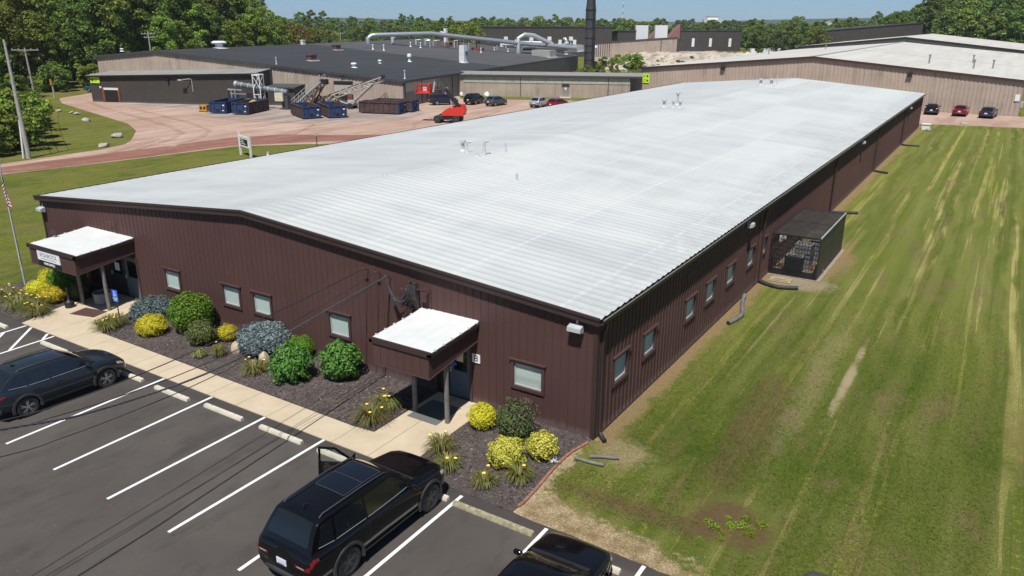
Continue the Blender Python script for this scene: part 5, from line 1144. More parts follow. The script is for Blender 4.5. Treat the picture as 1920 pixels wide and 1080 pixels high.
# flagpole and flag
fp = thing('flagpole', 'slim grey flagpole at the left edge of the picture', 'flagpole', (-30.83, -1.79, 0)); MB().tube([(0, 0, 0), (0, 0, 6.2)], [.05, .032], 10).build('pole', M['ltgrey'], fp, 60); MB().lathe([(.01, 6.18), (.06, 6.22), (.075, 6.27), (.06, 6.32), (.01, 6.35)], 12).build('finial', M['signwhite'], fp, 60); MB().tube([(.06, -.04, 1.2), (.05, -.03, 6.1)], .006, 4).build('halyard', M['flagwhite'], fp); MB().box(.03, -.05, 1.42, .07, -.02, 1.52).build('cleat', M['white'], fp)
fl = thing('flag', 'limp stars and stripes flag hanging down the pole', 'flag', (-30.83, -1.79, 5.95))
def flagpt(u, v):   # u along the fly, v down the hoist; cloth hangs limp in folds
    d = .07+.34*u*(.5+.5*v)+.05*math.sin(u*11+v*2); return (d*.85+.03, -.05-.10*math.sin(u*9.5+v*1.3)*u-.06*u, -v*1.15-u*1.15*(.78)+.05*math.sin(u*8))
for nm, mi in (('red_stripes', 'flagred'), ('white_stripes', 'flagwhite')):
    b = MB()
    for s in range(13):
        if (s % 2 == 0) != (nm == 'red_stripes'): continue
        u0 = .42 if s < 7 else 0
        b.grid([[flagpt(u0+(1-u0)*i/16, (s+j)/13) for i in range(17)] for j in (0, 1)])
    b.build(nm, M[mi], fl, 80)
b = MB(); b.grid([[flagpt(.42*i/8, 7/13*j/6) for i in range(9)] for j in range(7)]); un = b.build('union', M['flagblue'], fl, 80)
b = MB()
for i in range(6):
    for j in range(5):
        p = flagpt(.42*(i+.5)/6, 7/13*(j+.5)/5); b.box(p[0]-.008, p[1]-.022, p[2]-.008, p[0]+.008, p[1]-.012, p[2]+.008)
b.build('stars', M['flagwhite'], un)
# mesh cage with condensers
x0, x1, y0, y1, z1 = .12, 2.48, 20.45, 27.0, 2.2
cg = thing('mesh_cage', 'black wire mesh enclosure round the condensers beside the side wall', 'cage', (0, 0, 0))
M['cageroof'] = pm('weathered_mesh', (.05, .042, .036), .8, var=.3)
def mesh_panel(P, a1, z1_, step, rr, name, vstep=None):
    b = MB(); n = int(z1_/step)
    for i in range(n+1): b.bar(P(0, i*step), P(a1, i*step), rr)
    n = int(a1/(vstep or step))
    for i in range(n+1): b.bar(P(i*(vstep or step), 0), P(i*(vstep or step), z1_), rr*.8)
    return b.build(name, M['cageroof'] if name == 'roof_mesh' else M['black'], cg)
mesh_panel(lambda a, z: (x0+a, y0, z+.06), x1-x0, z1-.08, .075, .024, 'front_mesh', .15)
mesh_panel(lambda a, z: (x1, y0+a, z+.06), y1-y0, z1-.08, .06, .046, 'side_mesh', .06)
mesh_panel(lambda a, z: (x0+a, y1, z+.06), x1-x0, z1-.08, .075, .018, 'rear_mesh', .15)
mesh_panel(lambda a, z: (x0+a, y0+z, z1), x1-x0, y1-y0, .13, .022, 'roof_mesh', .13)
b = MB()
for (x, y) in ((x0, y0), (x1, y0), (x1, y1), (x0, y1), (x1, (y0+y1)/2)): b.bar((x, y, 0), (x, y, z1+.02), .07)
b.bar((x0, y0, z1), (x1, y0, z1), .06); b.bar((x0, y1, z1), (x1, y1, z1), .06); b.bar((x0, y0, z1), (x0, y1, z1), .06); b.bar((x0, y0, .04), (x1, y0, .04), .07); b.bar((x1, y0, .04), (x1, y1, .04), .07); b.bar((x0, (y0+y1)/2, z1), (x1, (y0+y1)/2, z1), .06)
for z_ in (.2, .75, 1.35): b.box(x1+.02, y0, z_, x1+.026, y1, z_+.5)
b.build('frame', M['black'], cg); MB().bar((x1+.02, y0, z1+.05), (x1+.02, y1, z1+.05), .05, .07).build('top_rail', M['ltgrey'], cg)
MB().box(.06, 20.3, -.05, 2.7, 27.3, .03).build('slab', pm('gravelly_slab', (.26, .22, .165), .95, var=.35, scale=8, bump=.5), cg)
M['acgrey'] = pm('beige_grey_cabinet', (.34, .34, .31), .6, var=.15); M['leaflitter'] = pm('dry_leaf_litter', (.28, .14, .08), .95, var=.5, scale=14, bump=.8, bscale=18)
for i, (x, y, h, lab) in enumerate(((1.15, 21.3, .85, 'nearest dark condenser unit inside the mesh cage'), (1.35, 22.6, 1.25, 'middle condenser unit with top fan inside the mesh cage'), (1.75, 24.4, 1.55, 'tallest condenser unit at the back of the mesh cage'))):
    t = thing('condenser', lab, 'air conditioner', (x, y, .03), 0, 'condensers in the cage'); MB().box(-.42, -.42, 0, .42, .42, h).build('cabinet', M['grey'] if i else M['darkgrey'], t); b = MB()
    for k in range(5): b.tube([(.09*k*math.cos(a), .09*k*math.sin(a), h+.03) for a in np.linspace(0, 6.28, 18)], .01, 4) if k else None
    b.box(-.44, -.44, h, -.36, .44, h+.05); b.box(.36, -.44, h, .44, .44, h+.05); b.box(-.36, -.44, h, .36, -.36, h+.05); b.box(-.36, .36, h, .36, .44, h+.05); b.build('fan_guard', M['acgrey'], t)
for i, (x, y, sx) in enumerate(((.55, 21.9, .38), (2.1, 22.2, .34), (.95, 23.4, .4))):
    rockm('leaf_pile', ('heap of dry red leaves by the wall inside the mesh cage', 'heap of dry red leaves along the outer side inside the mesh cage', 'heap of dry leaves behind the nearest condenser')[i], (x, y, .08), (sx, sx*1.4, .32), M['leaflitter'], 60+i, 'leaf pile', 'leaf heaps in the cage')
b = MB(); b.box(.35, 20.9, 1.7, .5, 21.0, 2.1); b.box(.55, 20.9, 1.85, .68, 21.0, 2.05); o = b.build('disconnect_box', M['white'], cg)
t = thing('wood_pallet', 'small stepped stack of tan boards on the gravel before the cage', 'boards', (.95, 19.55, .0), R(4))
for k in range(3): MB().box(-.52+.13*k, -.40+.1*k, .02+.05*k, .52-.13*k, .40-.1*k, .055+.05*k).build('board_frame', M['tarp'], t)
def hose(label, pts, r_, m, cat='drain pipe'):
    p = [Vector(q) for q in pts]; o = []
    for i in range(len(p)-1):
        for k in range(8):
            t_ = k/8; a, b_, c_, d_ = p[max(i-1, 0)], p[i], p[i+1], p[min(i+2, len(p)-1)]
            o.append(.5*((2*b_)+(c_-a)*t_+(2*a-5*b_+4*c_-d_)*t_**2+(3*b_-a-3*c_+d_)*t_**3))
    o.append(p[-1]); rs = [r_*(1+.06*(i % 2)) for i in range(len(o))]
    t = thing('drain_pipe', label, cat, o[0], 0, 'loose drain pipes'); M0 = Matrix.Translation(-o[0])
    MB().tube(o, rs, 10, False).xf(M0).build('pipe', m, t, 60); d = (o[-1]-o[-2]).normalized()
    MB().tube([o[-1]-d*.03, o[-1]-d*.02], r_*.93, 10).xf(M0).build('mouth', M['interior'], t)
hose('straight grey corrugated pipe on the straw by the brick edging', [(.06, -1.33, .06), (.5, -1.32, .06), (1.0, -1.24, .06)], .055, M['hose'])
hose('bent grey corrugated pipe right of the straight one', [(.42, -1.02, .06), (.8, -.82, .06), (1.05, -.72, .06), (1.2, -.62, .06)], .055, M['hose'])
hose('curved black drain pipe lying in front of the side wall', [(.16, 15.9, .15), (.28, 15.2, .1), (.55, 14.2, .09), (.78, 13.2, .09), (.58, 12.0, .09)], .095, M['hose'])
hose('long black drain pipe running out from the downspout to the cage front', [(.10, 18.6, .14), (.5, 18.35, .1), (1.2, 18.15, .1), (2.05, 18.5, .1)], .10, M['blackpipe'])
hose('short black elbow at the near corner downspout', [(.14, .25, .16), (.26, .15, .09), (.42, .0, .08)], .07, M['blackpipe'])
hose('black drain pipe beyond the cage', [(.14, 36.3, .14), (.6, 36.6, .1), (1.75, 37.2, .1)], .10, M['blackpipe'])
hose('black drain pipe at the third downspout', [(.14, 55.1, .14), (.5, 55.0, .1), (1.3, 54.6, .1)], .09, M['blackpipe'])
hose('black drain pipe nearest the far end of the wall', [(.14, 73.6, .14), (.7, 73.4, .1), (1.9, 73.6, .1)], .09, M['blackpipe'])
# brick edging of the right bed
t = thing('brick_edging', 'curved red brick edging between the right bed and the lawn', 'edging', (0, 0, 0)); path = [(-.02, -.28), (-.10, -.62), (-.20, -1.1), (-.22, -1.7), (-.20, -2.3), (-.15, -2.9), (-.10, -3.5), (-.06, -4.1), (-.10, -4.35)]
for i in range(len(path)-1):
    for k in range(2):
        f0, f1 = k/2+.02, (k+1)/2-.02; a = Vector((*path[i], .035)); c = Vector((*path[i+1], .035)); MB().bar(a.lerp(c, f0), a.lerp(c, f1)+Vector((rng.uniform(-.01, .01), 0, rng.uniform(-.008, .008))), .085, .06).build('brick', M['brick'], t)
t = thing('plastic_saucers', 'two tipped grey plastic saucers on the mulch beside the brick edging', 'saucers', (-.42, -1.8, .05))
for k, (x, y) in enumerate(((0, 0), (.16, -.12))): b = MB(); b.lathe([(.08, 0), (.12, .05), (.125, .055), (.075, .012)], 14); b.xf(Matrix.Translation((x, y, .02)) @ Matrix.Rotation(R(35-60*k), 4, 'X')); b.build('saucer', M['ltgrey'], t, 40)
t = thing('white_crate', 'white box with grey lumps at the far end of the side wall', 'box', (1.0, 89.6, 0)); MB().box(-.45, -.4, 0, .45, .4, .62).build('tub', M['white'], t); MB().box(-.52, -.47, .622, .52, .47, .72).build('lid', M['white'], t)
rockm('rubble_lump', 'dark lump lying before the white box', (1.4, 88.4, .1), (.45, .3, .3), M['rock'], 80)
rockm('rubble_lump', 'pale rubble lump at the edge of the far gravel strip', (4.6, 97.6, .1), (.6, .35, .3), M['rock'], 81); 
# overhead service cables
def cable(label, pts, r_, m, twist=False):
    P_ = [Vector(p) for p in pts]; o = []
    for i in range(len(P_)-1):
        for k in range(10):
            t_ = k/10; a, b_, c_, d_ = P_[max(i-1, 0)], P_[i], P_[i+1], P_[min(i+2, len(P_)-1)]
            o.append(.5*((2*b_)+(c_-a)*t_+(2*a-5*b_+4*c_-d_)*t_**2+(3*b_-a-3*c_+d_)*t_**3))
    o.append(P_[-1]); t = thing('service_cable', label, 'cable', o[0], 0, 'overhead service cables'); M0 = Matrix.Translation(-o[0]); b = MB()
    if twist:
        n = []; 
        for i in range(len(o)-1):
            for k in range(6): n.append(o[i].lerp(o[i+1], k/6))
        for s in range(3):
            b.tube([p+Vector((math.cos(i*.55+s*2.09)*r_*.8, 0, math.sin(i*.55+s*2.09)*r_*.8)) for i, p in enumerate(n)], r_*.62, 5)
    else: b.tube(o, r_, 6)
    b.xf(M0).build('strand', m, t, 60)
cable('upper thin cable from the left bracket on the front wall', [(-9.2, -.26, 4.2), (-8.75, -2.82, 4.2), (-8.49, -5.67, 4.12), (-8.28, -8.04, 4.06), (-8.1, -10.0, 4.1), (-7.95, -11.68, 4.22), (-7.82, -13.08, 4.43), (-7.3, -18, 5.6), (-6.8, -24, 8)], .014, M['cable'])
cable('second thin cable just above the thick twisted one', [(-8.62, -.26, 4.17), (-8.2, -3.39, 3.93), (-7.91, -6.59, 3.80), (-7.71, -8.81, 3.86), (-7.54, -10.65, 4.03), (-7.4, -12.21, 4.25), (-7.3, -13.32, 4.49), (-6.9, -18, 5.8), (-6.5, -24, 8)], .012, M['cable'])
cable('thick twisted bundle of cables across the parking lot', [(-8.1, -.3, 4.10), (-7.9, -2.5, 3.98), (-7.6, -5.58, 3.80), (-7.42, -7.53, 3.76), (-7.26, -9.13, 3.84), (-6.98, -11.47, 4.2), (-6.79, -12.9, 4.58), (-6.4, -17, 5.9), (-6, -24, 8.6)], .021, M['cablegrey'], True)
cable('lowest thin cable below the twisted bundle', [(-8.15, -.2, 4.1), (-8.02, -3.2, 3.68), (-7.89, -6.28, 3.42), (-7.78, -8.47, 3.36), (-7.68, -10.39, 3.44), (-7.6, -11.99, 3.57), (-7.53, -13.35, 3.78), (-7.2, -18, 5), (-6.9, -24, 7.5)], .012, M['cable'])

# ================================================================ FACTORY WITH THE BLACK ROOF (frame turned 19 degrees)
A0 = Vector((-69.63, 74.06, 0)); TH = R(19); ux = Vector((math.cos(TH), math.sin(TH), 0)); uy = Vector((-math.sin(TH), math.cos(TH), 0)); dA = Vector((-math.sin(R(12.3)), math.cos(R(12.3)), 0))
fac = thing('factory_building', 'large tan sided factory with black low gable roof beyond the gravel yard', 'building', A0, 0)
def ap(s, t, z): return tuple(ux*s+dA*t+Vector((0, 0, z)))     # local to A0
def az(s): return 3.95+(7.91-3.95)*(-s)/42.5 if s > -42.5 else 7.91-(7.91-6.94)*(-42.5-s)/11.6
DEP = 100
def fwall(segs, mat, nm, off=0.0):
    b = MB(); 
    for s0, s1, z0, z1 in segs: b.add([ap(s0, -off, z0), ap(s1, -off, z0), ap(s1, -off, z1 if z1 else az(s1)), ap(s0, -off, z1 if z1 else az(s0))], [(0, 1, 2, 3)])
    return b.build(nm, M[mat], fac)
def ribbed(p, q, z0, zf, pitch, dep, n_):
    b = MB(); d = Vector(q)-Vector(p); L_ = d.length; d /= L_; n_ = Vector(n_); k = 0.0; rows0 = []; rows1 = []
    while k < L_:
        for o, e in ((0, 0), (pitch*.55, 0), (pitch*.68, 1), (pitch*.88, 1)):
            a = min(k+o, L_); pt = Vector(p)+d*a+n_*(dep*e); rows0.append((pt.x, pt.y, z0)); rows1.append((pt.x, pt.y, zf(a)))
        k += pitch
    b.grid([rows0, rows1]); return b
ribbed(ap(-54.1, 0, 0), ap(0, 0, 0), 0, lambda a: az(-54.1+a), .6, .06, -uy).build('front_wall', M['tanwall'], fac)
nR = Vector((dA.y, -dA.x, 0))
ribbed(ap(0, 0, 0), ap(0, DEP, 0), 0, lambda a: 3.9, .6, .06, nR).build('right_wall', M['greywall'], fac)
b = MB(); b.add([ap(-54.1, 0, 0), ap(-54.1, DEP, 0), ap(-54.1, DEP, 6.9), ap(-54.1, 0, 6.9)], [(0, 1, 2, 3)]); b.build('left_wall', M['tanwall'], fac)
b = MB(); b.add([ap(-54.1, DEP, 0), ap(0, DEP, 0), ap(0, DEP, 3.95), ap(-42.5, DEP, 7.9), ap(-54.1, DEP, 6.9)], [(0, 1, 2, 3, 4)]); b.build('rear_wall', M['tanwall'], fac)
def slab(s0, s1, t0, t1, lift=.05): return [ap(s0, t0, az(s0)+lift), ap(s1, t0, az(s1)+lift), ap(s1, t1, az(s1)+lift), ap(s0, t1, az(s0)+lift)]
b = MB()
for s0, s1 in ((-54.4, -42.5), (-42.5, .3)): b.add(slab(s0, s1, -.3, 42.6), [(0, 1, 2, 3)])
rf = b.build('roof', M['roofblack'], fac); b = MB()
for s0, s1 in ((-54.4, -42.5), (-42.5, .3)): b.add(slab(s0, s1, 42.6, DEP+.3), [(0, 1, 2, 3)])
b.build('roof_extension', M['roofdark2'], fac)
b = MB()
for s0, s1 in ((-54.5, -42.5), (-42.5, .4)): b.extr([ap(s0, -.34, az(s0)-.28), ap(s1, -.34, az(s1)-.28), ap(s1, -.34, az(s1)+.09), ap(s0, -.34, az(s0)+.09)], ux*0+uy*.1)
b.extr([ap(.4, -.3, 3.62), ap(.4, DEP, 3.62), ap(.4, DEP, 3.98), ap(.4, -.3, 3.98)], -ux*.08)
b.build('eave_trim', M['darkgrey'], fac)
M['roofedge'] = pm('tan_gutter', (.25, .235, .22), .6)
b = MB(); 
for k in range(1, 8): b.bar(ap(.09, k*6.0, 0), ap(.09, k*6.0, 3.6), .14)
b.build('downspout', M['darkgrey'], fac)
b = MB(); b.extr([ap(.075, .3, 2.2), ap(.075, 12.8, 2.2), ap(.075, 12.8, 3.6), ap(.075, .3, 3.6)], nR*.02); b.build('translucent_panel', M['palepanel'], fac)
# openings in the front
def fbox(s0, s1, t0, t1, z0, z1, mat, nm, par=fac):
    b = MB(); b.prism([ap(s0, t0, 0)[:2], ap(s1, t0, 0)[:2], ap(s1, t1, 0)[:2], ap(s0, t1, 0)[:2]], z0, z1); return b.build(nm, M[mat], par)
d = fbox(-11.4, -8.35, -.12, -.02, 1.75, 3.2, 'pond', 'roller_door'); fbox(-11.45, -8.3, -.16, -.02, 3.2, 3.72, 'interior', 'door_hood'); fbox(-11.4, -8.35, -.10, -.02, .05, 1.75, 'interior', 'door_opening'); fbox(-9.2, -8.45, -.22, -.12, .1, 1.8, 'rustred', 'door_leaf')
for s in (-9.9,): fbox(s-.25, s+.25, -.3, -.04, 4.35, 4.65, 'black', 'wall_light')
b = MB(); b.prism([ap(-21.3, -2.6, 0)[:2], ap(-16.7, -2.6, 0)[:2], ap(-16.7, -.02, 0)[:2], ap(-21.3, -.02, 0)[:2]], 0, 2.75); sh = b.build('lean_to_shed', M['darkwall'], fac)
b = MB(); b.add([ap(-21.6, -2.9, 2.80), ap(-16.4, -2.9, 2.80), ap(-16.4, -.03, 3.15), ap(-21.6, -.03, 3.15)], [(0, 1, 2, 3)]); b.extr([ap(-21.6, -2.9, 2.62), ap(-16.4, -2.9, 2.62), ap(-16.4, -2.9, 2.795), ap(-21.6, -2.9, 2.795)], -uy*.05); b.build('shed_roof', M['darkgrey'], sh); fbox(-19.2, -18.9, -2.8, -2.6, 2.1, 2.35, 'black', 'lamp', sh)
fbox(-.0, .25, -.12, .25, 0, 3.7, 'darkgrey', 'corner_trim')
fbox(.07, .5, 14.5, 15.3, .7, 1.9, 'ltgrey', 'meter_box')
# things on the black roof
def rloc(x, y, z): return (x-A0.x, y-A0.y, z)
def rv(x, y, z, h, r_, kind, mat, nm='roof_vent'):
    b = MB(); c = rloc(x, y, z)
    if kind == 'mush': b.lathe([(r_*1.9, 0), (r_*1.2, .12), (r_*.8, .2), (r_*.8, h*.6), (r_*1.5, h*.6), (r_*1.6, h*.8), (r_*1.1, h)], 14, c)
    elif kind == 'box': b.box(c[0]-r_, c[1]-r_, c[2]-.1, c[0]+r_, c[1]+r_, c[2]+h*.82); b.box(c[0]-r_*1.15, c[1]-r_*1.15, c[2]+h*.82, c[0]+r_*1.15, c[1]+r_*1.15, c[2]+h)
    else: b.lathe([(r_*2.2, 0), (r_*2.0, .06), (r_, .2), (r_, h*.85), (r_*1.7, h*.85), (r_*1.5, h)], 10, c)
    b.build(nm, M[mat], rf, 40)
for x, y, z in ((-93.6, 78.5, 6.06), (-107.9, 99.1, 6.95)):
    rv(x, y, z, 1.05, .62, 'box', 'rust'); b = MB(); c = rloc(x, y, z); b.box(c[0]-1.0, c[1]-1.0, c[2]-.12, c[0]+1.0, c[1]+1.0, c[2]+.1); b.build('vent_curb', M['white'], rf)
rv(-90.4, 67.9, 5.98, 1.15, .09, 'p', 'ltgrey'); rv(-84.2, 78.9, 5.19, .8, .32, 'mush', 'white'); rv(-88, 89.6, 5.3, .65, .22, 'mush', 'white'); rv(-88.8, 98.9, 5.2, 1.5, .28, 'mush', 'white'); rv(-70.9, 76, 4.05, 1.35, .10, 'p', 'ltgrey')
for x, y, z, h in ((-108.1, 110.2, 6.75, 1.1), (-106.1, 111.4, 6.55, 1.25), (-112.4, 128, 6.8, 1.1), (-110.2, 129, 6.57, 1.3), (-99.8, 138.9, 5.4, 1.15), (-100.8, 152.4, 5.2, .8), (-104, 151, 5.5, .8)): rv(x, y, z, h, .13, 'p', 'white')
rv(-112.8, 74.8, 7.85, 1.25, .85, 'mush', 'white'); rv(-117.2, 99, 7.7, 1.1, .35, 'box', 'white'); rv(-119, 60, 7.6, .5, .2, 'mush', 'white'); rv(-113.0, 144, 6.5, 1.1, .55, 'box', 'rustred')
c = rloc(-85.1, 111.3, 4.6); b = MB(); b.box(c[0]-.62, c[1]-.62, c[2]-.2, c[0]+.62, c[1]+.62, c[2]+1.6); b.box(c[0]-.60, c[1]-.60, c[2]+1.63, c[0]+.60, c[1]+.60, c[2]+3.4); b.box(c[0]-.8, c[1]-.8, c[2]-.2, c[0]+.8, c[1]+.8, c[2]+.12); ch = b.build('white_flue', M['white'], rf); b = MB(); b.tube([(c[0]+.8, c[1], c[2]+1.5), (c[0]+.8, c[1], c[2]+2.3)], .2, 8); b.build('fan_motor', M['darkgrey'], ch)
c = rloc(-90.7, 153.2, 4.2); b = MB(); b.box(c[0]-2.6, c[1]-1.6, c[2], c[0]+2.6, c[1]+1.6, c[2]+1.65); o = b.build('roof_cabinet', M['acgrey'], rf); MB().box(c[0]-2.9, c[1]-1.9, c[2]-.3, c[0]+2.9, c[1]+1.9, c[2]+.02).build('curb', M['white'], o)
# silver ducts along the far roof
du = thing('exhaust_duct', 'long bright silver exhaust duct running across the black factory roof to the smokestack', 'duct', (-119.1, 120.8, 7.4)); o_ = Vector((-119.1, 120.8, 7.4))
def dp(*p): return tuple(Vector(p)-o_)
MB().tube([dp(-119.1, 120.8, 7.3), dp(-119.1, 120.8, 8.7), dp(-118.6, 121.5, 9.3), dp(-117.8, 122.6, 9.45), dp(-114, 128, 9.6), dp(-110.5, 133, 9.75), dp(-104, 142.2, 8.6), dp(-97.2, 151.6, 7.4), dp(-93.2, 157.2, 6.9), dp(-87.0, 163.2, 6.2)], .52, 14).build('duct_run', M['silver'], du, 50)
MB().tube([dp(-116.9, 127.0, 7.3), dp(-116.9, 127.0, 8.7), dp(-116.2, 127.7, 9.2), dp(-113.5, 128.9, 9.55)], .5, 12).build('duct_branch', M['galv'], du, 50)
MB().tube([dp(-97.2, 151.6, 4.8), dp(-97.2, 151.6, 8.6), dp(-96.2, 153, 9.4), dp(-94.8, 155.0, 9.2), dp(-91.6, 159.2, 6.9)], .55, 12).build('duct_bend', M['galv'], du, 50)
MB().tube([dp(-98.2, 155, 6.4), dp(-88, 168, 6.0)], .85, 12).build('duct_header', M['silver'], du, 50)
MB().tube([dp(-93.0, 157.4, 6.95), dp(-92.2, 158.4, 6.85)], .60, 12).build('rust_band', M['rust'], du, 50)
b = MB(); b.extr([dp(-88.5, 162, 5.0), dp(-86.0, 164, 5.2), dp(-84.6, 165.3, 6.0), dp(-86.5, 163.4, 6.9), dp(-89.0, 161.5, 6.7)], (.8, .8, 0)); b.build('duct_hood', M['galv'], du)
b = MB()
for p_ in ((-110.5, 133, 9.2), (-104.8, 141.0, 8.1), (-100.5, 147, 7.5)): b.bar(dp(p_[0], p_[1], 5.8), dp(*p_), .16)
b.build('duct_support', M['ltgrey'], du)
b = MB()
for e in (-.45, .45): b.bar(dp(-103.6+e, 143.2, 5.6), dp(-103.6+e, 143.2, 9.8), .18)
for z in (6.8, 8.9): b.bar(dp(-104.1, 143.2, z), dp(-103.1, 143.2, z), .14)
b.box(*dp(-105, 142.4, 5.6), *dp(-102.6, 144.4, 6.4)); b.build('support_frame', M['rustred'], du)
rnd = random.Random(8)
t = thing('roof_pipework', 'tangle of white and rusty pipes on the far edge of the black roof', 'pipework', (-113, 141, 7.2))
for k in range(22):
    x = -4+rnd.uniform(0, 9); y = (x+4)*.9-6+rnd.uniform(0, 3); m_ = ('white', 'rustred', 'rust', 'galv')[k % 4]; z = rnd.uniform(.6, 1.7)
    MB().tube([(x, y, -1.0), (x, y, z), (x+rnd.uniform(.3, 1.4), y+.6, z)], rnd.uniform(.06, .16), 6).build('pipe', M[m_], t)
t = thing('exhaust_fan', 'white curled blower behind the silver duct', 'fan', (-111.2, 138.5, 8.2)); b = MB(); b.tube([(.75*math.cos(a)*(1-.03*i), .4*math.cos(a)*0, .75*math.sin(a)*(1-.03*i)+1.2) for i, a in enumerate(np.linspace(0, 5.6, 18))], .16, 7); b.build('scroll', M['white'], t, 50); MB().box(.9, -.3, -.5, 1.6, .3, 2.7).build('outlet', M['white'], t)
t = thing('white_pipe_rack', 'white pipes and tanks lying beyond the black roof below the dark building', 'pipework', (-102, 170, 5.6), R(40)); b = MB()
for k, (z, l0, l1, r_) in enumerate(((0, -4, 14, .5), (1.0, -10, 8, .4), (1.7, -14, 4, .32), (.4, 6, 17, .45))): b.tube([(l0, k*1.2, z), (l1, k*1.2, z-.3)], r_, 10)
b.build('pipe_run', M['white'], t, 50); b = MB()
for x in (-9, -2, 3, 9): b.bar((x, 1, -5), (x, 1, 2.4), .2); b.box(x-.5, .6, 2, x+.5, 1.4, 3.0)
b.build('rack_post', M['white'], t)
t = thing('standpipe', 'tall white pipe stand before the smokestack', 'pipe', (-92.9, 168.9, 0)); MB().tube([(0, 0, 0), (0, 0, 7.6), (-.4, 0, 8.2), (-.9, 0, 8.1)], .42, 10).build('riser', M['galv'], t, 50)
for z in (1.2, 2.6, 4.0, 5.0, 7.0): MB().lathe([(.62, z), (.62, z+.4)], 10).build('flange', M['white'], t)
# smokestack
st = thing('smokestack', 'tall black steel smokestack rising out of the top of the picture', 'chimney', (-84.0, 164.9, 0)); MB().lathe([(1.34, 0), (1.34, 4), (1.30, 12), (1.28, 15.3), (1.1, 17.2), (1.08, 27)], 28).build('shaft', M['darkgrey2'] if 'darkgrey2' in M else pm('sooty_steel', (.045, .047, .048), .6, var=.3, scale=.6), st, 40)
for z in (3.2, 5.0, 6.6, 8.5, 10.8, 13.0, 15.2): MB().lathe([(1.33, z), (1.40, z+.02), (1.40, z+.16), (1.33, z+.18)], 28).build('flange_ring', M['black'], st, 40); b = MB(); b.bar((1.25, -.9, 1), (1.05, -.8, 26), .12); b.bar((1.5, -.65, 1), (1.3, -.6, 26), .12); b.build('ladder', M['darkgrey'], st)
b = MB(); b.lathe([(1.6, 0), (1.6, .5), (1.4, .6)], 24); b.build('base', M['darkgrey'], st); MB().box(-.5, -1.62, .7, .2, -1.2, 1.4).build('control_box', M['ltgrey'], st)
# dark annex in front of the factory
an = thing('dark_annex', 'long dark bronze annex with pale lean-to roof and an open red framed doorway', 'building', A0, TH); T0 = -4.8
def anz(s): return 4.15+(s+52)*(.83/29.5)
ribbed((-52.1, T0, 0), (-22.4, T0, 0), 0, lambda a: anz(-52.1+a), .45, .05, (0, -1, 0)).build('front_wall', M['darkwall'], an)
b = MB(); b.add([(-22.4, T0, 0), (-22.4, -.4, 0), (-22.4, -.4, 5.4), (-22.4, T0, 4.98)], [(0, 1, 2, 3)]); b.build('right_wall', M['darkwall'], an); b = MB(); b.add([(-52.1, T0, 0), (-52.1, -.4, 0), (-52.1, -.4, 4.6), (-52.1, T0, 4.15)], [(0, 1, 2, 3)]); b.build('left_wall', M['darkwall'], an)
b = MB(); b.add([(-52.5, T0-.4, anz(-52.5)+.0), (-22.0, T0-.4, anz(-22)+.0), (-22.0, -.08, anz(-22)+.42), (-52.5, -.08, anz(-52.5)+.42)], [(0, 1, 2, 3)]); b.build('roof', M['roofmid'], an)
b = MB(); b.extr([(-52.5, T0-.42, anz(-52.5)-.22), (-22, T0-.42, anz(-22)-.22), (-22, T0-.42, anz(-22)-.02), (-52.5, T0-.42, anz(-52.5)-.02)], (0, .06, 0)); b.build('eave_trim', M['black'], an)
MB().box(-49.55, T0-.08, .02, -46.85, T0-.062, 2.45).build('door_opening', M['interior'], an); MB().box(-49.55, T0-.16, 1.95, -46.85, T0-.09, 2.35).build('roller_door', M['white'], an); MB().box(-49.6, T0-.2, 2.36, -46.8, T0-.09, 2.5).build('door_hood', M['darkgrey'], an)
for s in (-49.7, -46.82): MB().box(s-.18, T0-.15, 0, s+.18, T0-.06, 2.4).build('door_jamb', M['rustred'], an)
MB().box(-27.1, T0-.08, .02, -25.2, T0-.062, 2.45).build('door_opening', M['interior'], an); MB().box(-50.3, T0-.12, 2.2, -49.95, T0-.06, 2.5).build('wall_plate', M['white'], an)
b = MB(); b.tube([(-33.2, T0-.1, 2.0), (-33.2, T0-.1, 3.85), (-33.5, T0-.3, 3.95), (-34.4, T0-.9, 3.85)], .06, 6); b.build('lamp_arm', M['ltgrey'], an); MB().box(-37.6, T0-.4, 3.45, -37.25, T0-.06, 3.95).build('wall_light', M['black'], an); MB().box(-35.0, T0-1.1, 3.72, -34.3, T0-.75, 3.9).build('lamp_head', M['ltgrey'], an)
def arrow_sign(name, label, loc, rz, w_, h_, rows, flip):
    t = thing(name, label, 'sign', loc, rz); MB().box(-w_/2, -.06, -h_/2, w_/2, 0, h_/2).build('sign_panel', M['lime'], t); b = MB()
    for (z, hh) in rows:
        x = (w_/2-.12-hh*.30) if not flip else (-w_/2+.12+hh*.30); s = 1 if not flip else -1
        b.extr([(x-s*hh*.35, -.066, z-hh*.5), (x+s*hh*.35, -.066, z), (x-s*hh*.35, -.066, z+hh*.5)], (0, .005, 0))
    b.build('arrow', M['signblack'], t); b = MB()
    for (z, hh) in rows:
        for q, zz in enumerate((z+hh*.22, z-hh*.22)):
            xs = -w_/2+.15 if not flip else -w_/2+.5*hh+.3; ln = (w_-.3-hh*.8)*(1 if q == 0 else .72); k = 0
            while k < ln: wl_ = min(.11+.05*((k*37) % 1), ln-k); b.box(xs+k, -.065, zz-hh*.11, xs+k+wl_, -.061, zz+hh*.11); k += wl_+.035
    b.build('lettering', pm('olive_lettering', (.16, .26, .02), .5, var=0), t)
p = A0+ux*(-50.95)+uy*(T0-.08); arrow_sign('arrow_sign', 'lime yellow sign with left pointing arrow on the dark annex', (p.x, p.y, 3.45), TH, 1.75, .95, [(0, .62)], True)
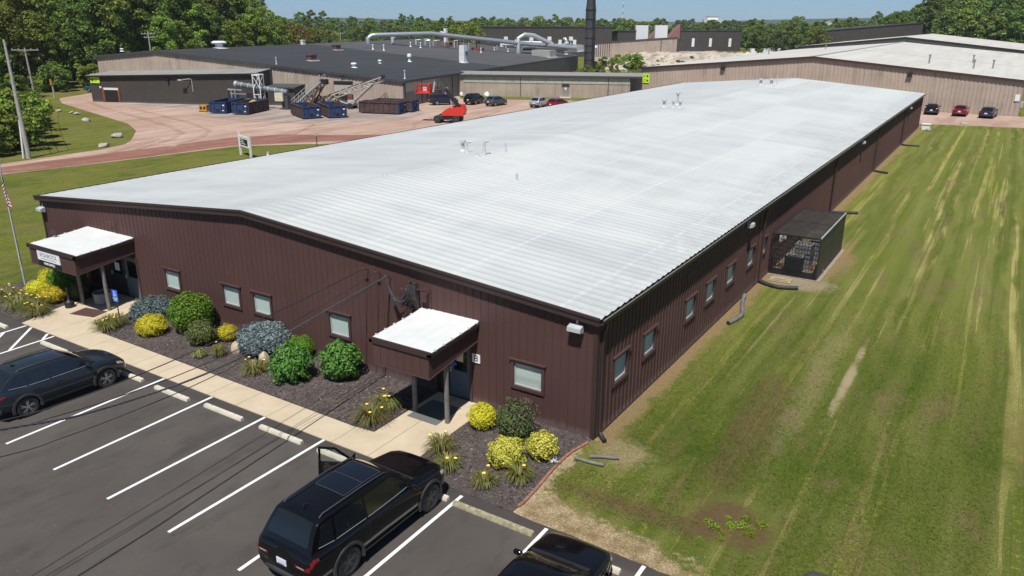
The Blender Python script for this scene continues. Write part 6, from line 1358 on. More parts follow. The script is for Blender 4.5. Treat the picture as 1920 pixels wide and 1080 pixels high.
# link building
LK0, LK1 = Vector((-74.2, 94.4, 0)), Vector((-46.3, 106.2, 0)); ld = (LK1-LK0).normalized(); ln_ = (LK1-LK0).length; la = math.atan2(ld.y, ld.x)
lk = thing('link_building', 'low tan passage building with pale upper panels joining the two factories', 'building', LK0, la)
ribbed((0, 0, 0), (ln_, 0, 0), 0, lambda a: 3.75, .5, .05, (0, -1, 0)).build('front_wall', M['tanwall'], lk)
b = MB(); n = int(ln_/3.0)
for k in range(n): b.box(1.0+k*(ln_-1)/n+.04, -.085, 2.35, 1.0+(k+1)*(ln_-1)/n-.04, -.055, 3.35)
b.build('translucent_panel', M['palepanel'], lk)
b = MB(); b.add([(-.6, -.4, 3.72), (ln_+2, -.4, 3.72), (ln_+2, 3.2, 4.1), (-.6, 3.2, 4.1)], [(0, 1, 2, 3)]); b.add([(-.6, 3.2, 0), (ln_+2, 3.2, 0), (ln_+2, 3.2, 4.09), (-.6, 3.2, 4.09)], [(0, 1, 2, 3)]); b.build('roof', M['roofedge'], lk); MB().box(-.6, -.46, 3.45, ln_+2, -.41, 3.74).build('gutter', M['darkgrey'], lk)
dx_ = 29.9; MB().box(18.6, -.11, .1, 19.75, -.06, 2.2).build('door', M['greywall'], lk); MB().box(18.5, -.35, 2.22, 19.85, -.06, 2.4).build('door_hood', M['frame'], lk); MB().box(18.3, -1.0, 0, 20.2, -.06, .12).build('door_step', M['cream'], lk); MB().box(19.05, -.13, 1.35, 19.35, -.112, 1.7).build('notice', M['white'], lk)
for s in (11.2, 26.5): MB().box(s, -.16, 0, s+.1, -.06, 3.5).build('downspout', M['darkgrey'], lk)
# tan building with the pale roof, behind the brown building
B = thing('tan_building', 'wide tan building with pale grey gable roof behind the long brown building', 'building', (-18.2, 112.5, 0))
def bz(x): return 7.42-(7.42-4.9)*abs(x)/28.8
ribbed((-28.85, 0, 0), (28.75, 0, 0), 0, lambda a: bz(-28.85+a), .55, .06, (0, -1, 0)).build('front_wall', M['tanwall'], B)
b = MB(); b.add([(28.75, 0, 0), (28.75, 111, 0), (28.75, 111, 4.9), (28.75, 0, 4.9)], [(0, 1, 2, 3)]); b.build('right_wall', M['tanwall'], B); b = MB(); b.add([(-28.85, 0, 0), (-28.85, 111, 0), (-28.85, 111, 4.9), (-28.85, 0, 4.9)], [(0, 1, 2, 3)]); b.build('left_wall', M['tanwall'], B)
b = MB()
for s in (-1, 1): b.add([(0, -.3, bz(0)+.05), (s*29.2, -.3, bz(29.2)+.05), (s*29.2, 111, bz(29.2)+.05), (0, 111, bz(0)+.05)], [(0, 1, 2, 3)])
br_ = b.build('roof', M['roofgrey'], B); b = MB(); b.box(-.3, -.3, 7.50, .3, 111, 7.56); b.build('ridge_cap', M['roofwhite2'], br_); b = MB(); b.box(1, 38, 0, 28, 38.3, .02); b.v = [(x, y, bz(x)+.06+z) for x, y, z in b.v]; b.build('roof_seam', M['roofwhite2'], br_)
b = MB()
for s in (-1, 1): b.extr([(0, -.36, bz(0)-.25), (s*29.3, -.36, bz(29.3)-.25), (s*29.3, -.36, bz(29.3)+.08), (0, -.36, bz(0)+.08)], (0, .08, 0))
b.build('gable_trim', M['brown_trim'], B); MB().box(28.76, -.3, 4.5, 29.25, 111, 4.84).build('gutter', M['darkgrey'], B)
for x, z in ((-14.2, 5.2), (14.1, 5.15)): b = MB(); b.extr([(x-.35, -.08, z+.3), (x-.35, -.5, z+.2), (x-.35, -.5, z-.15), (x-.35, -.08, z-.25)], (.7, 0, 0)); b.build('wall_light', M['black'], B)
for x, y in ((15, 16), (21.5, 15.5), (24.0, 22), (20.5, 34), (-12, 70), (-20, 50)): MB().lathe([(.22, 0), (.12, .15), (.12, 1.25), (.2, 1.3), (.2, 1.45)], 8, (x, y, bz(x))).build('vent_pipe', M['grey'], br_)
MB().box(27.9, -.14, 2.1, 28.5, -.07, 3.0).build('meter_box', M['white'], B); MB().box(28.76, 3, 1, 29.1, 4, 1.8).build('meter_box', M['ltgrey'], B)
arrow_sign('arrow_sign', 'lime yellow sign with two right pointing arrows on the left end of the tan building', (-46.15, 112.42, 3.05), 0, 1.35, 1.55, [(.37, .55), (-.37, .55)], False)
# steps and rails at the right corner of the tan building
t = thing('stair_rail', 'pale stair rail at the right corner of the tan building', 'railing', (11.3, 113.6, 0)); b = MB()
for k in range(4): b.bar((k*.5, 0, 0), (k*.5, 0, 1.5+.2*k), .06)
for z in (.8, 1.4): b.bar((0, 0, z), (1.5, 0, z+.6), .05)
b.build('rail', M['tarp'], t)
E_ = thing('rear_hall', 'second pale roofed hall behind the tan building', 'building', (-18, 224, 0)); b = MB()
def ez(x): return 8.75-(8.75-5.8)*abs(x)/28
b.add([(-28, 0, 0), (28.3, 0, 0), (28.3, 0, ez(28.3)), (0, 0, ez(0)), (-28, 0, ez(28))], [(0, 1, 2, 3, 4)]); b.build('front_wall', M['darkwall'], E_); b = MB()
for s in (-1, 1): b.add([(0, -.3, ez(0)+.05), (s*28.5, -.3, ez(28.5)+.05), (s*28.5, 75, ez(28.5)+.05), (0, 75, ez(0)+.05)], [(0, 1, 2, 3)])
b.build('roof', M['roofgrey'], E_); b = MB(); b.add([(28.3, 0, 0), (28.3, 75, 0), (28.3, 75, 5.7), (28.3, 0, 5.7)], [(0, 1, 2, 3)]); b.build('right_wall', M['darkwall'], E_)
def shed(name, label, p, q, z0, z1, depth, mat, extra=None):
    p = Vector((*p, 0)); q = Vector((*q, 0)); d = (q-p); l = d.length; t = thing(name, label, 'building', p, math.atan2(d.y, d.x))
    ribbed((0, 0, 0), (l, 0, 0), 0, lambda a: z0+(z1-z0)*a/l, .8, .07, (0, -1, 0)).build('front_wall', M[mat], t)
    b = MB(); b.add([(l, 0, 0), (l, depth, 0), (l, depth, z1-.6), (l, 0, z1)], [(0, 1, 2, 3)]); b.add([(0, 0, 0), (0, depth, 0), (0, depth, z0-.6), (0, 0, z0)], [(0, 1, 2, 3)]); b.build('side_wall', M[mat], t)
    b = MB(); b.add([(-.2, -.2, z0+.05), (l+.2, -.2, z1+.05), (l+.2, depth, z1-.6), (-.2, depth, z0-.6)], [(0, 1, 2, 3)]); b.build('roof', M['roofdark2'], t); b = MB(); b.extr([(-.2, -.25, z0-.25), (l+.2, -.25, z1-.25), (l+.2, -.25, z1+.1), (-.2, -.25, z0+.1)], (0, .1, 0)); b.build('eave_trim', M['darkgrey'], t); return t, l
t, l = shed('dark_hall', 'big dark hall with rising roofline in front of the right hill wood', (-62.2, 325.5), (-26.2, 348.3), 9.1, 12.5, 30, 'darkwall')
t, l = shed('dark_hall', 'long flat dark hall behind the silver duct and the smokestack', (-161.6, 227.2), (-119.9, 253.6), 10.7, 10.75, 40, 'darkwall')
for k in range(7): MB().box(8+k*5.4, -.5, 3.6, 9.2+k*5.4, -.1, 6.1).build('white_hatch', M['white'], t)
t, l = shed('dark_hall', 'lower dark hall between the smokestack and the white hoppers', (-122.3, 263.8), (-116.4, 267.6), 9.3, 9.3, 20, 'darkwall')
t, l = shed('tan_hall', 'tan hall behind the white rubble heap', (-126, 249.7), (-99.4, 266.6), 5.0, 7.05, 25, 'tanwall'); MB().box(l-6, -.12, 0, l-5.7, -.08, 6.6).build('downspout', M['darkgrey'], t)
t, l = shed('dark_hall', 'dark hall with three tall white doors right of the white hoppers', (-120.7, 324), (-97.1, 339), 8.9, 8.95, 25, 'darkwall')
for a in (6.7, 14.4, 23.1): MB().box(a-.6, -.14, 2.0, a+.6, -.08, 5.55).build('white_door', M['white'], t)
t = thing('hopper', 'left white hopper rising behind the tan hall', 'hopper', (-122.7, 287.3, 0), R(32), 'white hoppers'); MB().box(-2.5, -1.5, 2, 2.5, 1.5, 11.1).build('bin', M['white'], t); b = MB(); [b.bar((x, y, 0), (x, y, 2.2), .4) for x in (-2, 2) for y in (-1, 1)]; b.build('leg', M['ltgrey'], t)
t2 = copy_tree(t); t2.location = (-116.1, 291.5, 0); t2['label'] = 'right white hopper between the two red brown roofs'
for (p, q, lab) in (((-120.3, 290.3), (-116.2, 292.9), 'red brown pointed roof between the two white hoppers'), ((-114, 294.0), (-110, 296.5), 'red brown pointed roof right of the white hoppers')):
    t = thing('red_lean_to', lab, 'roof', (*p, 0), math.atan2(q[1]-p[1], q[0]-p[0])); l = 5.0; b = MB(); b.extr([(0, 0, 6.0), (l, 0, 6.0), (l, 0, 11.5)], (0, 6, 0)); b.build('roof_slope', pm('faded_red_roofing', (.24, .12, .105), .8, var=.2), t); b = MB(); b.extr([(0, .02, 0), (l, .02, 0), (l, .02, 5.99), (0, .02, 5.99)], (0, 5.9, 0)); b.build('wall', M['darkwall'], t); MB().bar((l+.1, 0, 5), (l+.1, 0, 12.0), .25).build('edge_post', M['black'], t)
# white rubble heap
g = np.random.default_rng(31); rows = []; nx, ny = 70, 22
for j in range(ny):
    row = []
    for i in range(nx):
        a = i/(nx-1); v_ = j/(ny-1); x = -83+44*a; y = 174+28*a+(v_-.5)*26; env = math.sin(math.pi*v_)**.8*min(1, a*7)*min(1, (1-a)*5)
        h = (5.0 if a < .3 else 4.4)-.8*math.sin(a*9)*.5; row.append((x, y, max(0, env*h+(g.normal()*.32 if 0 < j < ny-1 else 0)*env)))
    rows.append(row)
hp = MB().grid(rows).build('rubble_heap', M['rubble']); tag(hp, kind='stuff')
V = []; F = []
for _ in range(1500):
    a = g.random(); v_ = g.uniform(.08, .95); x = -83+44*a; y = 174+28*a+(v_-.5)*26; env = math.sin(math.pi*v_)**.8*min(1, a*7)*min(1, (1-a)*5); z = env*4.5; s = g.uniform(.15, .5); k = len(V)
    for d in ((1, 0, 0), (-1, 0, 0), (0, 1, 0), (0, -1, 0), (0, 0, 1)): V.append((x+d[0]*s*g.uniform(.6, 1.2), y+d[1]*s*g.uniform(.6, 1.2), z+d[2]*s*1.1))
    F += [(k, k+2, k+4), (k+2, k+1, k+4), (k+1, k+3, k+4), (k+3, k, k+4)]
tag(link('rubble_stones', np_mesh('rubble_stones', V, F, M['rubble'])), kind='stuff')
t = thing('trailer', 'long white box trailer beyond the rubble heap', 'trailer', (-73, 301, 0), R(32)); MB().box(-5, -1.2, 1.1, 5, 1.2, 2.75).build('box_body', M['white'], t); b = MB(); [b.lathe([(.5, -1.1), (.5, 1.1)], 12, (x, 0, .5), 'x').xf(Matrix.Identity(4)) for x in (-4, -3, 3.5)]; b.build('wheels', M['rubber'], t); MB().box(-4.8, -.5, .7, 4.8, .5, 1.09).build('chassis', M['darkgrey'], t)
t = thing('truck', 'small white truck left of the long white trailer', 'truck', (-79.2, 297, 0), R(32)); b = MB(); b.box(-1.3, -1, .7, 1.2, 1, 1.7); b.extr([(-1.3, -.9, 1.7), (.3, -.9, 1.7), (.0, -.9, 2.7), (-1.2, -.9, 2.7)], (0, 1.8, 0)); b.build('cab', M['white'], t); b = MB(); [b.lathe([(.45, -1.0), (.45, 1.0)], 12, (0, 0, 0), 'x') for x in (0,)]; b.xf(Matrix.Translation((-.7, 0, .45)) @ Matrix.Rotation(R(90), 4, 'Z')); b.build('wheels', M['rubber'], t)
# far landmarks
t = thing('radio_mast', 'thin red and white radio mast on the horizon', 'mast', (-621, 1356, 0)); 
for k in range(9): MB().tube([(0, 0, k*6), (0, 0, k*6+6)], .55, 6).build('mast_section', M['flagwhite'] if k % 2 else M['rustred'], t)
t = thing('city_block', 'pale stepped hospital block far off on the skyline', 'building', (-449, 1346, 0), R(28)); MB().box(-15, -8, 0, 15, 8, 16).build('lower_storeys', M['cream'], t); MB().box(-9, -6, 16, 9, 6, 20).build('upper_storeys', M['blind'], t); MB().box(-9.5, -6.5, 20, 9.5, 6.5, 20.9).build('roof_slab', M['grey'], t); MB().box(-7, -5, 20.9, 7, 5, 22.6).build('penthouse', M['ltgrey'], t)
t = thing('white_building', 'tiny white building on the skyline left of the hill wood', 'building', (-177, 927, 0), R(30)); MB().box(-4, -4, 0, 4, 4, 11.6).build('walls', M['white'], t); MB().extr([(-4.3, -4.3, 11.61), (4.3, -4.3, 11.61), (0, -4.3, 13.2)], (0, 8.6, 0)).build('roof', M['ltgrey'], t)

# ================================================================ YARD MACHINES
def dumpster(label, loc, rz, side, end, L_=6.2, w_=2.4, h_=1.62, load=None):
    t = thing('dumpster', label, 'dumpster', loc, rz, 'open top dumpsters in the yard'); hl = L_/2; hw = w_/2
    # local +Y is the long axis, the door end faces -Y
    for sx in (-1, 1):
        b = MB(); b.extr([(sx*hw, -hl+.06, .25), (sx*hw, hl-.06, .25), (sx*hw, hl-.06, h_-.02), (sx*hw, -hl+.06, h_-.02)], (-sx*.05, 0, 0)); s_ = b.build('side_wall', M[side], t)
        b = MB(); n = 8
        for k in range(n+1): y = -hl+.12+(L_-.24)*k/n; b.box(min(sx*hw, sx*(hw+.09)), y-.05, .25, max(sx*hw, sx*(hw+.09)), y+.05, h_-.05)
        b.box(min(sx*(hw-.06), sx*(hw+.10)), -hl, h_-.05, max(sx*(hw-.06), sx*(hw+.10)), hl, h_+.05); b.box(min(sx*hw, sx*(hw+.06)), -hl, .15, max(sx*hw, sx*(hw+.06)), hl, .27); b.build('side_ribs', M[side], s_)
    for sy, nm in ((-1, 'door_end'), (1, 'front_end')):
        b = MB(); y = sy*hl; b.box(-hw, min(y, y-sy*.06), .25, hw, max(y, y-sy*.06), h_-.02); e_ = b.build(nm, M[end], t); b = MB()
        for x in (-hw+.08, -hw*.45, hw*.45, hw-.08): b.box(x-.06, min(y, y+sy*.09), .2, x+.06, max(y, y+sy*.09), h_-.05)
        b.box(-hw, min(y, y+sy*.1), h_-.06, hw, max(y, y+sy*.1), h_+.04); b.box(-hw, min(y, y+sy*.1), .15, hw, max(y, y+sy*.1), .27); b.build('end_ribs', M[end], e_)
        b = MB(); b.extr([(-.3, y+sy*.012, .28), (.3, y+sy*.012, .28), (.12, y+sy*.012, .75), (-.12, y+sy*.012, .75)], (0, sy*.02, 0)); b.build('hook_pocket', M['interior'], e_)
        MB().box(hw*.62, min(y+sy*.01, y+sy*.03), 1.1, hw*.85, max(y+sy*.01, y+sy*.03), 1.25).build('sticker', M['signwhite'], e_); MB().box(hw*.55, min(y+sy*.01, y+sy*.03), .38, hw*.72, max(y+sy*.01, y+sy*.03), .52).build('sticker', M['signwhite'], e_)
    MB().box(-hw, -hl, .2, hw, hl, .26).build('floor', M['rust'], t)
    b = MB(); b.box(-.55, -hl, 0, -.4, hl, .2); b.box(.4, -hl, 0, .55, hl, .2); b.build('skid_rail', M['rust'], t)
    if load:
        rows = []
        for i in range(9): rows.append([(-hw+.08+(w_-.16)*j/8, -hl+.1+(L_-.2)*i/8, 1.0+load*math.exp(-((i-5.2)/1.8)**2-((j-4)/2.2)**2)) for j in range(9)])
        MB().grid(rows).build('load', M['tarp'], t, 60)
    return t
dumpster('blue and black dumpster furthest left beside the yellow box', (-87.2, 55.2, .02), R(27), 'blue', 'blue')
dumpster('blue ended dumpster heaped with pale grit below the tube conveyor', (-83.3, 56.2, .02), R(22), 'dirtybrown', 'blue', load=.75)
dumpster('blue dumpster with rusty left side at the foot of the conveyors', (-72.9, 56.9, .02), R(62), 'dirtybrown', 'blue')
dumpster('blue dumpster parked just right of the rusty sided one', (-70.6, 59.6, .02), R(60), 'dirtybrown', 'blue')
dumpster('long brown sided dumpster with blue end at the right of the row', (-66.9, 66.0, .02), R(105), 'dirtybrown', 'blue')
dumpster('brown dumpster mostly hidden behind the long brown one', (-67.2, 69.3, .02), R(105), 'dirtybrown', 'blue')
t = thing('grit_box', 'small yellow steel box at the left end of the dumpster row', 'box', (-89.8, 53.2, .02), R(22)); MB().box(-.6, -.45, .1, .6, .45, .95).build('tub', M['yellow'], t); b = MB(); b.box(-.45, -.47, .35, -.1, -.452, .75); b.box(.1, -.47, .35, .45, -.452, .75); b.build('fork_pocket', M['black'], t); MB().box(-.62, -.47, 0, .62, .47, .09).build('skid', M['black'], t)
def AF(s, t_, z): return Vector((s, t_, z))
# enclosed tube conveyor on its white tower
t = thing('tube_conveyor', 'pale blue enclosed tube conveyor sloping over the dumpsters', 'conveyor', A0, TH); M['bluegrey'] = pm('blue_grey_tube', (.13, .165, .19), .5, var=.3, scale=1)
MB().tube([(-23.4, -8, 3.55), (-15.4, -7.6, 2.5)], .42, 14).build('tube', M['bluegrey'], t, 50); MB().tube([(-23.7, -8, 3.6), (-23.35, -8, 3.54)], .47, 14).build('end_ring', M['ltgrey'], t, 50); b = MB()
for f in np.linspace(.1, .9, 7): p = Vector((-23.4, -8, 3.55)).lerp(Vector((-15.4, -7.6, 2.5)), f); q = Vector((-23.4, -8, 3.55)).lerp(Vector((-15.4, -7.6, 2.5)), f+.012); b.tube([p, q], .455, 14)
b.build('clamp_ring', M['ltgrey'], t, 50); MB().box(-17.0, -8.6, 1.3, -15.7, -8.2, 2.5).build('guard_panel', pm('cream_guard', (.62, .58, .42), .6), t); MB().box(-16.2, -8.1, .0, -15.2, -7.1, 2.1).build('drive_housing', M['darkgrey'], t)
b = MB(); b.tube([(-24.9, -8.2, 2.75), (-22.6, -8.0, 2.65)], .16, 8)
for s in (-24.3, -23.7): b.bar((s, -8.2, 0), (s, -8.2, 2.7), .22)
b.bar((-24.6, -8.2, 2.2), (-22.0, -8.0, 2.15), .2); b.build('discharge_stand', M['grey'], t); MB().box(-22.3, -7.4, 0, -21.5, -6.8, 2.2).build('control_cabinet', M['grey'], t)
t = thing('steel_tower', 'white braced steel tower holding up the tube conveyor', 'tower', A0, TH); b = MB()
for s in (-20.2, -19.1):
    for q in (-8.8, -7.7): b.bar((s, q, 0), (s, q, 5.0), .12)
for q in (-8.8, -7.7):
    for z0 in (0.2, 3.0): b.bar((-20.2, q, z0), (-19.1, q, z0+1.9), .06); b.bar((-19.1, q, z0), (-20.2, q, z0+1.9), .06)
    b.bar((-20.3, q, 5.0), (-19.0, q, 5.0), .2); b.bar((-20.2, q, 2.2), (-19.1, q, 2.2), .1)
for s in (-20.2, -19.1): b.bar((s, -8.8, 5.0), (s, -7.7, 5.0), .12)
b.build('frame', M['white'], t); b = MB()
for s in (-20.2, -19.1): b.box(s-.25, -9.05, 0, s+.25, -8.55, .06)
b.build('foot_plate', M['ltgrey'], t)
M['convgrey'] = pm('pale_conveyor_steel', (.46, .44, .40), .6, var=.25); 
def conveyor(label, p, q, wd, rail, legs, hh):
    t = thing('conveyor', label, 'conveyor', A0, TH, 'inclined conveyors'); p = Vector(p); q = Vector(q); d = (q-p); n = 14; up = Vector((0, 0, 1)); sd = d.cross(up).normalized(); nr = sd.cross(d).normalized()
    b = MB()
    for e in (-1, 1):
        o = sd*e*wd/2; b.bar(p+o, q+o, .14); b.bar(p+o-nr*hh, q+o-nr*hh, .10)
        for k in range(n):
            a = p.lerp(q, k/n)+o; c = p.lerp(q, (k+1)/n)+o; b.bar(a-nr*hh, c, .07) if k % 2 else b.bar(a, c-nr*hh, .07)
    for k in range(n+1): a = p.lerp(q, k/n); b.bar(a-sd*wd/2-nr*hh, a+sd*wd/2-nr*hh, .07)
    b.build('truss', M['convgrey'], t)
    b = MB(); b.bar(p+nr*.08, q+nr*.08, wd*.8, .05, up=nr); b.build('belt', M['black'], t); a = p+nr*.1; MB().tube([q-sd*wd*.45, q+sd*wd*.45], .26, 12).build('head_pulley', M['black'], t, 50); MB().tube([p-sd*wd*.45, p+sd*wd*.45], .22, 12).build('tail_pulley', M['grey'], t, 50)
    if rail:
        b = MB()
        for e in (-1, 1):
            o = sd*e*(wd/2+.35)
            for z in (.55, 1.05): b.bar(p+o+up*z, q+o+up*z, .06)
            for k in range(9): a = p.lerp(q, k/8)+o; b.bar(a-up*.1, a+up*1.05, .06)
            b.bar(p+o, q+o, .12)
        b.build('railing', M['ltgrey'], t); b = MB(); b.box(q.x-.3, q.y-.5, q.z-.4, q.x+.7, q.y+.5, q.z+.35); b.build('drive_motor', M['black'], t)
    else:
        b = MB()
        for k in range(11): a = p.lerp(q, k/10.5); b.bar(a-sd*wd*.55+nr*.2, p.lerp(q, (k+.75)/10.5)-sd*wd*.55+nr*.2, .12, .2)
        b.build('belt_guard', M['rust'], t)
    b = MB()
    for a, c in legs: 
        for e in (-1, 1): b.bar(Vector(a)+sd*e*wd*.6, Vector(c)+sd*e*wd*.6, .16)
    b.build('support_leg', M['convgrey'] if not rail else M['rust'], t)
    return t, sd
t, sd = conveyor('steep walkway conveyor with pale railings in the middle of the yard', (-15.6, -5.5, .25), (-10.6, -5.5, 4.0), 1.0, True, [((-11.2, -5.5, 3.2), (-12.6, -5.5, 0)), ((-10.6, -5.5, 3.5), (-13.2, -5.5, .2)), ((-13, -5.5, 1.9), (-11.9, -5.5, 0))], .45)
t, sd = conveyor('long lattice conveyor pointing up to the right with rusty belt guards', (-13.0, -4.0, .9), (-1.7, -4.0, 4.75), 1.0, False, [((-3.0, -4.0, 3.9), (-7.2, -4.0, .5)), ((-9.6, -4.0, 1.5), (-6.4, -4.0, .5))], .6)
b = MB(); [b.lathe([(.45, -.15), (.48, 0), (.45, .15)], 14, (y, -6.8, .46), 'z') for y in ()]; b = MB()
for yy in (-4.9, -3.1): b.lathe([(.26, -.14), (.46, -.12), (.46, .12), (.26, .14)], 16); b.xf(Matrix.Translation((-6.8, yy, .46)) @ Matrix.Rotation(R(90), 4, 'X'), len(b.v)-64)
b.build('wheel', M['rubber'], t, 40); b = MB(); b.bar((-6.8, -4.9, .5), (-6.8, -3.1, .5), .2); b.box(-7.4, -4.3, .5, -6.2, -3.7, 1.3); b.build('axle', M['ltgrey'], t)
t = thing('scrap_machinery', 'heap of dark rusty machine parts under the two conveyors', 'machinery', A0, TH); rnd = random.Random(12); b = MB()
for k in range(30): a = Vector((rnd.uniform(-13.5, -9), rnd.uniform(-5, -3), rnd.uniform(0, 1.2))); b.bar(a, a+Vector((rnd.uniform(-1.3, 1.3), rnd.uniform(-.5, .5), rnd.uniform(-.2, 1.3))), rnd.uniform(.08, .22))
b.build('steel_parts', M['rust'], t); b = MB()
for k in range(10): a = Vector((rnd.uniform(-13.5, -9), rnd.uniform(-5.5, -4), rnd.uniform(0, 1.0))); b.bar(a, a+Vector((rnd.uniform(-1, 1), 0, rnd.uniform(0, 1))), .1)
b.build('pale_parts', M['convgrey'], t)
t = thing('scrap_lattice', 'bent dark lattice frame standing behind the brown dumpsters', 'frame', A0, TH); b = MB(); b.bar((-4.0, -1.2, .9), (-2.4, -1.2, 2.2), .08); b.bar((-2.4, -1.2, 2.2), (-1.9, -1.2, .9), .08); b.bar((-3.4, -1.2, .6), (-2.4, -1.2, 1.6), .08); b.bar((-2.6, -1.2, .3), (-2.6, -1.2, 1.9), .08); b.build('bars', M['rust'], t)
t = thing('rust_bin', 'rust brown slatted bin by the right wall of the black roofed factory', 'bin', (-70.4, 82.9, .02), R(12)); MB().box(-.9, -.7, .1, .9, .7, 2.0).build('bin_body', M['rust'], t); b = MB(); [b.box(-.95, -.76, z, .95, -.71, z+.08) for z in (.4, .8, 1.2, 1.6, 1.95)]; b.build('slats', M['dirtybrown'], t)
for i, (x, y, lab) in enumerate(((-72.4, 93.0, 'white bag against the corner of the link building'), (-68.2, 94.6, 'white bag on the grass behind the black yard suv'))): rockm('white_bag', lab, (x, y, .35), (.5, .4, .65), M['white'], 90+i, 'bag', 'white bags by the link building')
# red boom lift
t = thing('boom_lift', 'red telescopic boom lift with raised work basket', 'boom lift', (-52.5, 62.6, .03), R(-158)); b = MB()   # local +X is the boom direction
b.box(-1.5, -.75, .45, 1.5, .75, .85); b.box(-1.9, -.35, .5, 1.9, .35, .75); b.build('chassis', M['darkgrey'], t)
for x in (-1.25, 1.25):
    for y in (-1.0, 1.0):
        w_ = MB().lathe([(.2, -.19), (.44, -.19), (.5, -.12), (.5, .12), (.44, .19), (.2, .19)], 18); w_.xf(Matrix.Translation((x, y, .5)) @ Matrix.Rotation(R(90), 4, 'X')); wo = w_.build('wheel', M['rubber'], t, 40); h_ = MB().lathe([(.2, -.21), (.2, .21)], 12); h_.xf(Matrix.Translation((x, y, .5)) @ Matrix.Rotation(R(90), 4, 'X')); h_.build('hub', M['darkgrey'], wo)
b = MB(); b.extr([(-2.1, -.95, .95), (.5, -.95, .95), (.75, -.95, 1.25), (.2, -.95, 1.75), (-1.2, -.95, 2.35), (-2.0, -.95, 2.3), (-2.25, -.95, 1.6)], (0, .75, 0)); b.extr([(-2.1, .25, .95), (.5, .25, .95), (.75, .25, 1.25), (.2, .25, 1.7), (-1.2, .25, 2.0), (-2.0, .25, 2.0), (-2.25, .25, 1.6)], (0, .75, 0)); b.box(-2.05, -.195, .95, -1.3, .245, 1.9); b.build('turret', M['red'], t); MB().lathe([(.6, .85), (.6, .95)], 18).build('slew_ring', M['black'], t)
b = MB()
for k in range(9): b.box(-1.3+k*.13, -.966, 1.22, -1.3+k*.13+.085, -.952, 1.36)
b.build('lettering', M['signwhite'], t)
MB().bar((-1.45, -.02, 2.0), (.35, -.02, 4.2), .36, .44).build('boom_base', M['black'], t); MB().bar((.35, -.02, 4.2), (1.2, -.02, 5.3), .27, .32).build('boom_extension', M['darkgrey'], t); MB().bar((-.5, -.02, 1.7), (-.3, -.02, 3.2), .14).build('lift_cylinder', M['ltgrey'], t)
MB().bar((1.15, -.02, 5.4), (1.75, -.02, 5.2), .22).build('jib_knuckle', M['darkgrey'], t); MB().bar((1.72, -.02, 5.25), (2.0, -.02, 3.8), .18).build('jib', M['ltgrey'], t); MB().bar((1.98, -.02, 3.85), (2.5, -.02, 3.75), .16).build('basket_mount', M['darkgrey'], t)
bk = MB(); x0_, x1_, y0_, y1_, z0_, z1_ = 2.3, 4.25, -.55, .55, 3.65, 4.85
bk.box(x0_, y0_, z0_, x1_, y1_, z0_+.08); bo = bk.build('basket_floor', M['red'], t); b = MB()
for z in (z0_+.12, z0_+.62, z1_):
    for (p, q) in (((x0_, y0_, z), (x1_, y0_, z)), ((x1_, y0_, z), (x1_, y1_, z)), ((x1_, y1_, z), (x0_, y1_, z)), ((x0_, y1_, z), (x0_, y0_, z))): b.bar(p, q, .045)
for x in np.linspace(x0_, x1_, 5):
    for y in (y0_, y1_): b.bar((x, y, z0_), (x, y, z1_), .04)
for y in (-.2, .2):
    for x in (x0_, x1_): b.bar((x, y, z0_), (x, y, z1_), .04)
b.box(x0_+.02, y0_, z0_+.08, x1_-.02, y0_+.02, z0_+.3); b.build('basket_rail', M['red'], bo); MB().box(2.32, -.35, 4.3, 2.6, .35, 4.95).build('control_panel', M['red'], bo); MB().box(3.0, -.58, 3.8, 3.5, -.53, 4.4).build('document_box', M['white'], bo)
# white notice board on two posts
p = Vector((-54.32, 30.68, 0)); q = Vector((-51.96, 29.96, 0)); d = q-p
t = thing('notice_board', 'black notice board on two white posts beside the red drive', 'sign', p, math.atan2(d.y, d.x)); l = d.length
for x in (0, l): b = MB(); b.box(x-.09, -.09, 0, x+.09, .09, 2.25); b.build('post', M['white'], t)
for z0, z1 in ((.88, 1.02), (1.78, 1.95)): MB().box(.092, -.05, z0, l-.092, .05, z1).build('rail', M['white'], t)
MB().box(.092, -.03, 1.02, l-.092, .03, 1.78).build('board', M['signwhite'], t); MB().box(.2, -.04, 1.03, l-.45, -.031, 1.66).build('black_panel', M['signblack'], t); b = MB()
for z, x0_, x1_ in ((1.52, .3, 1.0), (1.36, .35, 1.2), (1.2, .35, 1.5)):
    x = x0_
    while x < x1_: b.box(x, -.045, z-.035, x+.075, -.0405, z+.035); x += .11
b.build('lettering', M['signwhite'], t)
# utility poles
def upole(label, x, y, h, lean, arms, brace=False, name='utility_pole'):
    t = thing(name, label, 'utility pole', (x, y, 0), 0, 'wooden utility poles'); MB().tube([(0, 0, 0), (lean[0]*.5, lean[1]*.5, h*.5), (lean[0], lean[1], h)], [h*.017+.03, h*.014+.02, .10], 10).build('pole', M['wood'], t, 50)
    for z, hw in arms:
        f = z/h; c = Vector((lean[0]*f, lean[1]*f, z)); a = Vector((.80, .6, 0)); ar = MB().bar(c-a*hw, c+a*hw, .12).build('crossarm', M['wood'], t); b = MB()
        for e in (-.9, -.45, .45, .9): c2 = c+a*hw*e; b.lathe([(.05, .06), (.07, .12), (.04, .25)], 8, c2)
        b.build('insulator', M['ltgrey'], ar, 40)
    if brace: MB().tube([(-.5, -.25, 0), (-.25, -.05, 3.6)], .10, 8).build('stub_pole', M['white'], t, 50)
    return t
upole('tallest leaning utility pole at the left picture edge with a short pale stub beside it', -69.5, 18.1, 10.9, (-.1, -.05), [], True)
upole('utility pole with a crossarm beside the boulders', -111.6, 40.8, 8.8, (-.1, -.1), [(8.5, 1.9)])
upole('utility pole with a crossarm rising behind the left end of the tan factory wall', -140.5, 79.5, 10.6, (0, 0), [(10.0, 1.4), (9.3, .9)])
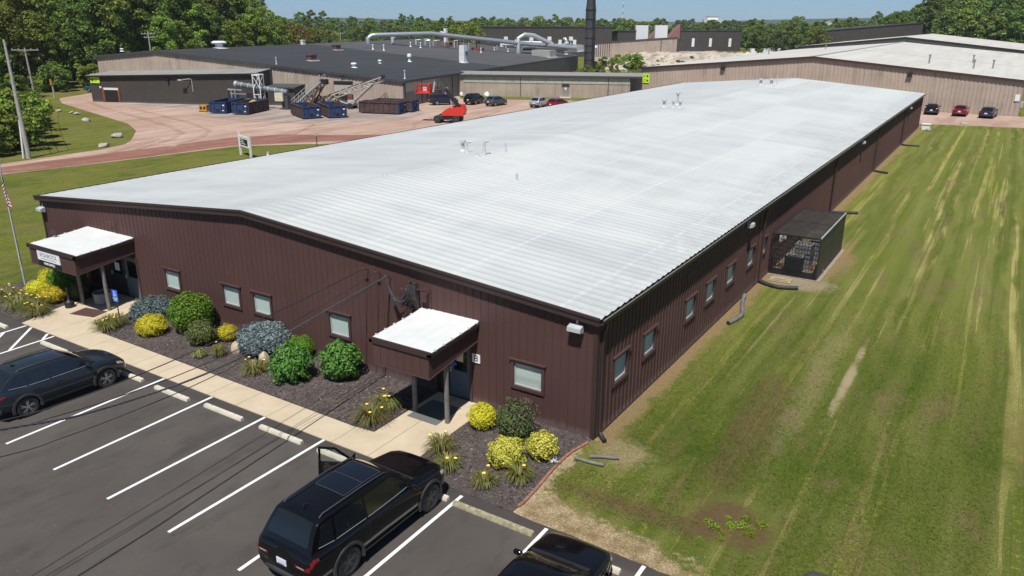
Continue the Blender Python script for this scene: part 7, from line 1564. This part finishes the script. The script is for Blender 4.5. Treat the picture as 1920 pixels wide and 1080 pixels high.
x, y = polar(478, 250); upole('distant utility pole with a crossarm above the black roof ridge', x, y, 9.9, (0, 0), [(9.3, 1.7)])
x, y = polar(653, 280); upole('distant utility pole among the trees right of the golden tree', x, y, 9.0, (0, 0), [(8.6, 1.6)])
t = thing('marker_pole', 'short grey pole with a yellow guard at the bend of the drive', 'pole', (-127.7, 52.0, 0)); MB().tube([(0, 0, 0), (-.05, 0, 2.9)], .14, 8).build('pole', M['wood'], t, 50); MB().box(-.3, -.2, 2.2, .2, -.12, 3.2).build('guard', M['yellow'], t)
t = thing('marker_post', 'thin dark marker post on the verge before the white roof edge', 'post', (-51.3, 38.0, 0)); MB().bar((0, 0, 0), (0, 0, 1.5), .07).build('stake', M['rust'], t); MB().box(-.16, -.06, 1.2, .16, -.037, 1.5).build('tag', M['wood'], t)
def wire(label, a, c, sag, r_=.022, m='cable', n=18):
    a = Vector(a); c = Vector(c); t = thing('pole_wire', label, 'cable', a, 0, 'wires on the utility poles'); MB().tube([(c-a)*(i/n)-Vector((0, 0, sag*4*(i/n)*(1-i/n))) for i in range(n+1)], r_, 5).build('strand', M[m], t, 60)
wire('upper wire between the two left utility poles', (-69.6, 18.05, 9.9), (-111.7, 40.7, 8.3), 1.3); wire('middle wire between the two left utility poles', (-69.6, 18.1, 7.2), (-111.7, 40.7, 5.2), 1.2, .03); wire('lower wire between the two left utility poles', (-69.6, 18.1, 5.4), (-111.7, 40.7, 3.8), 1.5, .03)
wire('wire leaving the left pole out of the picture', (-69.6, 18.1, 6.9), (-78, -10, 7.0), .5)
t = thing('traffic_barrel', 'small red and white barrel beside the blue suv', 'barrel', (-139.5, 60.5, 0)); MB().lathe([(.4, 0), (.4, .1), (.33, .12), (.28, 1.1)], 14).build('barrel_body', M['rustred'], t, 40); b = MB(); [b.lathe([(.335-.012*k, .25+.3*k), (.325-.012*k, .38+.3*k)], 14) for k in range(2)]; b.build('band', M['white'], t)
# thin summer haze
hz_ = MB().box(-2700, -120, -1.5, 1400, 4600, 62); 
n = NT('air'); n.n.remove(n.b); v = n.n.new('ShaderNodeVolumePrincipled'); v.inputs['Color'].default_value = (.80, .88, 1, 1); v.inputs['Density'].default_value = .00010; n.l.new(v.outputs[0], n.out.inputs['Volume'])
tag(hz_.build('haze', n.mat), kind='stuff')
